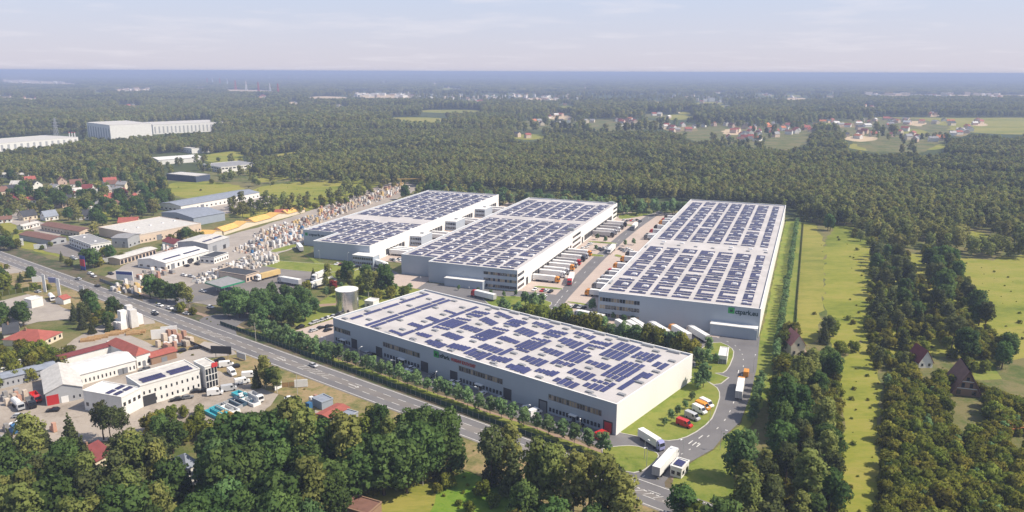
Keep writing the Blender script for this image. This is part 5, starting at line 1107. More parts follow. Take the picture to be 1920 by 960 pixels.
# yards in the west
cars([(37, 783, 'silver'), (100, 772, 'black'), (30, 798, 'white'), (3, 697, 'white')], rad(10), 'on the dirt yard by the grey hall', 'cars on the dirt yard')
for q, col, a, lab in [((425, 688), 'white', 20, 'white van parked under the banner by the verge'), ((435, 703), 'white', -50, 'white van parked beside the glass corner of the office'), ((468, 708), 'white', 15, 'white van with its side to the roadside tree'), ((455, 720), 'white', 30, 'long white van below the office corner'), ((430, 733), 'silver', 25, 'silver van at the low wall of the office yard'), ((404, 741), 'white', 20, 'white van in the corner of the office yard')]:
    p = g2(*q); car(p[0], p[1], rad(a), col, lab, 'vans at the office yard', 'van')
cars([(402, 690, 'white'), (412, 678, 'black'), (440, 690, 'black'), (365, 655, 'black'), (340, 660, 'black'), (335, 650, 'grey'), (400, 735, 'white'), (415, 733, 'silver'), (385, 735, 'black'), (370, 736, 'black'), (352, 748, 'grey'), (330, 752, 'black'), (272, 695, 'grey'), (450, 750, 'white'), (545, 750, 'white')], rad(25), 'in the yard around the white office block', 'cars around the white office block')
cars([(345, 518, 'white'), (358, 520, 'silver'), (350, 500, 'black'), (370, 497, 'black'), (381, 548, 'white'), (208, 515, 'black'), (170, 515, 'white'), (176, 520, 'silver'), (147, 525, 'silver'), (136, 484, 'white'), (140, 487, 'silver'), (300, 575, 'white'), (318, 580, 'white'), (330, 583, 'silver'), (350, 590, 'white'), (71, 549, 'silver'), (395, 578, 'white')], rad(-30), 'among the roadside yards along the main road', 'cars among the roadside yards')
drive((524, 517), (486, 527), 'white', 'truck with an orange trailer beside the fuel station', box='block_yellow')
drive((563, 537), (528, 531), 'silver', 'silver truck parked beyond the fuel station')
drive((622, 530), (584, 542), 'white', 'white trailer truck half hidden by the copse near the fuel station')
drive((618, 515), (606, 520), 'white', 'white truck at the edge of the copse')
for a, b, c, lab in [((95, 560), (107, 575), 'white', 'white tanker truck in the gas depot'), ((55, 755), (72, 782), 'black', 'dark lorry on the dirt yard'), ((62, 745), (90, 775), 'red', 'red lorry before the grey hall'), ((470, 745), (505, 765), 'white', 'grey box lorry beside the pool yard'), ((28, 760), (48, 778), 'silver', 'mixer lorry on the dirt yard beside the white car'), ((200, 765), (215, 772), 'silver', 'lorry beside the shaded end of the grey hall')]:
    p = g2(*a); h = head(a, b)
    t = thing('lorry', lab, 'truck', (p[0], p[1], VZ), h)
    tank = 'tanker' in lab or 'mixer' in lab
    cb_ = obj('cab', cached('lcab', lambda: MB().profile([(6.2, .7), (8.1, .7), (8.2, 1.5), (7.9, 2.7), (6.2, 2.85)], -1.15, 1.15).mesh('cab', 'paint_white')), t, m='paint_' + c)
    obj('windscreen', cached('lws', lambda: MB().hexa([(8.16, -1.0, 1.6), (8.24, -1.0, 1.6), (8.24, 1.0, 1.6), (8.16, 1.0, 1.6), (7.92, -1.0, 2.55), (7.99, -1.0, 2.55), (7.99, 1.0, 2.55), (7.92, 1.0, 2.55)]).mesh('windscreen', 'glass_dark')), cb_)
    if tank: obj('tank', cached('ltank', lambda: MB().tube((0, 0, 2.15), (5.9, 0, 2.15), 1.15, n=14).tube((-.5, 0, 2.15), (0, 0, 2.15), .7, 1.15, n=14).mesh('tank', 'steel_white')), t)
    else: obj('load_bed', cached('lbed', lambda: MB().bx(0, 6, -1.2, 1.2, 1.0, 1.2).bx(0, 6, -1.2, -1.1, 1.2, 2.3).bx(0, 6, 1.1, 1.2, 1.2, 2.3).bx(0, .1, -1.1, 1.1, 1.2, 2.3).mesh('load_bed', 'paint_grey')), t, m='paint_' + ('red' if c == 'red' else 'grey' if c != 'white' else 'silver'))
    obj('chassis', cached('lch', lambda: MB().bx(.2, 8, -.5, .5, .55, .98).mesh('chassis', 'chassis_grey')), t)
    for x in (1.3, 2.6, 7.0):
        for sy in (-1, 1): obj('wheel', wheel_mesh(.5, .34), t, (x, sy * 1.0, .5))

# ------------------------------------------------------------------ other buildings
BC = []
def building(name, label, cat, P0, P1, P2, h, wall='white', roof='grey', rtype='flat', rh=2.0, win=(), doors=(), depth=None, group=None, over=0.4, solar=0, chimney=False, skyl=0):
    """P0 near corner, P1 and P2 the other ends of the two visible walls (ground pixels); depth in metres replaces P2.
       local x runs P0->P1, local y away from it; win: (side, n, z0, z1, share of width)"""
    a = Vector(g2(*P0)); b = Vector(g2(*P1)); u = (b - a).normalized(); Lx = (b - a).length
    v = Vector((-u.y, u.x))
    if depth is not None: Ly = depth
    else: Ly = (Vector(g2(*P2)) - a).dot(v)
    org = a
    if Ly < 0:                      # swap to keep local axes right handed
        org = b; u = -u; v = -v; Ly = -Ly
    rz = math.atan2(u.y, u.x)
    t = thing(name, label, cat, (org.x, org.y, 0), rz, group)
    cc = org + u * Lx / 2 + v * Ly / 2; BC.append((cc.x, cc.y, max(Lx, Ly) / 2, h))
    mb = MB(); wm = 'wall_' + wall; rm = 'roof_' + roof
    if rtype == 'flat':
        mb.prism([(0, 0), (Lx, 0), (Lx, Ly), (0, Ly)], 0, h); obj('wall', mb.mesh('wall', wm), t)
        r = MB().bx(-.1, Lx + .1, -.1, Ly + .1, h + .004, h + .3)
        ro = obj('roof', r.mesh('roof', rm), t)
        obj('parapet', MB().bx(-.15, Lx + .15, -.15, .2, h + .304, h + .6).bx(-.15, Lx + .15, Ly - .2, Ly + .15, h + .304, h + .6).bx(-.15, .2, .21, Ly - .21, h + .304, h + .6).bx(Lx - .2, Lx + .15, .21, Ly - .21, h + .304, h + .6).mesh('parapet', wm), ro)
        zt = h + .3
        def zroof(x, y): return h + .3
    else:
        along_x = rtype in ('gx', 'hx')
        if along_x:
            mb.add([(0, 0, 0), (Lx, 0, 0), (Lx, Ly, 0), (0, Ly, 0), (0, 0, h), (Lx, 0, h), (Lx, Ly, h), (0, Ly, h)] + ([(0, Ly / 2, h + rh), (Lx, Ly / 2, h + rh)] if rtype == 'gx' else []),
                   [(0, 1, 5, 4), (2, 3, 7, 6)] + ([(1, 2, 6, 9, 5), (3, 0, 4, 8, 7)] if rtype == 'gx' else [(1, 2, 6, 5), (3, 0, 4, 7)]))
        else:
            mb.add([(0, 0, 0), (Lx, 0, 0), (Lx, Ly, 0), (0, Ly, 0), (0, 0, h), (Lx, 0, h), (Lx, Ly, h), (0, Ly, h)] + ([(Lx / 2, 0, h + rh), (Lx / 2, Ly, h + rh)] if rtype == 'gy' else []),
                   ([(0, 1, 5, 8, 4), (2, 3, 7, 9, 6)] if rtype == 'gy' else [(0, 1, 5, 4), (2, 3, 7, 6)]) + [(1, 2, 6, 5), (3, 0, 4, 7)])
        obj('wall', mb.mesh('wall', wm), t)
        o = over; k = rh / ((Ly if along_x else Lx) / 2); e = h - k * o + .03; tk = .22
        r = MB()
        def slab(q): r.hexa([(x, y, z) for x, y, z in q] + [(x, y, z + tk) for x, y, z in q])
        if rtype == 'gx':
            slab([(-o, -o, e), (Lx + o, -o, e), (Lx + o, Ly / 2, h + rh + .03), (-o, Ly / 2, h + rh + .03)]); slab([(-o, Ly / 2, h + rh + .03), (Lx + o, Ly / 2, h + rh + .03), (Lx + o, Ly + o, e), (-o, Ly + o, e)])
        elif rtype == 'gy':
            slab([(-o, -o, e), (Lx / 2, -o, h + rh + .03), (Lx / 2, Ly + o, h + rh + .03), (-o, Ly + o, e)]); slab([(Lx / 2, -o, h + rh + .03), (Lx + o, -o, e), (Lx + o, Ly + o, e), (Lx / 2, Ly + o, h + rh + .03)])
        elif rtype == 'hx':
            i = min(Ly / 2, Lx / 2.2); r.add([(-o, -o, h), (Lx + o, -o, h), (Lx + o, Ly + o, h), (-o, Ly + o, h), (i, Ly / 2, h + rh), (Lx - i, Ly / 2, h + rh)], [(0, 1, 5, 4), (1, 2, 5), (2, 3, 4, 5), (3, 0, 4), (3, 2, 1, 0)])
        else:
            i = min(Lx / 2, Ly / 2.2); r.add([(-o, -o, h), (Lx + o, -o, h), (Lx + o, Ly + o, h), (-o, Ly + o, h), (Lx / 2, i, h + rh), (Lx / 2, Ly - i, h + rh)], [(0, 1, 4), (1, 2, 5, 4), (2, 3, 5), (3, 0, 4, 5), (3, 2, 1, 0)])
        ro = obj('roof', r.mesh('roof', rm), t)
        def zroof(x, y): return h + .27 + (rh * (1 - abs(y - Ly / 2) / (Ly / 2)) if along_x else rh * (1 - abs(x - Lx / 2) / (Lx / 2)))
    if chimney: obj('chimney', box_mesh('chimney', Lx * .6, Lx * .6 + .6, Ly * .55, Ly * .55 + .6, h, h + rh + 1.0, 'wall_brown'), ro)
    for side, n, z0, z1, sh in win:
        ln = Lx if side in 'fb' else Ly; wd = ln / n
        for i in range(n):
            c = wd * (i + .5); loc = {'f': (c, 0, z0), 'b': (c, Ly, z0), 'l': (0, c, z0), 'r': (Lx, c, z0)}[side]
            obj('window', pane_box(round(wd * sh, 1), z1 - z0, .06, 'glass_dark'), t, loc, 0 if side in 'fb' else rad(90))
    for side, c, w_, hh, m in doors:
        ln = Lx if side in 'fb' else Ly; loc = {'f': (c * ln, 0, .05), 'b': (c * ln, Ly, .05), 'l': (0, c * ln, .05), 'r': (Lx, c * ln, .05)}[side]
        obj('door', pane_box(w_, hh, .08, m, 'door'), t, loc, 0 if side in 'fb' else rad(90))
    for i in range(solar):
        obj('solar_row', solar_strip(1.8, max(2, Lx * .38), 'solar_dark'), t, (Lx * (.08 if i % 2 else .54), Ly * (.2 + .2 * (i // 2)), zroof(Lx * .3, Ly * (.2 + .2 * (i // 2)))))
    for i in range(skyl):
        x = Lx * (i + .5) / skyl; obj('skylight', skylight_mesh(1.6, 1.6, 'skylight_white'), t, (x, Ly * .5, zroof(x, Ly * .5)))
    return t, Lx, Ly
FW_ = ('f', 'l', 'r')
def std(n1, n2, z0=1.0, z1=2.3, sh=.4): return [('f', n1, z0, z1, sh), ('l', n2, z0, z1, sh), ('r', n2, z0, z1, sh)]
bd = building
# west of the main road, north side
bd('workshop_hall', 'low hall with a brown roof, the rear one of two parallel halls', 'hall', (150, 445), (78, 432), (162, 437), 4.2, 'beige', 'brown', 'gx', 1.6, std(12, 3), [('r', .5, 3, 3, 'door_dark')])
bd('workshop_hall', 'low brown roofed hall with pale walls beside the asphalt yard', 'hall', (125, 455), (66, 444), None, 3.8, 'grey', 'brown', 'gx', 1.4, std(10, 2), [('f', .6, 3, 2.8, 'door_dark')], depth=11)
bd('office_block', 'flat white roadside office with a shaded blue grey wall', 'office', (172, 477), (131, 461), (203, 468), 6.2, 'white', 'grey', 'flat', win=[('f', 9, 1, 2.4, .55), ('f', 9, 3.8, 5.2, .55), ('l', 7, 3.8, 4.9, .55), ('r', 7, 3.8, 4.9, .55)], skyl=2)
bd('workshop', 'small grey workshop with a pitched roof before the beige hall', 'workshop', (241, 465), (211, 464), (262, 456), 6.8, 'grey', 'grey', 'gx', 1.0, [('f', 2, 3, 4.2, .2), ('r', 3, 1, 2.2, .3), ('l', 3, 1, 2.2, .3)], [('f', .7, 2.2, 2.6, 'door_grey')])
bd('factory_hall', 'wide beige hall with a pale flat roof among workshops', 'hall', (263, 457), (378, 434), (196, 440), 6.0, 'beige', 'pale', 'flat', win=[('f', 16, 1.2, 2.4, .3)], doors=[('f', .3, 4, 4, 'door_grey'), ('f', .75, 4, 4, 'door_grey')], skyl=5)
bd('factory_hall', 'blue grey hall with a dark pitched roof', 'hall', (364, 424), (304, 413), (427, 414), 6.5, 'bluegrey', 'bluegrey', 'gy', 2.2, [('l', 7, 1.2, 2.6, .35)], [('f', .5, 4.5, 4.5, 'door_dark'), ('l', .4, 4, 4, 'door_grey')])
bd('long_hall', 'long white hall with a slate blue roof beside the meadow', 'hall', (340, 398), (487, 371), (310, 391), 5.4, 'white', 'bluegrey', 'gx', 1.7, [('f', 18, 1.2, 2.6, .3), ('r', 5, 1.2, 2.6, .5), ('l', 5, 1.2, 2.6, .5)], [('f', .25, 3.6, 3.6, 'door_grey'), ('f', .6, 3.6, 3.6, 'door_dark')])
bd('open_shed', 'long narrow shed with a pale tin roof in the builders yard', 'shed', (226, 497), (293, 477), None, 4.0, 'beige', 'pale', 'gx', .7, [('f', 10, .4, 2.8, .7)], depth=9, over=.9)
bd('store_hall', 'white store hall with a pale sheet roof inside the builders yard', 'hall', (312, 508), (392, 484), (270, 498), 5.0, 'white', 'white', 'gx', 1.8, [('f', 9, .8, 3.0, .35), ('l', 4, 1, 2.2, .4), ('r', 4, 1, 2.2, .4)], [('f', .15, 3, 3.4, 'door_grey'), ('f', .55, 3, 3.4, 'door_dark')], solar=2)
bd('store_hall', 'grey store hall with a pale pitched roof beside the yellow tents', 'hall', (391, 477), (431, 463), (352, 467), 7.0, 'grey', 'pale', 'gx', 1.4, [], [('f', .3, 4, 4.5, 'door_grey'), ('f', .75, 3, 3, 'door_dark')], solar=2)
bd('sales_office', 'small white sales office with a red end wall and dark roof', 'office', (402, 495), (429, 485), (383, 490), 3.8, 'white', 'dark', 'flat', win=[('f', 6, 1, 2.2, .5), ('l', 3, 1, 2.2, .5)])
bd('house', 'red roofed bungalow beside the store hall', 'house', (350, 462), (328, 456), None, 3.2, 'white', 'darkred', 'gx', 2.2, std(4, 3), depth=9, chimney=True)
for i, (a, b) in enumerate([((392, 450), (420, 440)), ((420, 441), (448, 432)), ((448, 432), (478, 423)), ((478, 423), (508, 415)), ((508, 415), (540, 407)), ((540, 407), (572, 398))]):
    t, Lx, Ly = bd('sales_tent', ['first', 'second', 'third', 'fourth', 'fifth', 'last'][i] + ' yellow tent of the row, counted from the grey hall', 'tent', a, b, None, 3.0, 'cream', 'yellow', 'gx' if i % 2 else 'gy', 2.0 + .5 * (i % 2), depth=11 - (i % 3), group='yellow tents in the materials yard', over=.5)
# north west, farther
bd('dark_hall', 'low dark blue hall with a pale roof in the meadow', 'hall', (368, 342), (313, 337), (397, 338), 6.5, 'darkblue', 'pale', 'flat', doors=[('l', .5, 3, 3, 'door_grey')])
bd('office_block', 'two storey white office with dark window bands near the meadow', 'office', (415, 324), (380, 318), (460, 313), 6.4, 'white', 'grey', 'flat', win=[('f', 8, 1, 2.4, .7), ('f', 8, 3.9, 5.4, .75), ('l', 10, 3.9, 5.4, .75), ('r', 10, 3.9, 5.4, .75)])
bd('long_hall', 'long pale hall with a rounded white roof among trees', 'hall', (298, 309), (280, 304), (355, 297), 6.0, 'white', 'white', 'gy', 1.6, [('f', 3, 1, 3, .4)])
bd('long_hall', 'white hall half hidden by trees near the forest', 'hall', (360, 288), (335, 284), (392, 284), 7.0, 'white', 'pale', 'flat', win=[('f', 5, 2, 4, .3)])
for a, b, c, h, lab, n in [((209, 266), (166, 259), (264, 258), 28, 'huge pale factory block with vertical light bands in the forest', 9), ((288, 252), (263, 247), (398, 242), 18, 'very long pale factory hall stretching beside the huge block', 18), ((-40, 288), (148, 271), None, 12, 'low wide factory hall at the far left edge of the forest', 16)]:
    t, Lx, Ly = bd('factory', lab, 'factory', a, b, c, h, 'white', 'pale', 'flat', win=[], depth=None if c else 80)
    Lm = max(Lx, Ly); side = Lx >= Ly
    for i in range(n):
        q = (i + .5) / n * Lm
        obj('light_band', pane_box(round(Lm / n * .35, 1), h * .7, .08, 'wall_grey', 'light_band'), t, (q, 0, h * .1) if side else (0, q, h * .1), 0 if side else rad(90))
        if not side: obj('light_band', pane_box(round(Lm / n * .35, 1), h * .7, .08, 'wall_grey', 'light_band'), t, (Lx, q, h * .1), rad(90))
for px in (132, 137, 142):
    p = g2(px, 268); t = thing('chimney_stack', 'thin white chimney of a group beside the low factory', 'chimney', (p[0], p[1], 0), 0, 'white chimneys'); obj('shaft', MB().tube((0, 0, 0), (0, 0, 17), 1.1, .8, 8).mesh('shaft', 'steel_white'), t); obj('cap', MB().tube((0, 0, 17), (0, 0, 18), .95, .95, 8).mesh('cap', 'sign_red'), t)
# houses
HW = ['cream', 'white', 'beige', 'white', 'pink']; HR = ['red', 'dark', 'orange', 'brown', 'darkred', 'grey', 'red']
ROOFW = dict(pink='pink', red='red', dark='dark grey', orange='orange', brown='brown', darkred='dark red', grey='grey', bluegrey='slate', pale='pale', white='white')
def house(px, py, ang, Lx, Ly, h, rh, wall, roof, place, group, rt='gx', det=True):
    p = Vector(g2(px, py)); u = Vector((math.cos(ang), math.sin(ang))); v = Vector((-u.y, u.x)); o = p - u * Lx / 2
    BC.append((p.x, p.y, 8, h))
    lab = '%s house with a %s roof %s' % (wall, ROOFW[roof], place)
    t = thing('house', lab, 'house', (o.x, o.y, 0), ang, group)
    mb = MB()
    mb.add([(0, 0, 0), (Lx, 0, 0), (Lx, Ly, 0), (0, Ly, 0), (0, 0, h), (Lx, 0, h), (Lx, Ly, h), (0, Ly, h), (0, Ly / 2, h + rh), (Lx, Ly / 2, h + rh)], [(0, 1, 5, 4), (2, 3, 7, 6), (1, 2, 6, 9, 5), (3, 0, 4, 8, 7)])
    obj('wall', mb.mesh('wall', 'wall_' + wall), t)
    r = MB(); o_ = .45; e = h - rh / (Ly / 2) * o_ + .03
    for q in ([(-o_, -o_, e), (Lx + o_, -o_, e), (Lx + o_, Ly / 2, h + rh + .03), (-o_, Ly / 2, h + rh + .03)], [(-o_, Ly / 2, h + rh + .03), (Lx + o_, Ly / 2, h + rh + .03), (Lx + o_, Ly + o_, e), (-o_, Ly + o_, e)]):
        r.hexa(q + [(x, y, z + .2) for x, y, z in q])
    ro = obj('roof', r.mesh('roof', 'roof_' + roof), t)
    obj('chimney', cached('chim', lambda: box_mesh('chimney', -.35, .35, -.35, .35, 0, 2.0, 'wall_brown')), ro, (Lx * .65, Ly * .6, h + rh * .75))
    if det:
        for i in range(max(2, int(Lx / 3))): obj('window', pane_box(1.2, 1.3, .06, 'glass_dark'), t, ((i + .5) * Lx / max(2, int(Lx / 3)), 0, 1.0))
        for x in (0, Lx): obj('window', pane_box(1.1, 1.2, .06, 'glass_dark'), t, (x, Ly / 2, h + .3), rad(90)); obj('window', pane_box(1.1, 1.2, .06, 'glass_dark'), t, (x, Ly * .3, 1), rad(90))
        obj('door', pane_box(1.1, 2.1, .07, 'wall_brown', 'door'), t, (Lx * .42, 0, .05))
    return t
for px, py, a, lx, ly, h, rh, wl, rf in [(58, 412, 60, 11, 9, 3.5, 4.0, 'cream', 'dark'), (98, 413, 55, 10, 9, 3.5, 4.2, 'white', 'bluegrey'), (160, 412, 20, 13, 10, 3.5, 4.0, 'white', 'dark'), (178, 404, 70, 11, 9, 3.4, 3.8, 'cream', 'pale'), (240, 424, 15, 14, 10, 3.2, 3.0, 'cream', 'red'), (28, 385, 10, 14, 9, 3.2, 2.2, 'white', 'darkred'), (52, 382, 20, 14, 9, 3.2, 2.4, 'white', 'red'), (8, 366, 60, 10, 9, 4.0, 4.0, 'cream', 'brown'),
                                        (145, 366, 40, 10, 9, 3.4, 3.4, 'white', 'pale'), (170, 366, -20, 12, 8, 3.4, 2.5, 'white', 'pale'), (128, 368, 20, 9, 8, 3.4, 3, 'beige', 'grey'), (35, 374, 0, 15, 7, 3, 1.6, 'cream', 'pale'), (60, 428, 80, 16, 6, 3, 1.0, 'white', 'pale'), (22, 333, 0, 30, 10, 3.5, 1.5, 'white', 'pale'), (70, 330, 5, 22, 9, 3.5, 1.5, 'white', 'pale'), (110, 328, 5, 14, 9, 3.5, 1.5, 'white', 'white'), (218, 316, 40, 11, 9, 3.5, 3.8, 'cream', 'orange'), (232, 328, 130, 11, 9, 3.5, 3.8, 'cream', 'orange'), (245, 318, 20, 11, 9, 3.5, 3.8, 'white', 'darkred'), (10, 418, 30, 9, 7, 3, 2.0, 'white', 'brown'), (525, 407, 10, 12, 8, 3.2, 2.6, 'white', 'red')]:
    house(px, py, rad(a), lx, ly, h, rh, wl, rf, 'among garden trees in the north west', 'houses in the north west')
for x, y in sample([(0, 345), (120, 345), (280, 350), (300, 385), (230, 400), (120, 396), (0, 380)], 24, 26):
    t = house(0, 1000, R.uniform(0, 3.1), R.uniform(9, 14), R.uniform(8, 10), R.uniform(3.4, 5), R.uniform(2.5, 4), R.choice(HW), R.choice(HR + ['pale']), 'between the trees north of the workshops', 'houses north of the workshops'); BC[-1] = (x, y, 9, 4); t.location = (x, y, 0)
for k, (poly, n, place) in enumerate([([(1255, 234), (1300, 232), (1330, 240), (1290, 245), (1260, 258)], 9, 'in the far village by the brown field'), ([(1340, 236), (1520, 230), (1500, 250), (1440, 262), (1400, 272), (1360, 262), (1420, 250)], 46, 'in the far village beyond the forest'), ([(1590, 226), (1700, 228), (1690, 262), (1600, 262)], 16, 'in the far hamlet near the wheat fields'), ([(1690, 262), (1780, 262), (1760, 268), (1690, 266)], 5, 'on the lane beside the far meadow'), ([(960, 232), (1110, 226), (1180, 230), (1180, 240), (970, 240)], 15, 'in the scattered far village over the forest'), ([(1500, 236), (1560, 236), (1570, 258), (1520, 262)], 7, 'at the edge of the far village lane')]):
    for x, y in sample(poly, 26, n):
        o = R.choice(HR); w_ = R.choice(HW); p = Vector((x, y))
        t = house(0, 1000, R.uniform(0, 3.1), R.uniform(10, 15), R.uniform(8, 10), R.uniform(5, 7), R.uniform(3, 4.5), w_, o, place, 'houses of the far villages', det=False); t.location = (x, y, 0)
for px in SMALL:
    for x, y in sample(px, 22, rr_.choice((1, 2, 3, 4, 5))):
        o = rr_.choice(HR + ['pale', 'white']); w_ = rr_.choice(HW)
        t = house(0, 1000, rr_.uniform(0, 3.1), rr_.uniform(10, 18), rr_.uniform(8, 11), rr_.uniform(5, 7), rr_.uniform(2.5, 4), w_, o, 'in a small clearing of the far forest', 'houses in far clearings', det=False); t.location = (x, y, 0)
for poly, n, rng in [([(655, 178), (780, 176), (790, 183), (660, 184)], 16, (18, 45)), ([(800, 180), (1100, 182), (1100, 190), (800, 188)], 34, (12, 28)), ([(1250, 180), (1400, 186), (1480, 192), (1250, 192)], 20, (12, 26)), ([(0, 150), (160, 156), (150, 160), (0, 158)], 20, (25, 60)), ([(205, 168), (290, 168), (285, 173), (205, 173)], 14, (18, 35)), ([(1600, 176), (1880, 178), (1880, 183), (1640, 182)], 22, (16, 45)), ([(1120, 150), (1300, 152), (1300, 160), (1100, 160)], 8, (40, 80))]:
    for x, y in sample(poly, 34, int(n * 1.5)):
        lx = R.uniform(*rng); ly = lx * R.uniform(.4, .8); h = R.uniform(8, 16)
        c = R.choice(('white', 'white', 'cream', 'beige'))
        t = thing('distant_building', '%s %s building in the %s' % ('long' if lx > 28 else 'small' if lx < 17 else 'squat', c, 'hazy far town beyond the big pale factory' if x < -900 else 'hazy far town behind the red and white pylons' if x < -300 else 'hazy far town beyond the middle of the forest' if x < 900 else 'pale far town near the wheat fields'), 'building', (x, y, 0), R.uniform(0, 3), 'buildings of the hazy far towns')
        obj('wall', MB().bx(0, lx, 0, ly, 0, h).mesh('wall', 'wall_' + c), t); obj('roof', MB().bx(-.3, lx + .3, -.3, ly + .3, h + .01, h + .8).mesh('roof', 'roof_' + R.choice(('pale', 'red', 'white'))), t)
# yards below the main road
bd('red_roofed_store', 'white store with a red hipped roof and a stair gable', 'store', (258, 691), (284, 683), (208, 664), 5.5, 'white', 'red', 'hy', 2.4, [('f', 3, 1, 2.6, .5), ('l', 6, 1, 2.4, .35)], [('f', .5, 1.4, 2.4, 'door_grey')])
bd('long_store', 'long white store hall with pale sheet roof and red lean to', 'hall', (150, 724), (256, 695), None, 4.6, 'white', 'white', 'gx', 1.3, [('f', 14, 1, 2.4, .3)], [('f', .72, 2, 2.6, 'door_grey'), ('f', .8, 2, 2.6, 'door_grey'), ('l', .5, 3, 3, 'door_grey')], depth=15)
bd('lean_to', 'narrow dark red lean to roof behind the long store', 'shed', (118, 694), (213, 668), None, 4.9, 'white', 'darkred', 'gx', .5, depth=5)
bd('garage_row', 'brown walled garage row with a red roof beside the red store', 'garage', (285, 685), (332, 672), None, 3.4, 'brown', 'red', 'gx', .9, [], [('f', .5, 2.4, 2.2, 'door_grey')], depth=6.5)
bd('machine_hall', 'grey gabled machine hall with an open red gate on the dirt yard', 'hall', (88, 762), (157, 748), None, 5.0, 'grey', 'pale', 'gy', 2.4, [('f', 6, 1.2, 2.2, .25)], [('f', .18, 3.8, 3.9, 'door_red'), ('f', .5, 2.4, 2.6, 'sign_white')], depth=25)
bd('long_shed', 'long low grey shed at the edge of the builders yard', 'shed', (-30, 737), (108, 704), None, 4.0, 'grey', 'bluegrey', 'gx', .8, [('f', 14, 1.2, 2.2, .3)], depth=7)
bd('office_block', 'white office block with solar rows on its roof and two window rows', 'office', (268, 764), (378, 730), None, 8.2, 'white', 'pale', 'flat', win=[('f', 11, 1.4, 2.6, .3), ('f', 11, 4.8, 6.0, .3)], doors=[('f', .12, 4.6, 4.2, 'door_dark')], depth=13, solar=4)
bd('office_block', 'lower white wing with solar rows and tall ducts on its gable', 'office', (232, 783), (268, 764), (186, 757), 7.4, 'white', 'white', 'flat', win=[('f', 4, 4, 5.4, .5), ('l', 6, 2, 3.4, .4)], solar=4)
t, Lx, Ly = bd('glass_tower', 'glazed stair tower with white frames at the office corner', 'tower', (388, 731), (410, 724), None, 9.0, 'white', 'pale', 'flat', depth=9)
for i in range(4):
    for z in (.6, 3.3, 6.0):
        obj('window', pane_box(round(Lx / 4 * .78, 1), 2.3, .07, 'glass_dark'), t, ((i + .5) * Lx / 4, 0, z)); obj('window', pane_box(1.7, 2.3, .07, 'glass_dark'), t, (Lx, (i + .5) * Ly / 4, z), rad(90))
obj('red_sign', MB().bx(Lx - 2.2, Lx + .2, -.3, -.16, 8.4, 10.2).mesh('red_sign', 'sign_red'), t)
bd('house', 'long house with a bright red tiled roof and dormer', 'house', (118, 634), (48, 630), None, 3.0, 'cream', 'red', 'hx', 3.2, std(8, 4), [('f', .4, 1.2, 2.1, 'wall_brown')], depth=13, chimney=True)
bd('house', 'house with a dark grey roof beside the gas depot', 'house', (38, 622), (10, 626), None, 3.2, 'cream', 'dark', 'gx', 3.2, std(3, 3), depth=11, chimney=True)
bd('garage_row', 'long garage with a red roof in the small yard by the road', 'garage', (618, 800), (655, 780), None, 3.2, 'grey', 'red', 'gx', .5, depth=6)
bd('carport', 'small canopy with a pale roof beside the red roofed garage', 'canopy', (652, 800), (672, 788), None, 2.8, 'grey', 'bluegrey', 'flat', depth=6)
bd('garage_row', 'small flat shed behind the red roofed garage', 'shed', (604, 770), (625, 762), None, 2.8, 'bluegrey', 'bluegrey', 'flat', depth=6)
bd('house', 'wood cottage with a dark crimson roof amid the trees', 'house', (168, 893), (212, 868), None, 3.6, 'cream', 'darkred', 'gx', 3.0, std(4, 3), depth=11, chimney=True)
bd('house', 'tall white house with a slate roof deep in the southern wood', 'house', (355, 915), (378, 905), None, 6.4, 'white', 'bluegrey', 'hx', 2.6, [('f', 3, 1, 2.4, .4), ('f', 3, 4, 5.4, .4), ('l', 3, 4, 5.4, .4)], depth=9)
bd('shed', 'brown flat topped shed at the edge of the dry clearing', 'shed', (690, 985), (716, 962), (640, 972), 3.0, 'brown', 'brown', 'flat')
# east
bd('house', 'narrow cream house with a steep pink red roof by the meadow', 'house', (1482, 668), (1508, 668), None, 5.2, 'cream', 'pink', 'gy', 4.4, [('f', 2, 1, 2.4, .3), ('f', 1, 4.6, 5.8, .15)], depth=10, chimney=True)
bd('cottage', 'small cottage with a steep dark red roof and white gable in the scrub', 'cottage', (1722, 690), (1748, 690), None, 2.6, 'white', 'darkred', 'gy', 5.0, [('f', 2, .8, 2.0, .3)], depth=9)
bd('house', 'far house with a dull red roof beneath the eastern forest', 'house', (1836, 424), (1862, 420), None, 3.4, 'cream', 'orange', 'gx', 3.2, std(4, 3), depth=12, chimney=True)
bd('shed', 'orange roofed shed half hidden in the eastern scrub', 'shed', (1893, 818), (1935, 815), None, 2.8, 'brown', 'orange', 'gx', 1.2, depth=7)
p = g2(1812, 745); t = thing('a_frame_house', 'steep A shaped timber house with dark roof in the scrub', 'house', (p[0], p[1], 0), rad(-18))
obj('roof', MB().hexa([(-6, 0, 0), (-5.6, 0, 0), (-5.6, 15, 0), (-6, 15, 0), (-.2, 0, 10.5), (.2, 0, 10.5), (.2, 15, 10.5), (-.2, 15, 10.5)]).hexa([(5.6, 0, 0), (6, 0, 0), (6, 15, 0), (5.6, 15, 0), (-.2, 0, 10.5), (.2, 0, 10.5), (.2, 15, 10.5), (-.2, 15, 10.5)]).mesh('roof', 'roof_brown'), t)
obj('gable', MB().add([(-5.4, 1.2, 0), (5.4, 1.2, 0), (0, 1.2, 9.9)], [(0, 1, 2)]).mesh('gable', 'wall_brown'), t)
for x, z, w_, hh in ((-1.4, 3.4, 1.1, 1.8), (1.4, 3.4, 1.1, 1.8), (0, 6.2, 1.0, 1.4), (-2.6, .6, 1.4, 1.7), (2.6, .6, 1.4, 1.7)): obj('window', pane_box(w_, hh, .08, 'glass_dark'), t, (x, 1.2, z))
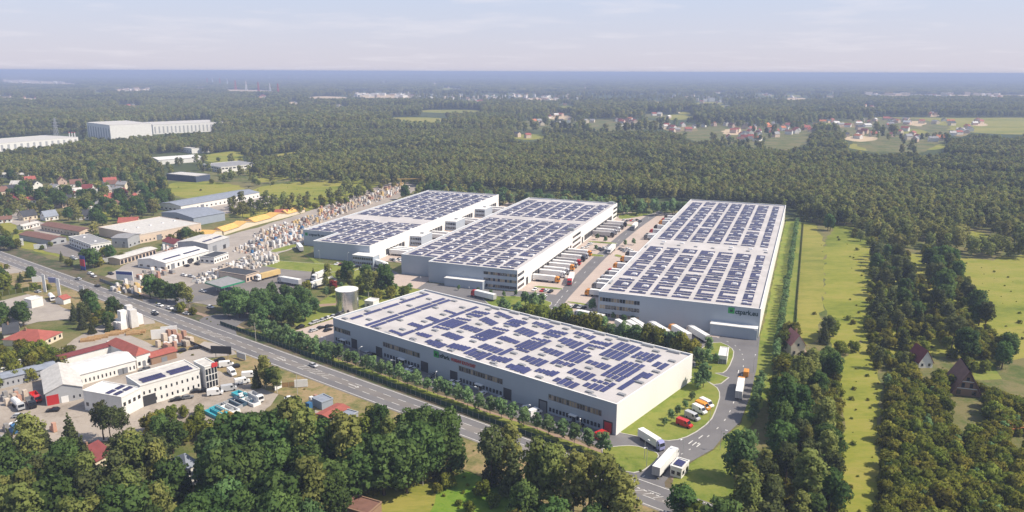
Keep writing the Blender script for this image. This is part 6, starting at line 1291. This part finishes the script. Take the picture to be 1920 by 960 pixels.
for z in (3.0, 5.8): obj('beam', MB().bx(-(10 - z) * .5, (10 - z) * .5, .95, 1.1, z, z + .25).mesh('beam', 'wall_white'), t)
# park kiosks
bd('technical_kiosk', 'plain white technical kiosk on the lawn beside the access road', 'kiosk', (1346, 683), (1362, 685), None, 3.6, 'white', 'white', 'flat', doors=[('f', .3, 1.6, 2.4, 'door_grey'), ('f', .75, 1.4, 2.4, 'door_grey')], depth=11)
bd('technical_kiosk', 'white kiosk between the silver tank and front warehouse', 'kiosk', (684, 577), (700, 579), None, 3.4, 'white', 'white', 'flat', doors=[('f', .4, 1.6, 2.3, 'door_grey')], depth=6)
t, Lx, Ly = bd('gatehouse', 'white gatehouse with a solar panel on its flat roof', 'gatehouse', (1277, 899), (1291, 883), (1262, 886), 3.1, 'white', 'white', 'flat', win=[('f', 2, 1, 2.2, .5), ('l', 2, 1, 2.2, .6), ('r', 2, 1, 2.2, .6)], doors=[('f', .8, .9, 2.1, 'glass_dark')])
obj('solar_row', solar_strip(2.6, max(3, Lx * .6), 'solar_blue'), t, (Lx * .2, Ly * .5, 3.42))
# silver tank
p = g2(652, 583); t = thing('water_tank', 'big silver cylindrical water tank on the lawn by the front warehouse', 'tank', (p[0], p[1], .16))
mb = MB(); n = 40; mb.add([(5.75 * math.cos(6.2832 * k / n), 5.75 * math.sin(6.2832 * k / n), z) for z in (0, 11.6) for k in range(n)], [(k, (k + 1) % n, n + (k + 1) % n, n + k) for k in range(n)])
me = mb.mesh('shell', 'silver_metal'); me.polygons.foreach_set('use_smooth', [True] * n); obj('shell', me, t)
mb = MB(); mb.add([(5.9 * math.cos(6.2832 * k / n), 5.9 * math.sin(6.2832 * k / n), 11.605) for k in range(n)] + [(0, 0, 12.3)], [(k, (k + 1) % n, n) for k in range(n)]); obj('lid', mb.mesh('lid', 'parapet_white'), t)
obj('ladder', MB().bx(-.05, .05, -5.9, -5.82, 0, 12.0).bx(.45, .55, -5.9, -5.82, 0, 12.0).mesh('ladder', 'alu'), t); obj('rim', MB().tube((0, 0, 11.2), (0, 0, 11.59), 5.85, n=40).mesh('rim', 'alu'), t); obj('manhole', MB().tube((1.5, -5.9, 1.4), (1.5, -5.5, 1.4), .7, n=12).mesh('manhole', 'chassis_grey'), t)
# fuel station
cn = [G(385, 530, 5.2), G(415, 539, 5.2), G(458, 527.5, 5.2), G(427, 518.5, 5.2)]
t = thing('fuel_canopy', 'flat grey green canopy over the pumps of the fuel station', 'canopy')
mb = MB(); mb.hexa([(q.x, q.y, 4.7) for q in cn] + [(q.x, q.y, 5.4) for q in cn]); obj('roof', mb.mesh('roof', 'roof_grey'), t)
mb = MB(); c0 = sum((Vector((q.x, q.y, 0)) for q in cn), Vector()) / 4
for i in range(4):
    a, b = cn[i], cn[(i + 1) % 4]; e = [(a.x, a.y), (b.x, b.y)]; e = [(c0.x + (x - c0.x) * 1.01, c0.y + (y - c0.y) * 1.01) for x, y in e]; f = [(c0.x + (x - c0.x) * 1.02, c0.y + (y - c0.y) * 1.02) for x, y in e]
    mb.hexa([(*e[0], 4.6), (*e[1], 4.6), (*f[1], 4.6), (*f[0], 4.6), (*e[0], 5.5), (*e[1], 5.5), (*f[1], 5.5), (*f[0], 5.5)])
obj('fascia', mb.mesh('fascia', 'paint_green'), t)
for fx in (.25, .75):
    for fy in (.3, .7):
        q = cn[0].lerp(cn[1], fx).lerp(cn[3].lerp(cn[2], fx), fy); obj('post', MB().bx(q.x - .2, q.x + .2, q.y - .2, q.y + .2, 0, 4.69).mesh('post', 'steel_white'), t)
        pm = thing('fuel_pump', 'white and green fuel pump under the canopy', 'pump', (q.x + 1.2, q.y, .2), 0, 'fuel pumps'); obj('body', cached('pump', lambda: box_mesh('body', -.4, .4, -.3, .3, 0, 1.7, 'steel_white')), pm); obj('head', cached('pumph', lambda: box_mesh('head', -.45, .45, -.32, .32, 1.71, 2.1, 'paint_green')), pm)
bd('fuel_shop', 'fuel station shop with a wide dark roof', 'shop', (462, 530), (487, 522), (398, 522), 3.9, 'beige', 'dark', 'flat', win=[('f', 4, .6, 2.6, .6)])
# fences and street furniture
def fence(name, label, a, b, h, m, step=2.6, cat='fence', solid=True):
    a = Vector(a); b = Vector(b); n = max(1, int((b - a).length / step)); ang = math.atan2((b - a).y, (b - a).x); s = (b - a).length / n
    t = thing(name, label, cat, (a.x, a.y, 0), ang)
    pm = cached(('fp', m, round(s, 2), h), lambda: MB().bx(.04, s - .04, -.02, .02, .1, h - .1).mesh('panel', m)); po = cached(('fpo', h), lambda: MB().bx(-.04, .04, -.05, .05, 0, h).mesh('post', 'galvanised'))
    for i in range(n): obj('panel', pm, t, (i * s, 0, .15)); obj('post', po, t, (i * s, 0, .15))
fence('mesh_fence', 'long dark green fence between the verge and the young trees', FA.w(-62, -19), FA.w(160, -19), 2.0, 'fence_green')
fence('mesh_fence', 'green fence along the meadow behind the row of young trees', FD.w(93, -30), FD.w(92, 300), 1.8, 'fence_green', 5.0)
fence('board_fence', 'dark board fence before the builders yard', g2(187, 527), g2(262, 556), 1.8, 'door_grey')
fence('board_fence', 'dark fence panels along the verge by the banner', g2(355, 645), g2(400, 664), 1.8, 'door_dark')
fence('yard_fence', 'low fence between fuel station and materials yard', g2(360, 530), g2(520, 492), 1.6, 'galvanised', 4)
fence('yard_fence', 'wooden gate fence at the pool yard entrance', g2(528, 727), g2(555, 725), 2.0, 'timber')
def lamp(p, place, h=7.0):
    t = thing('street_lamp', 'slim grey street lamp %s' % place, 'street lamp', (p[0], p[1], .2), R.uniform(0, 6), 'street lamps of the business park')
    obj('pole', cached('lpole', lambda: MB().tube((0, 0, 0), (0, 0, 7), .09, .06, 6).tube((0, 0, 7), (1.3, 0, 7.3), .05, .05, 5).mesh('pole', 'galvanised')), t); obj('lamp_head', cached('lhead', lambda: MB().bx(1.1, 1.9, -.17, .17, 7.28, 7.42).mesh('lamp_head', 'steel_white')), t)
for i in range(7): lamp(FA.w(8 + 22 * i, -11), 'beside the shaded front warehouse wall')
for q in [(1350, 845), (1280, 862), (1330, 800), (1412, 700), (1420, 650), (1208, 862), (1212, 878)]: lamp(g2(*q), 'along the access road')
for q in [(700, 515), (600, 490), (652, 494), (790, 545), (880, 565)]: lamp(g2(*q), 'along the front of the long warehouses')
def pylon(x, y, h, m, m2, label, group, thick=1.0):
    t = thing('lattice_pylon', label, 'pylon', (x, y, 0), 0, group)
    mb = MB(); b = h * .09; r = (h * .004 + .06) * thick
    for sx in (-1, 1):
        for sy in (-1, 1): mb.tube((sx * b, sy * b, 0), (sx * .6, sy * .6, h), r, r, 4)
    for k in range(7):
        z0, z1 = h * k / 7, h * (k + 1) / 7; w0, w1 = b + (.6 - b) * k / 7, b + (.6 - b) * (k + 1) / 7
        for s1, s2 in (((-1, -1), (1, -1)), ((1, -1), (1, 1)), ((1, 1), (-1, 1)), ((-1, 1), (-1, -1))):
            mb.tube((s1[0] * w0, s1[1] * w0, z0), (s2[0] * w1, s2[1] * w1, z1), r * .7, r * .7, 4); mb.tube((s2[0] * w0, s2[1] * w0, z0), (s1[0] * w1, s1[1] * w1, z1), r * .7, r * .7, 4)
    obj('mast', mb.mesh('mast', m), t)
    for z, w_ in ((.68, .2), (.8, .16), (.92, .12)):
        obj('cross_arm', MB().hexa([(-h * w_, -.3, h * z), (h * w_, -.3, h * z), (h * w_, .3, h * z), (-h * w_, .3, h * z), (-.5, -.3, h * z + h * .03), (.5, -.3, h * z + h * .03), (.5, .3, h * z + h * .03), (-.5, .3, h * z + h * .03)]).mesh('cross_arm', m2), t)
pylon(*g2(108, 268), 42, 'galvanised', 'galvanised', 'tall grey lattice pylon before the forest at the factory', None)
for i, (px, py) in enumerate([(389, 158), (399, 158), (413, 160), (427, 162), (442, 168), (462, 170), (485, 174), (507, 178), (522, 180), (506, 150), (541, 150), (558, 151)]):
    p = g2(px, py); d = math.hypot(*p); pylon(p[0], p[1], min(60, d * 22 / FPX), 'sign_white' if i % 2 else 'sign_red', 'sign_red', 'red and white lattice pylon far off in the haze', 'far red and white pylons', 3.0)
p = g2(752, 352); t = thing('gantry_crane', 'small yellow gantry crane at the end of the materials yard', 'crane', (p[0], p[1], 0), rad(10))
for x in (0, 19): obj('leg', MB().tube((x - 1.5, 0, 0), (x, 0, 9), .22, .22, 5).tube((x + 1.5, 0, 0), (x, 0, 9), .22, .22, 5).mesh('leg', 'crane_yellow'), t)
obj('girder', MB().bx(-4, 23, -.35, .35, 9.01, 9.6).mesh('girder', 'crane_yellow'), t)
# stacks in the materials yards
def stack_mesh(kind, v):
    def make():
        g = random.Random(v); mb = MB(); w_, d, h = {'wrap_white': (1.2, 1.2, 1.7), 'block_beige': (1.3, 1.1, 1.5), 'block_red': (1.3, 1.1, 1.6)}.get(kind, (1.4, 1.2, 1.4))
        k = 1 + v % 2
        for i in range(k):
            x = i * (w_ + .12); hh = h * g.uniform(.8, 1.3) * (1.6 if g.random() < .35 else 1)
            b = .06; mb.hexa([(x, 0, .15), (x + w_, 0, .15), (x + w_, d, .15), (x, d, .15), (x + b, b, hh), (x + w_ - b, b, hh), (x + w_ - b, d - b, hh), (x + b, d - b, hh)])
        return mb.mesh('load', kind), MB().bx(0, k * (w_ + .12) - .12, 0, d, 0, .14).mesh('pallet', 'timber')
    return cached(('stk', kind, v), make)
NMK = dict(wrap_white='white wrapped', block_beige='beige block', block_red='red brick', block_yellow='yellow', block_blue='blue', block_grey='grey concrete')
def stacks(px, spacing, kinds, place, group, n=400, s=(1.0, 1.55), ang=None):
    for x, y in sample(px, spacing, n):
        k = R.choice(kinds); v = R.randrange(4); l, p_ = stack_mesh(k, v)
        t = thing('pallet_stack', '%s %s pallet stack %s' % ('double' if v % 2 else 'single', NMK[k], place), 'pallet stack', (x, y, .16), (ang if ang is not None else math.atan2(rd.y, rd.x)) + R.uniform(-.1, .1), group)
        q = R.uniform(*s); t.scale = (q, q, q); obj('load', l, t); obj('pallet', p_, t)
WH = ['wrap_white', 'wrap_white', 'wrap_white', 'block_beige', 'block_grey', 'block_beige']
stacks([(362, 524), (420, 500), (480, 480), (512, 482), (516, 492), (470, 503), (400, 522), (368, 532)], 2.7, WH, 'in the dense rows above the fuel station', 'stacks above the fuel station', 100)
stacks([(440, 470), (470, 455), (520, 440), (566, 428), (570, 445), (545, 456), (500, 465), (470, 476)], 4.2, WH + ['block_blue', 'block_red'], 'between the grey hall and leftmost warehouse', 'stacks before the leftmost warehouse', 55)
stacks([(470, 442), (520, 425), (590, 405), (640, 392), (650, 396), (600, 416), (540, 436), (490, 450)], 4.8, ['wrap_white', 'block_red', 'block_beige', 'block_yellow', 'block_red', 'block_grey'], 'below the row of yellow tents', 'stacks below the yellow tents', 50)
stacks([(590, 396), (650, 378), (700, 362), (745, 345), (765, 352), (720, 372), (660, 392), (620, 404)], 5.5, ['block_beige', 'block_beige', 'block_red', 'block_yellow', 'wrap_white'], 'at the sandy far end of the materials yard', 'stacks at the far end of the yard', 45, (1.1, 1.9))
stacks([(205, 545), (225, 535), (262, 540), (260, 552), (240, 550)], 3.2, ['wrap_white', 'block_beige', 'block_grey', 'block_yellow'], 'behind the dark board fence', 'stacks behind the board fence', 22)
stacks([(250, 520), (310, 500), (318, 512), (270, 530)], 3.4, ['block_beige', 'block_red', 'block_grey', 'wrap_white'], 'before the white store hall', 'stacks before the store hall', 26)
stacks([(298, 470), (345, 455), (350, 462), (310, 478)], 3.8, ['block_red', 'wrap_white', 'block_grey', 'block_blue'], 'behind the white store hall', 'stacks behind the store hall', 20)
stacks([(288, 652), (300, 632), (340, 632), (358, 645), (330, 655), (300, 660)], 3.0, ['block_red', 'wrap_white', 'block_red', 'block_beige'], 'near the red garage row', 'stacks near the red garage row', 34, (1.2, 1.9))
stacks([(210, 620), (215, 600), (252, 600), (254, 612)], 3.2, ['wrap_white'], 'beside the fir trees at the road', 'tall white stacks at the road', 9, (2.4, 2.9))
stacks([(0, 705), (20, 690), (62, 682), (64, 694), (30, 706), (0, 718)], 2.6, ['wrap_white', 'block_beige', 'wrap_white'], 'behind the long low shed', 'stacks behind the long shed', 24)
stacks([(100, 690), (150, 665), (195, 650), (200, 655), (150, 674), (108, 694)], 3.6, ['block_beige', 'block_red', 'block_blue', 'wrap_white'], 'along the red lean to', 'stacks along the lean to', 26)
stacks([(0, 800), (40, 812), (100, 806), (60, 820), (0, 830)], 3.6, ['block_red', 'wrap_white', 'block_grey', 'block_blue'], 'at the lower edge of the dirt yard', 'stacks at the dirt yard edge', 14)
stacks([(0, 745), (35, 735), (42, 752), (10, 765)], 3.0, ['block_grey', 'block_red', 'block_beige'], 'beside the grey machine hall', 'stacks beside the machine hall', 14)
stacks([(560, 755), (590, 745), (600, 760), (575, 770)], 3.4, ['wrap_white', 'block_blue', 'block_red'], 'beside the small flat shed', 'stacks beside the flat shed', 10)
for i, (px, py, a) in enumerate([(150, 643, 20), (162, 640, 20), (175, 637, 20), (196, 632, 20), (206, 629, 20), (216, 626, 20), (236, 630, 15), (246, 627, 15)]):
    p = g2(px, py); t = thing('timber_pile', 'pile of sawn orange timber beside the concrete yard', 'timber pile', (p[0], p[1], .16), rad(a), 'timber piles by the concrete yard')
    for k in range(3): obj('board_bundle', cached('bb', lambda: box_mesh('board_bundle', 0, 6, 0, .9, 0, .95, 'timber')), t, (0, k * 1.0, .1 * k))
# the rest of the goods, too many and too small to tell apart
mb = MB(); mm = ['wrap_white', 'block_beige', 'block_grey', 'block_red', 'block_yellow']
for px, sp, wts in (([(362, 524), (420, 500), (480, 478), (516, 480), (520, 494), (470, 506), (400, 526), (368, 534)], 2.3, (6, 3, 1, 0, 0)), ([(436, 472), (470, 452), (520, 438), (568, 426), (572, 448), (545, 460), (500, 470), (470, 480)], 3.2, (5, 2, 1, 1, 0)), ([(470, 444), (520, 424), (590, 404), (640, 390), (655, 396), (600, 418), (540, 438), (490, 452)], 3.4, (4, 2, 2, 2, 1)), ([(590, 398), (650, 378), (700, 360), (745, 343), (768, 352), (720, 374), (660, 394), (620, 406)], 3.8, (2, 4, 2, 2, 1)), ([(0, 702), (20, 688), (66, 680), (66, 696), (30, 708), (0, 720)], 2.4, (4, 4, 1, 0, 0)), ([(205, 548), (225, 533), (264, 538), (262, 553)], 2.6, (3, 3, 2, 1, 1)), ([(300, 478), (345, 455), (352, 462), (312, 482)], 2.8, (3, 2, 2, 2, 0))):
    for x, y in sample(px, sp, 260):
        a_ = math.atan2(rd.y, rd.x) + R.uniform(-.1, .1); c_, s_ = math.cos(a_), math.sin(a_); w_, d_, h_ = R.uniform(1, 2.2), R.uniform(.9, 1.3), R.uniform(.8, 2.3)
        q = [(x + c_ * u - s_ * v, y + s_ * u + c_ * v) for u, v in ((0, 0), (w_, 0), (w_, d_), (0, d_))]
        mb.hexa([(*p_, .15) for p_ in q] + [(*p_, h_) for p_ in q], R.choices(range(5), wts)[0])
tag(obj('stacked_goods', mb.mesh('stacked_goods', *mm)), 'closely packed building materials filling the yards between the larger stacks', 'building materials', kind='stuff')
# pool shells
def shell_mesh(m, L_, W_):
    def make():
        mb = MB(); d = 1.2; mb.bx(0, L_, 0, W_, 0, .12)
        for (x0, x1, y0, y1) in ((0, L_, 0, .35), (0, L_, W_ - .35, W_), (0, .35, .36, W_ - .36), (L_ - .35, L_, .36, W_ - .36)): mb.bx(x0, x1, y0, y1, .125, d)
        for k in range(3): mb.bx(L_ - .75 - k * .4, L_ - .36 - k * .4, .4, W_ - .4, .125, 1.0 - k * .3)
        return mb.mesh('shell', m), MB().bx(-.15, L_ + .15, -.15, W_ + .15, d + .005, d + .02).mesh('rim', 'sign_white')
    return cached(('pool', m), make)
for i, (px, py, m) in enumerate([(383, 776, 'pool_teal'), (392, 771, 'pool_teal'), (401, 766, 'galvanised'), (408, 780, 'crane_yellow'), (413, 768, 'steel_white'), (418, 760, 'galvanised'), (427, 755, 'pool_dark'), (437, 751, 'pool_dark'), (434, 742, 'pool_teal'), (452, 754, 'steel_white'), (446, 745, 'steel_white')]):
    p = g2(px, py); s_, r_ = shell_mesh(m, 8.0, 3.2)
    t = thing('pool_shell', '%s swimming pool shell lying in the pool yard' % dict(pool_teal='turquoise', crane_yellow='orange', steel_white='white', galvanised='grey', pool_dark='dark blue')[m], 'pool shell', (p[0], p[1], .2), rad(-38), 'pool shells in the yard'); obj('shell', s_, t)
    obj('floor', cached(('pf', m), lambda: box_mesh('floor', .36, 6.0, .36, 2.84, .13, .16, m)), t)
# signs
def board(px, py, w_, h, z0, m, label, ang, m2=None, posts=2):
    p = g2(px, py); t = thing('billboard', label, 'billboard', (p[0], p[1], 0), ang)
    b = obj('panel', MB().bx(-w_ / 2, w_ / 2, -.15, .15, z0, z0 + h).mesh('panel', m), t)
    for k in range(posts): obj('post', MB().bx((k * 2 - 1) * w_ * .3 - .1, (k * 2 - 1) * w_ * .3 + .1, .16, .36, 0, z0 + h * .9).mesh('post', 'galvanised'), t)
    if m2: obj('stripe', MB().bx(-w_ * .48, w_ * .48, -.2, -.155, z0 + h * .62, z0 + h * .92).mesh('stripe', m2), t)
    return t
board(157, 507, 5, 9, .3, 'sign_blue', 'tall blue and red advertising pillar beside the road', rad(-30), None)
t = board(157, 507.4, 4.6, 4.2, 3.0, 'sign_red', 'red middle field of the tall advertising pillar', rad(-30), None, 0); t.location.x -= .1; t.location.y -= .3
board(235, 530, 11, 5.5, 1.5, 'sign_white', 'white and blue banner on the builders yard fence', rad(-12), 'sign_blue')
board(39, 463, 4, 5, 1.0, 'sign_white', 'white sign board at the lane in the west', rad(20)); board(76, 468, 8, 3.2, .6, 'sign_white', 'low white banner on the lawn by the road', rad(8)); board(196, 496, 5, 2.4, 1.5, 'sign_white', 'small white board on the builders yard wall', rad(10))
board(85, 548, 2.2, 10, .2, 'sign_white', 'tall white pylon sign at the gas depot entrance', rad(-20)); board(112, 556, 2.2, 10, .2, 'sign_white', 'second tall white pylon sign beside the red depot canopy', rad(-20)); board(100, 538, 5, 3, 2.5, 'paint_lilac', 'pale blue sign board at the gas depot', rad(-10)); board(155, 560, 4, 7, .4, 'paint_silver', 'grey flag banner on the verge by the depot', rad(-30)); board(70, 532, 5, 3.2, 1, 'sign_white', 'white board by the roadside tree', rad(10))
board(213, 590, 5, 3, 2.5, 'sign_white', 'white tilted board among fir trees at the road', rad(15)); board(416, 672, 9, 3.4, 2.2, 'door_dark', 'dark banner on posts by the verge', rad(-5)); board(453, 675, 6, 2.6, .6, 'paint_silver', 'grey roadside sign on the grass verge', rad(-35)); board(522, 731, 3.5, 3, .4, 'sign_white', 'white board at the pool yard gate', rad(60)); board(565, 727, 5, 3, .4, 'sign_white', 'white board right of the wooden gate', rad(10)); board(300, 636, 7, 4.5, .3, 'sign_white', 'white banner over the brick stacks', rad(20)); board(318, 630, 7, 4.5, .3, 'sign_white', 'second white banner over the brick stacks', rad(20))
bd('depot_canopy', 'red canopy of the gas depot', 'canopy', (120, 572), (133, 568), None, 3.0, 'white', 'red', 'gx', 1.4, depth=6)
bd('shipping_container', 'white container block in the gas depot', 'container', (82, 573), (69, 570), None, 4.2, 'white', 'white', 'flat', depth=6)
fence('hedge', 'long clipped hedge beside the gas depot', g2(-20, 560), g2(78, 542), 2.6, 'leaf_scrub', 3.0, 'hedge')
# ------------------------------------------------------------------ solitary details
for i, (px, py) in enumerate([(866, 885), (1060, 965), (793, 910), (558, 740), (480, 640)]):
    p = g2(px, py); t = thing('utility_pole', 'thin utility pole at the southern edge of the main road', 'pole', (p[0], p[1], 0), 0, 'utility poles along the main road'); obj('mast', cached('upole', lambda: MB().tube((0, 0, 0), (0, 0, 9), .14, .1, 6).mesh('mast', 'birch_bark')), t); obj('cross_arm', cached('uarm', lambda: box_mesh('cross_arm', -.9, .9, -.06, .06, 8.4, 8.55, 'bark')), t)

# trees filling the ground between the houses, halls and meadows of the north west
def gap_wood(name, label, px, spacing, keys, sr, front=16.0, fr=1.0):
    P = np.array(sample(px, spacing)); keep = NR.random(len(P)) < fr
    for bx_, by_, r_, h_ in BC:
        d = np.array([bx_, by_]); f = d / np.linalg.norm(d); q = P - d
        al = q @ f; ac = np.abs(q @ np.array([-f[1], f[0]]))
        keep &= ~((ac < r_ + 4) & (al > -(r_ + front)) & (al < r_ + 4))
    P = P[keep]; scatter(name, label, P, NR.uniform(*sr, len(P)), keys)
gap_wood('woodland', 'leafy trees filling the gardens of the north west', [(-350, 440), (-350, 325), (0, 330), (300, 322), (312, 350), (296, 372), (310, 395), (250, 412), (170, 420), (60, 405), (0, 420)], 8.0, ['wood0', 'wood1', 'wood2', 'oak0'], (0.45, 0.95), fr=0.72)
gap_wood('woodland', 'loose trees between the meadows in the north west', [(310, 300), (400, 300), (480, 300), (560, 318), (700, 330), (760, 345), (720, 356), (640, 350), (560, 345), (480, 350), (420, 345), (340, 345), (300, 372)], 10.0, ['wood0', 'wood1', 'scrub0', 'wood3'], (0.5, 0.9), fr=0.42)
gap_wood('woodland', 'tree belt along the forest side of the meadows', [(490, 312), (560, 316), (640, 328), (720, 334), (770, 346), (740, 352), (680, 346), (600, 342), (540, 338), (470, 330)], 6.5, ['wood0', 'wood1', 'wood3'], (0.6, 1.0), fr=0.8)
gap_wood('woodland', 'thin trees between the workshops west of the main road', [(0, 430), (60, 430), (200, 440), (330, 440), (440, 425), (430, 436), (350, 455), (260, 470), (200, 490), (120, 480), (0, 465)], 8.0, ['scrub0', 'scrub1', 'wood1'], (0.45, 0.8), front=6, fr=0.3)
gap_wood('woodland', 'shrubs and trees in the gardens below the main road in the west', [(-60, 500), (0, 500), (60, 520), (95, 545), (60, 552), (-60, 575)], 6.0, ['scrub0', 'scrub1', 'scrub2'], (0.4, 0.8), front=6, fr=0.6)

# ------------------------------------------------------------------ haze
hz = box_mesh('haze', -44500, 44500, -44500, 44500, -1.0, 124.0, 'paint_white')
hz.materials.clear()
hm = bpy.data.materials.new('haze'); hm.use_nodes = True; t = hm.node_tree; t.nodes.clear()
ho = t.nodes.new('ShaderNodeOutputMaterial'); pv = t.nodes.new('ShaderNodeVolumePrincipled')
pv.inputs['Color'].default_value = (0.46, 0.55, 0.83, 1); pv.inputs['Density'].default_value = HAZE_DENSITY; pv.inputs['Anisotropy'].default_value = 0.0
t.links.new(pv.outputs[0], ho.inputs['Volume']); hz.materials.append(hm)
tag(obj('haze', hz), 'thin blue haze over the land', 'haze', kind='stuff')
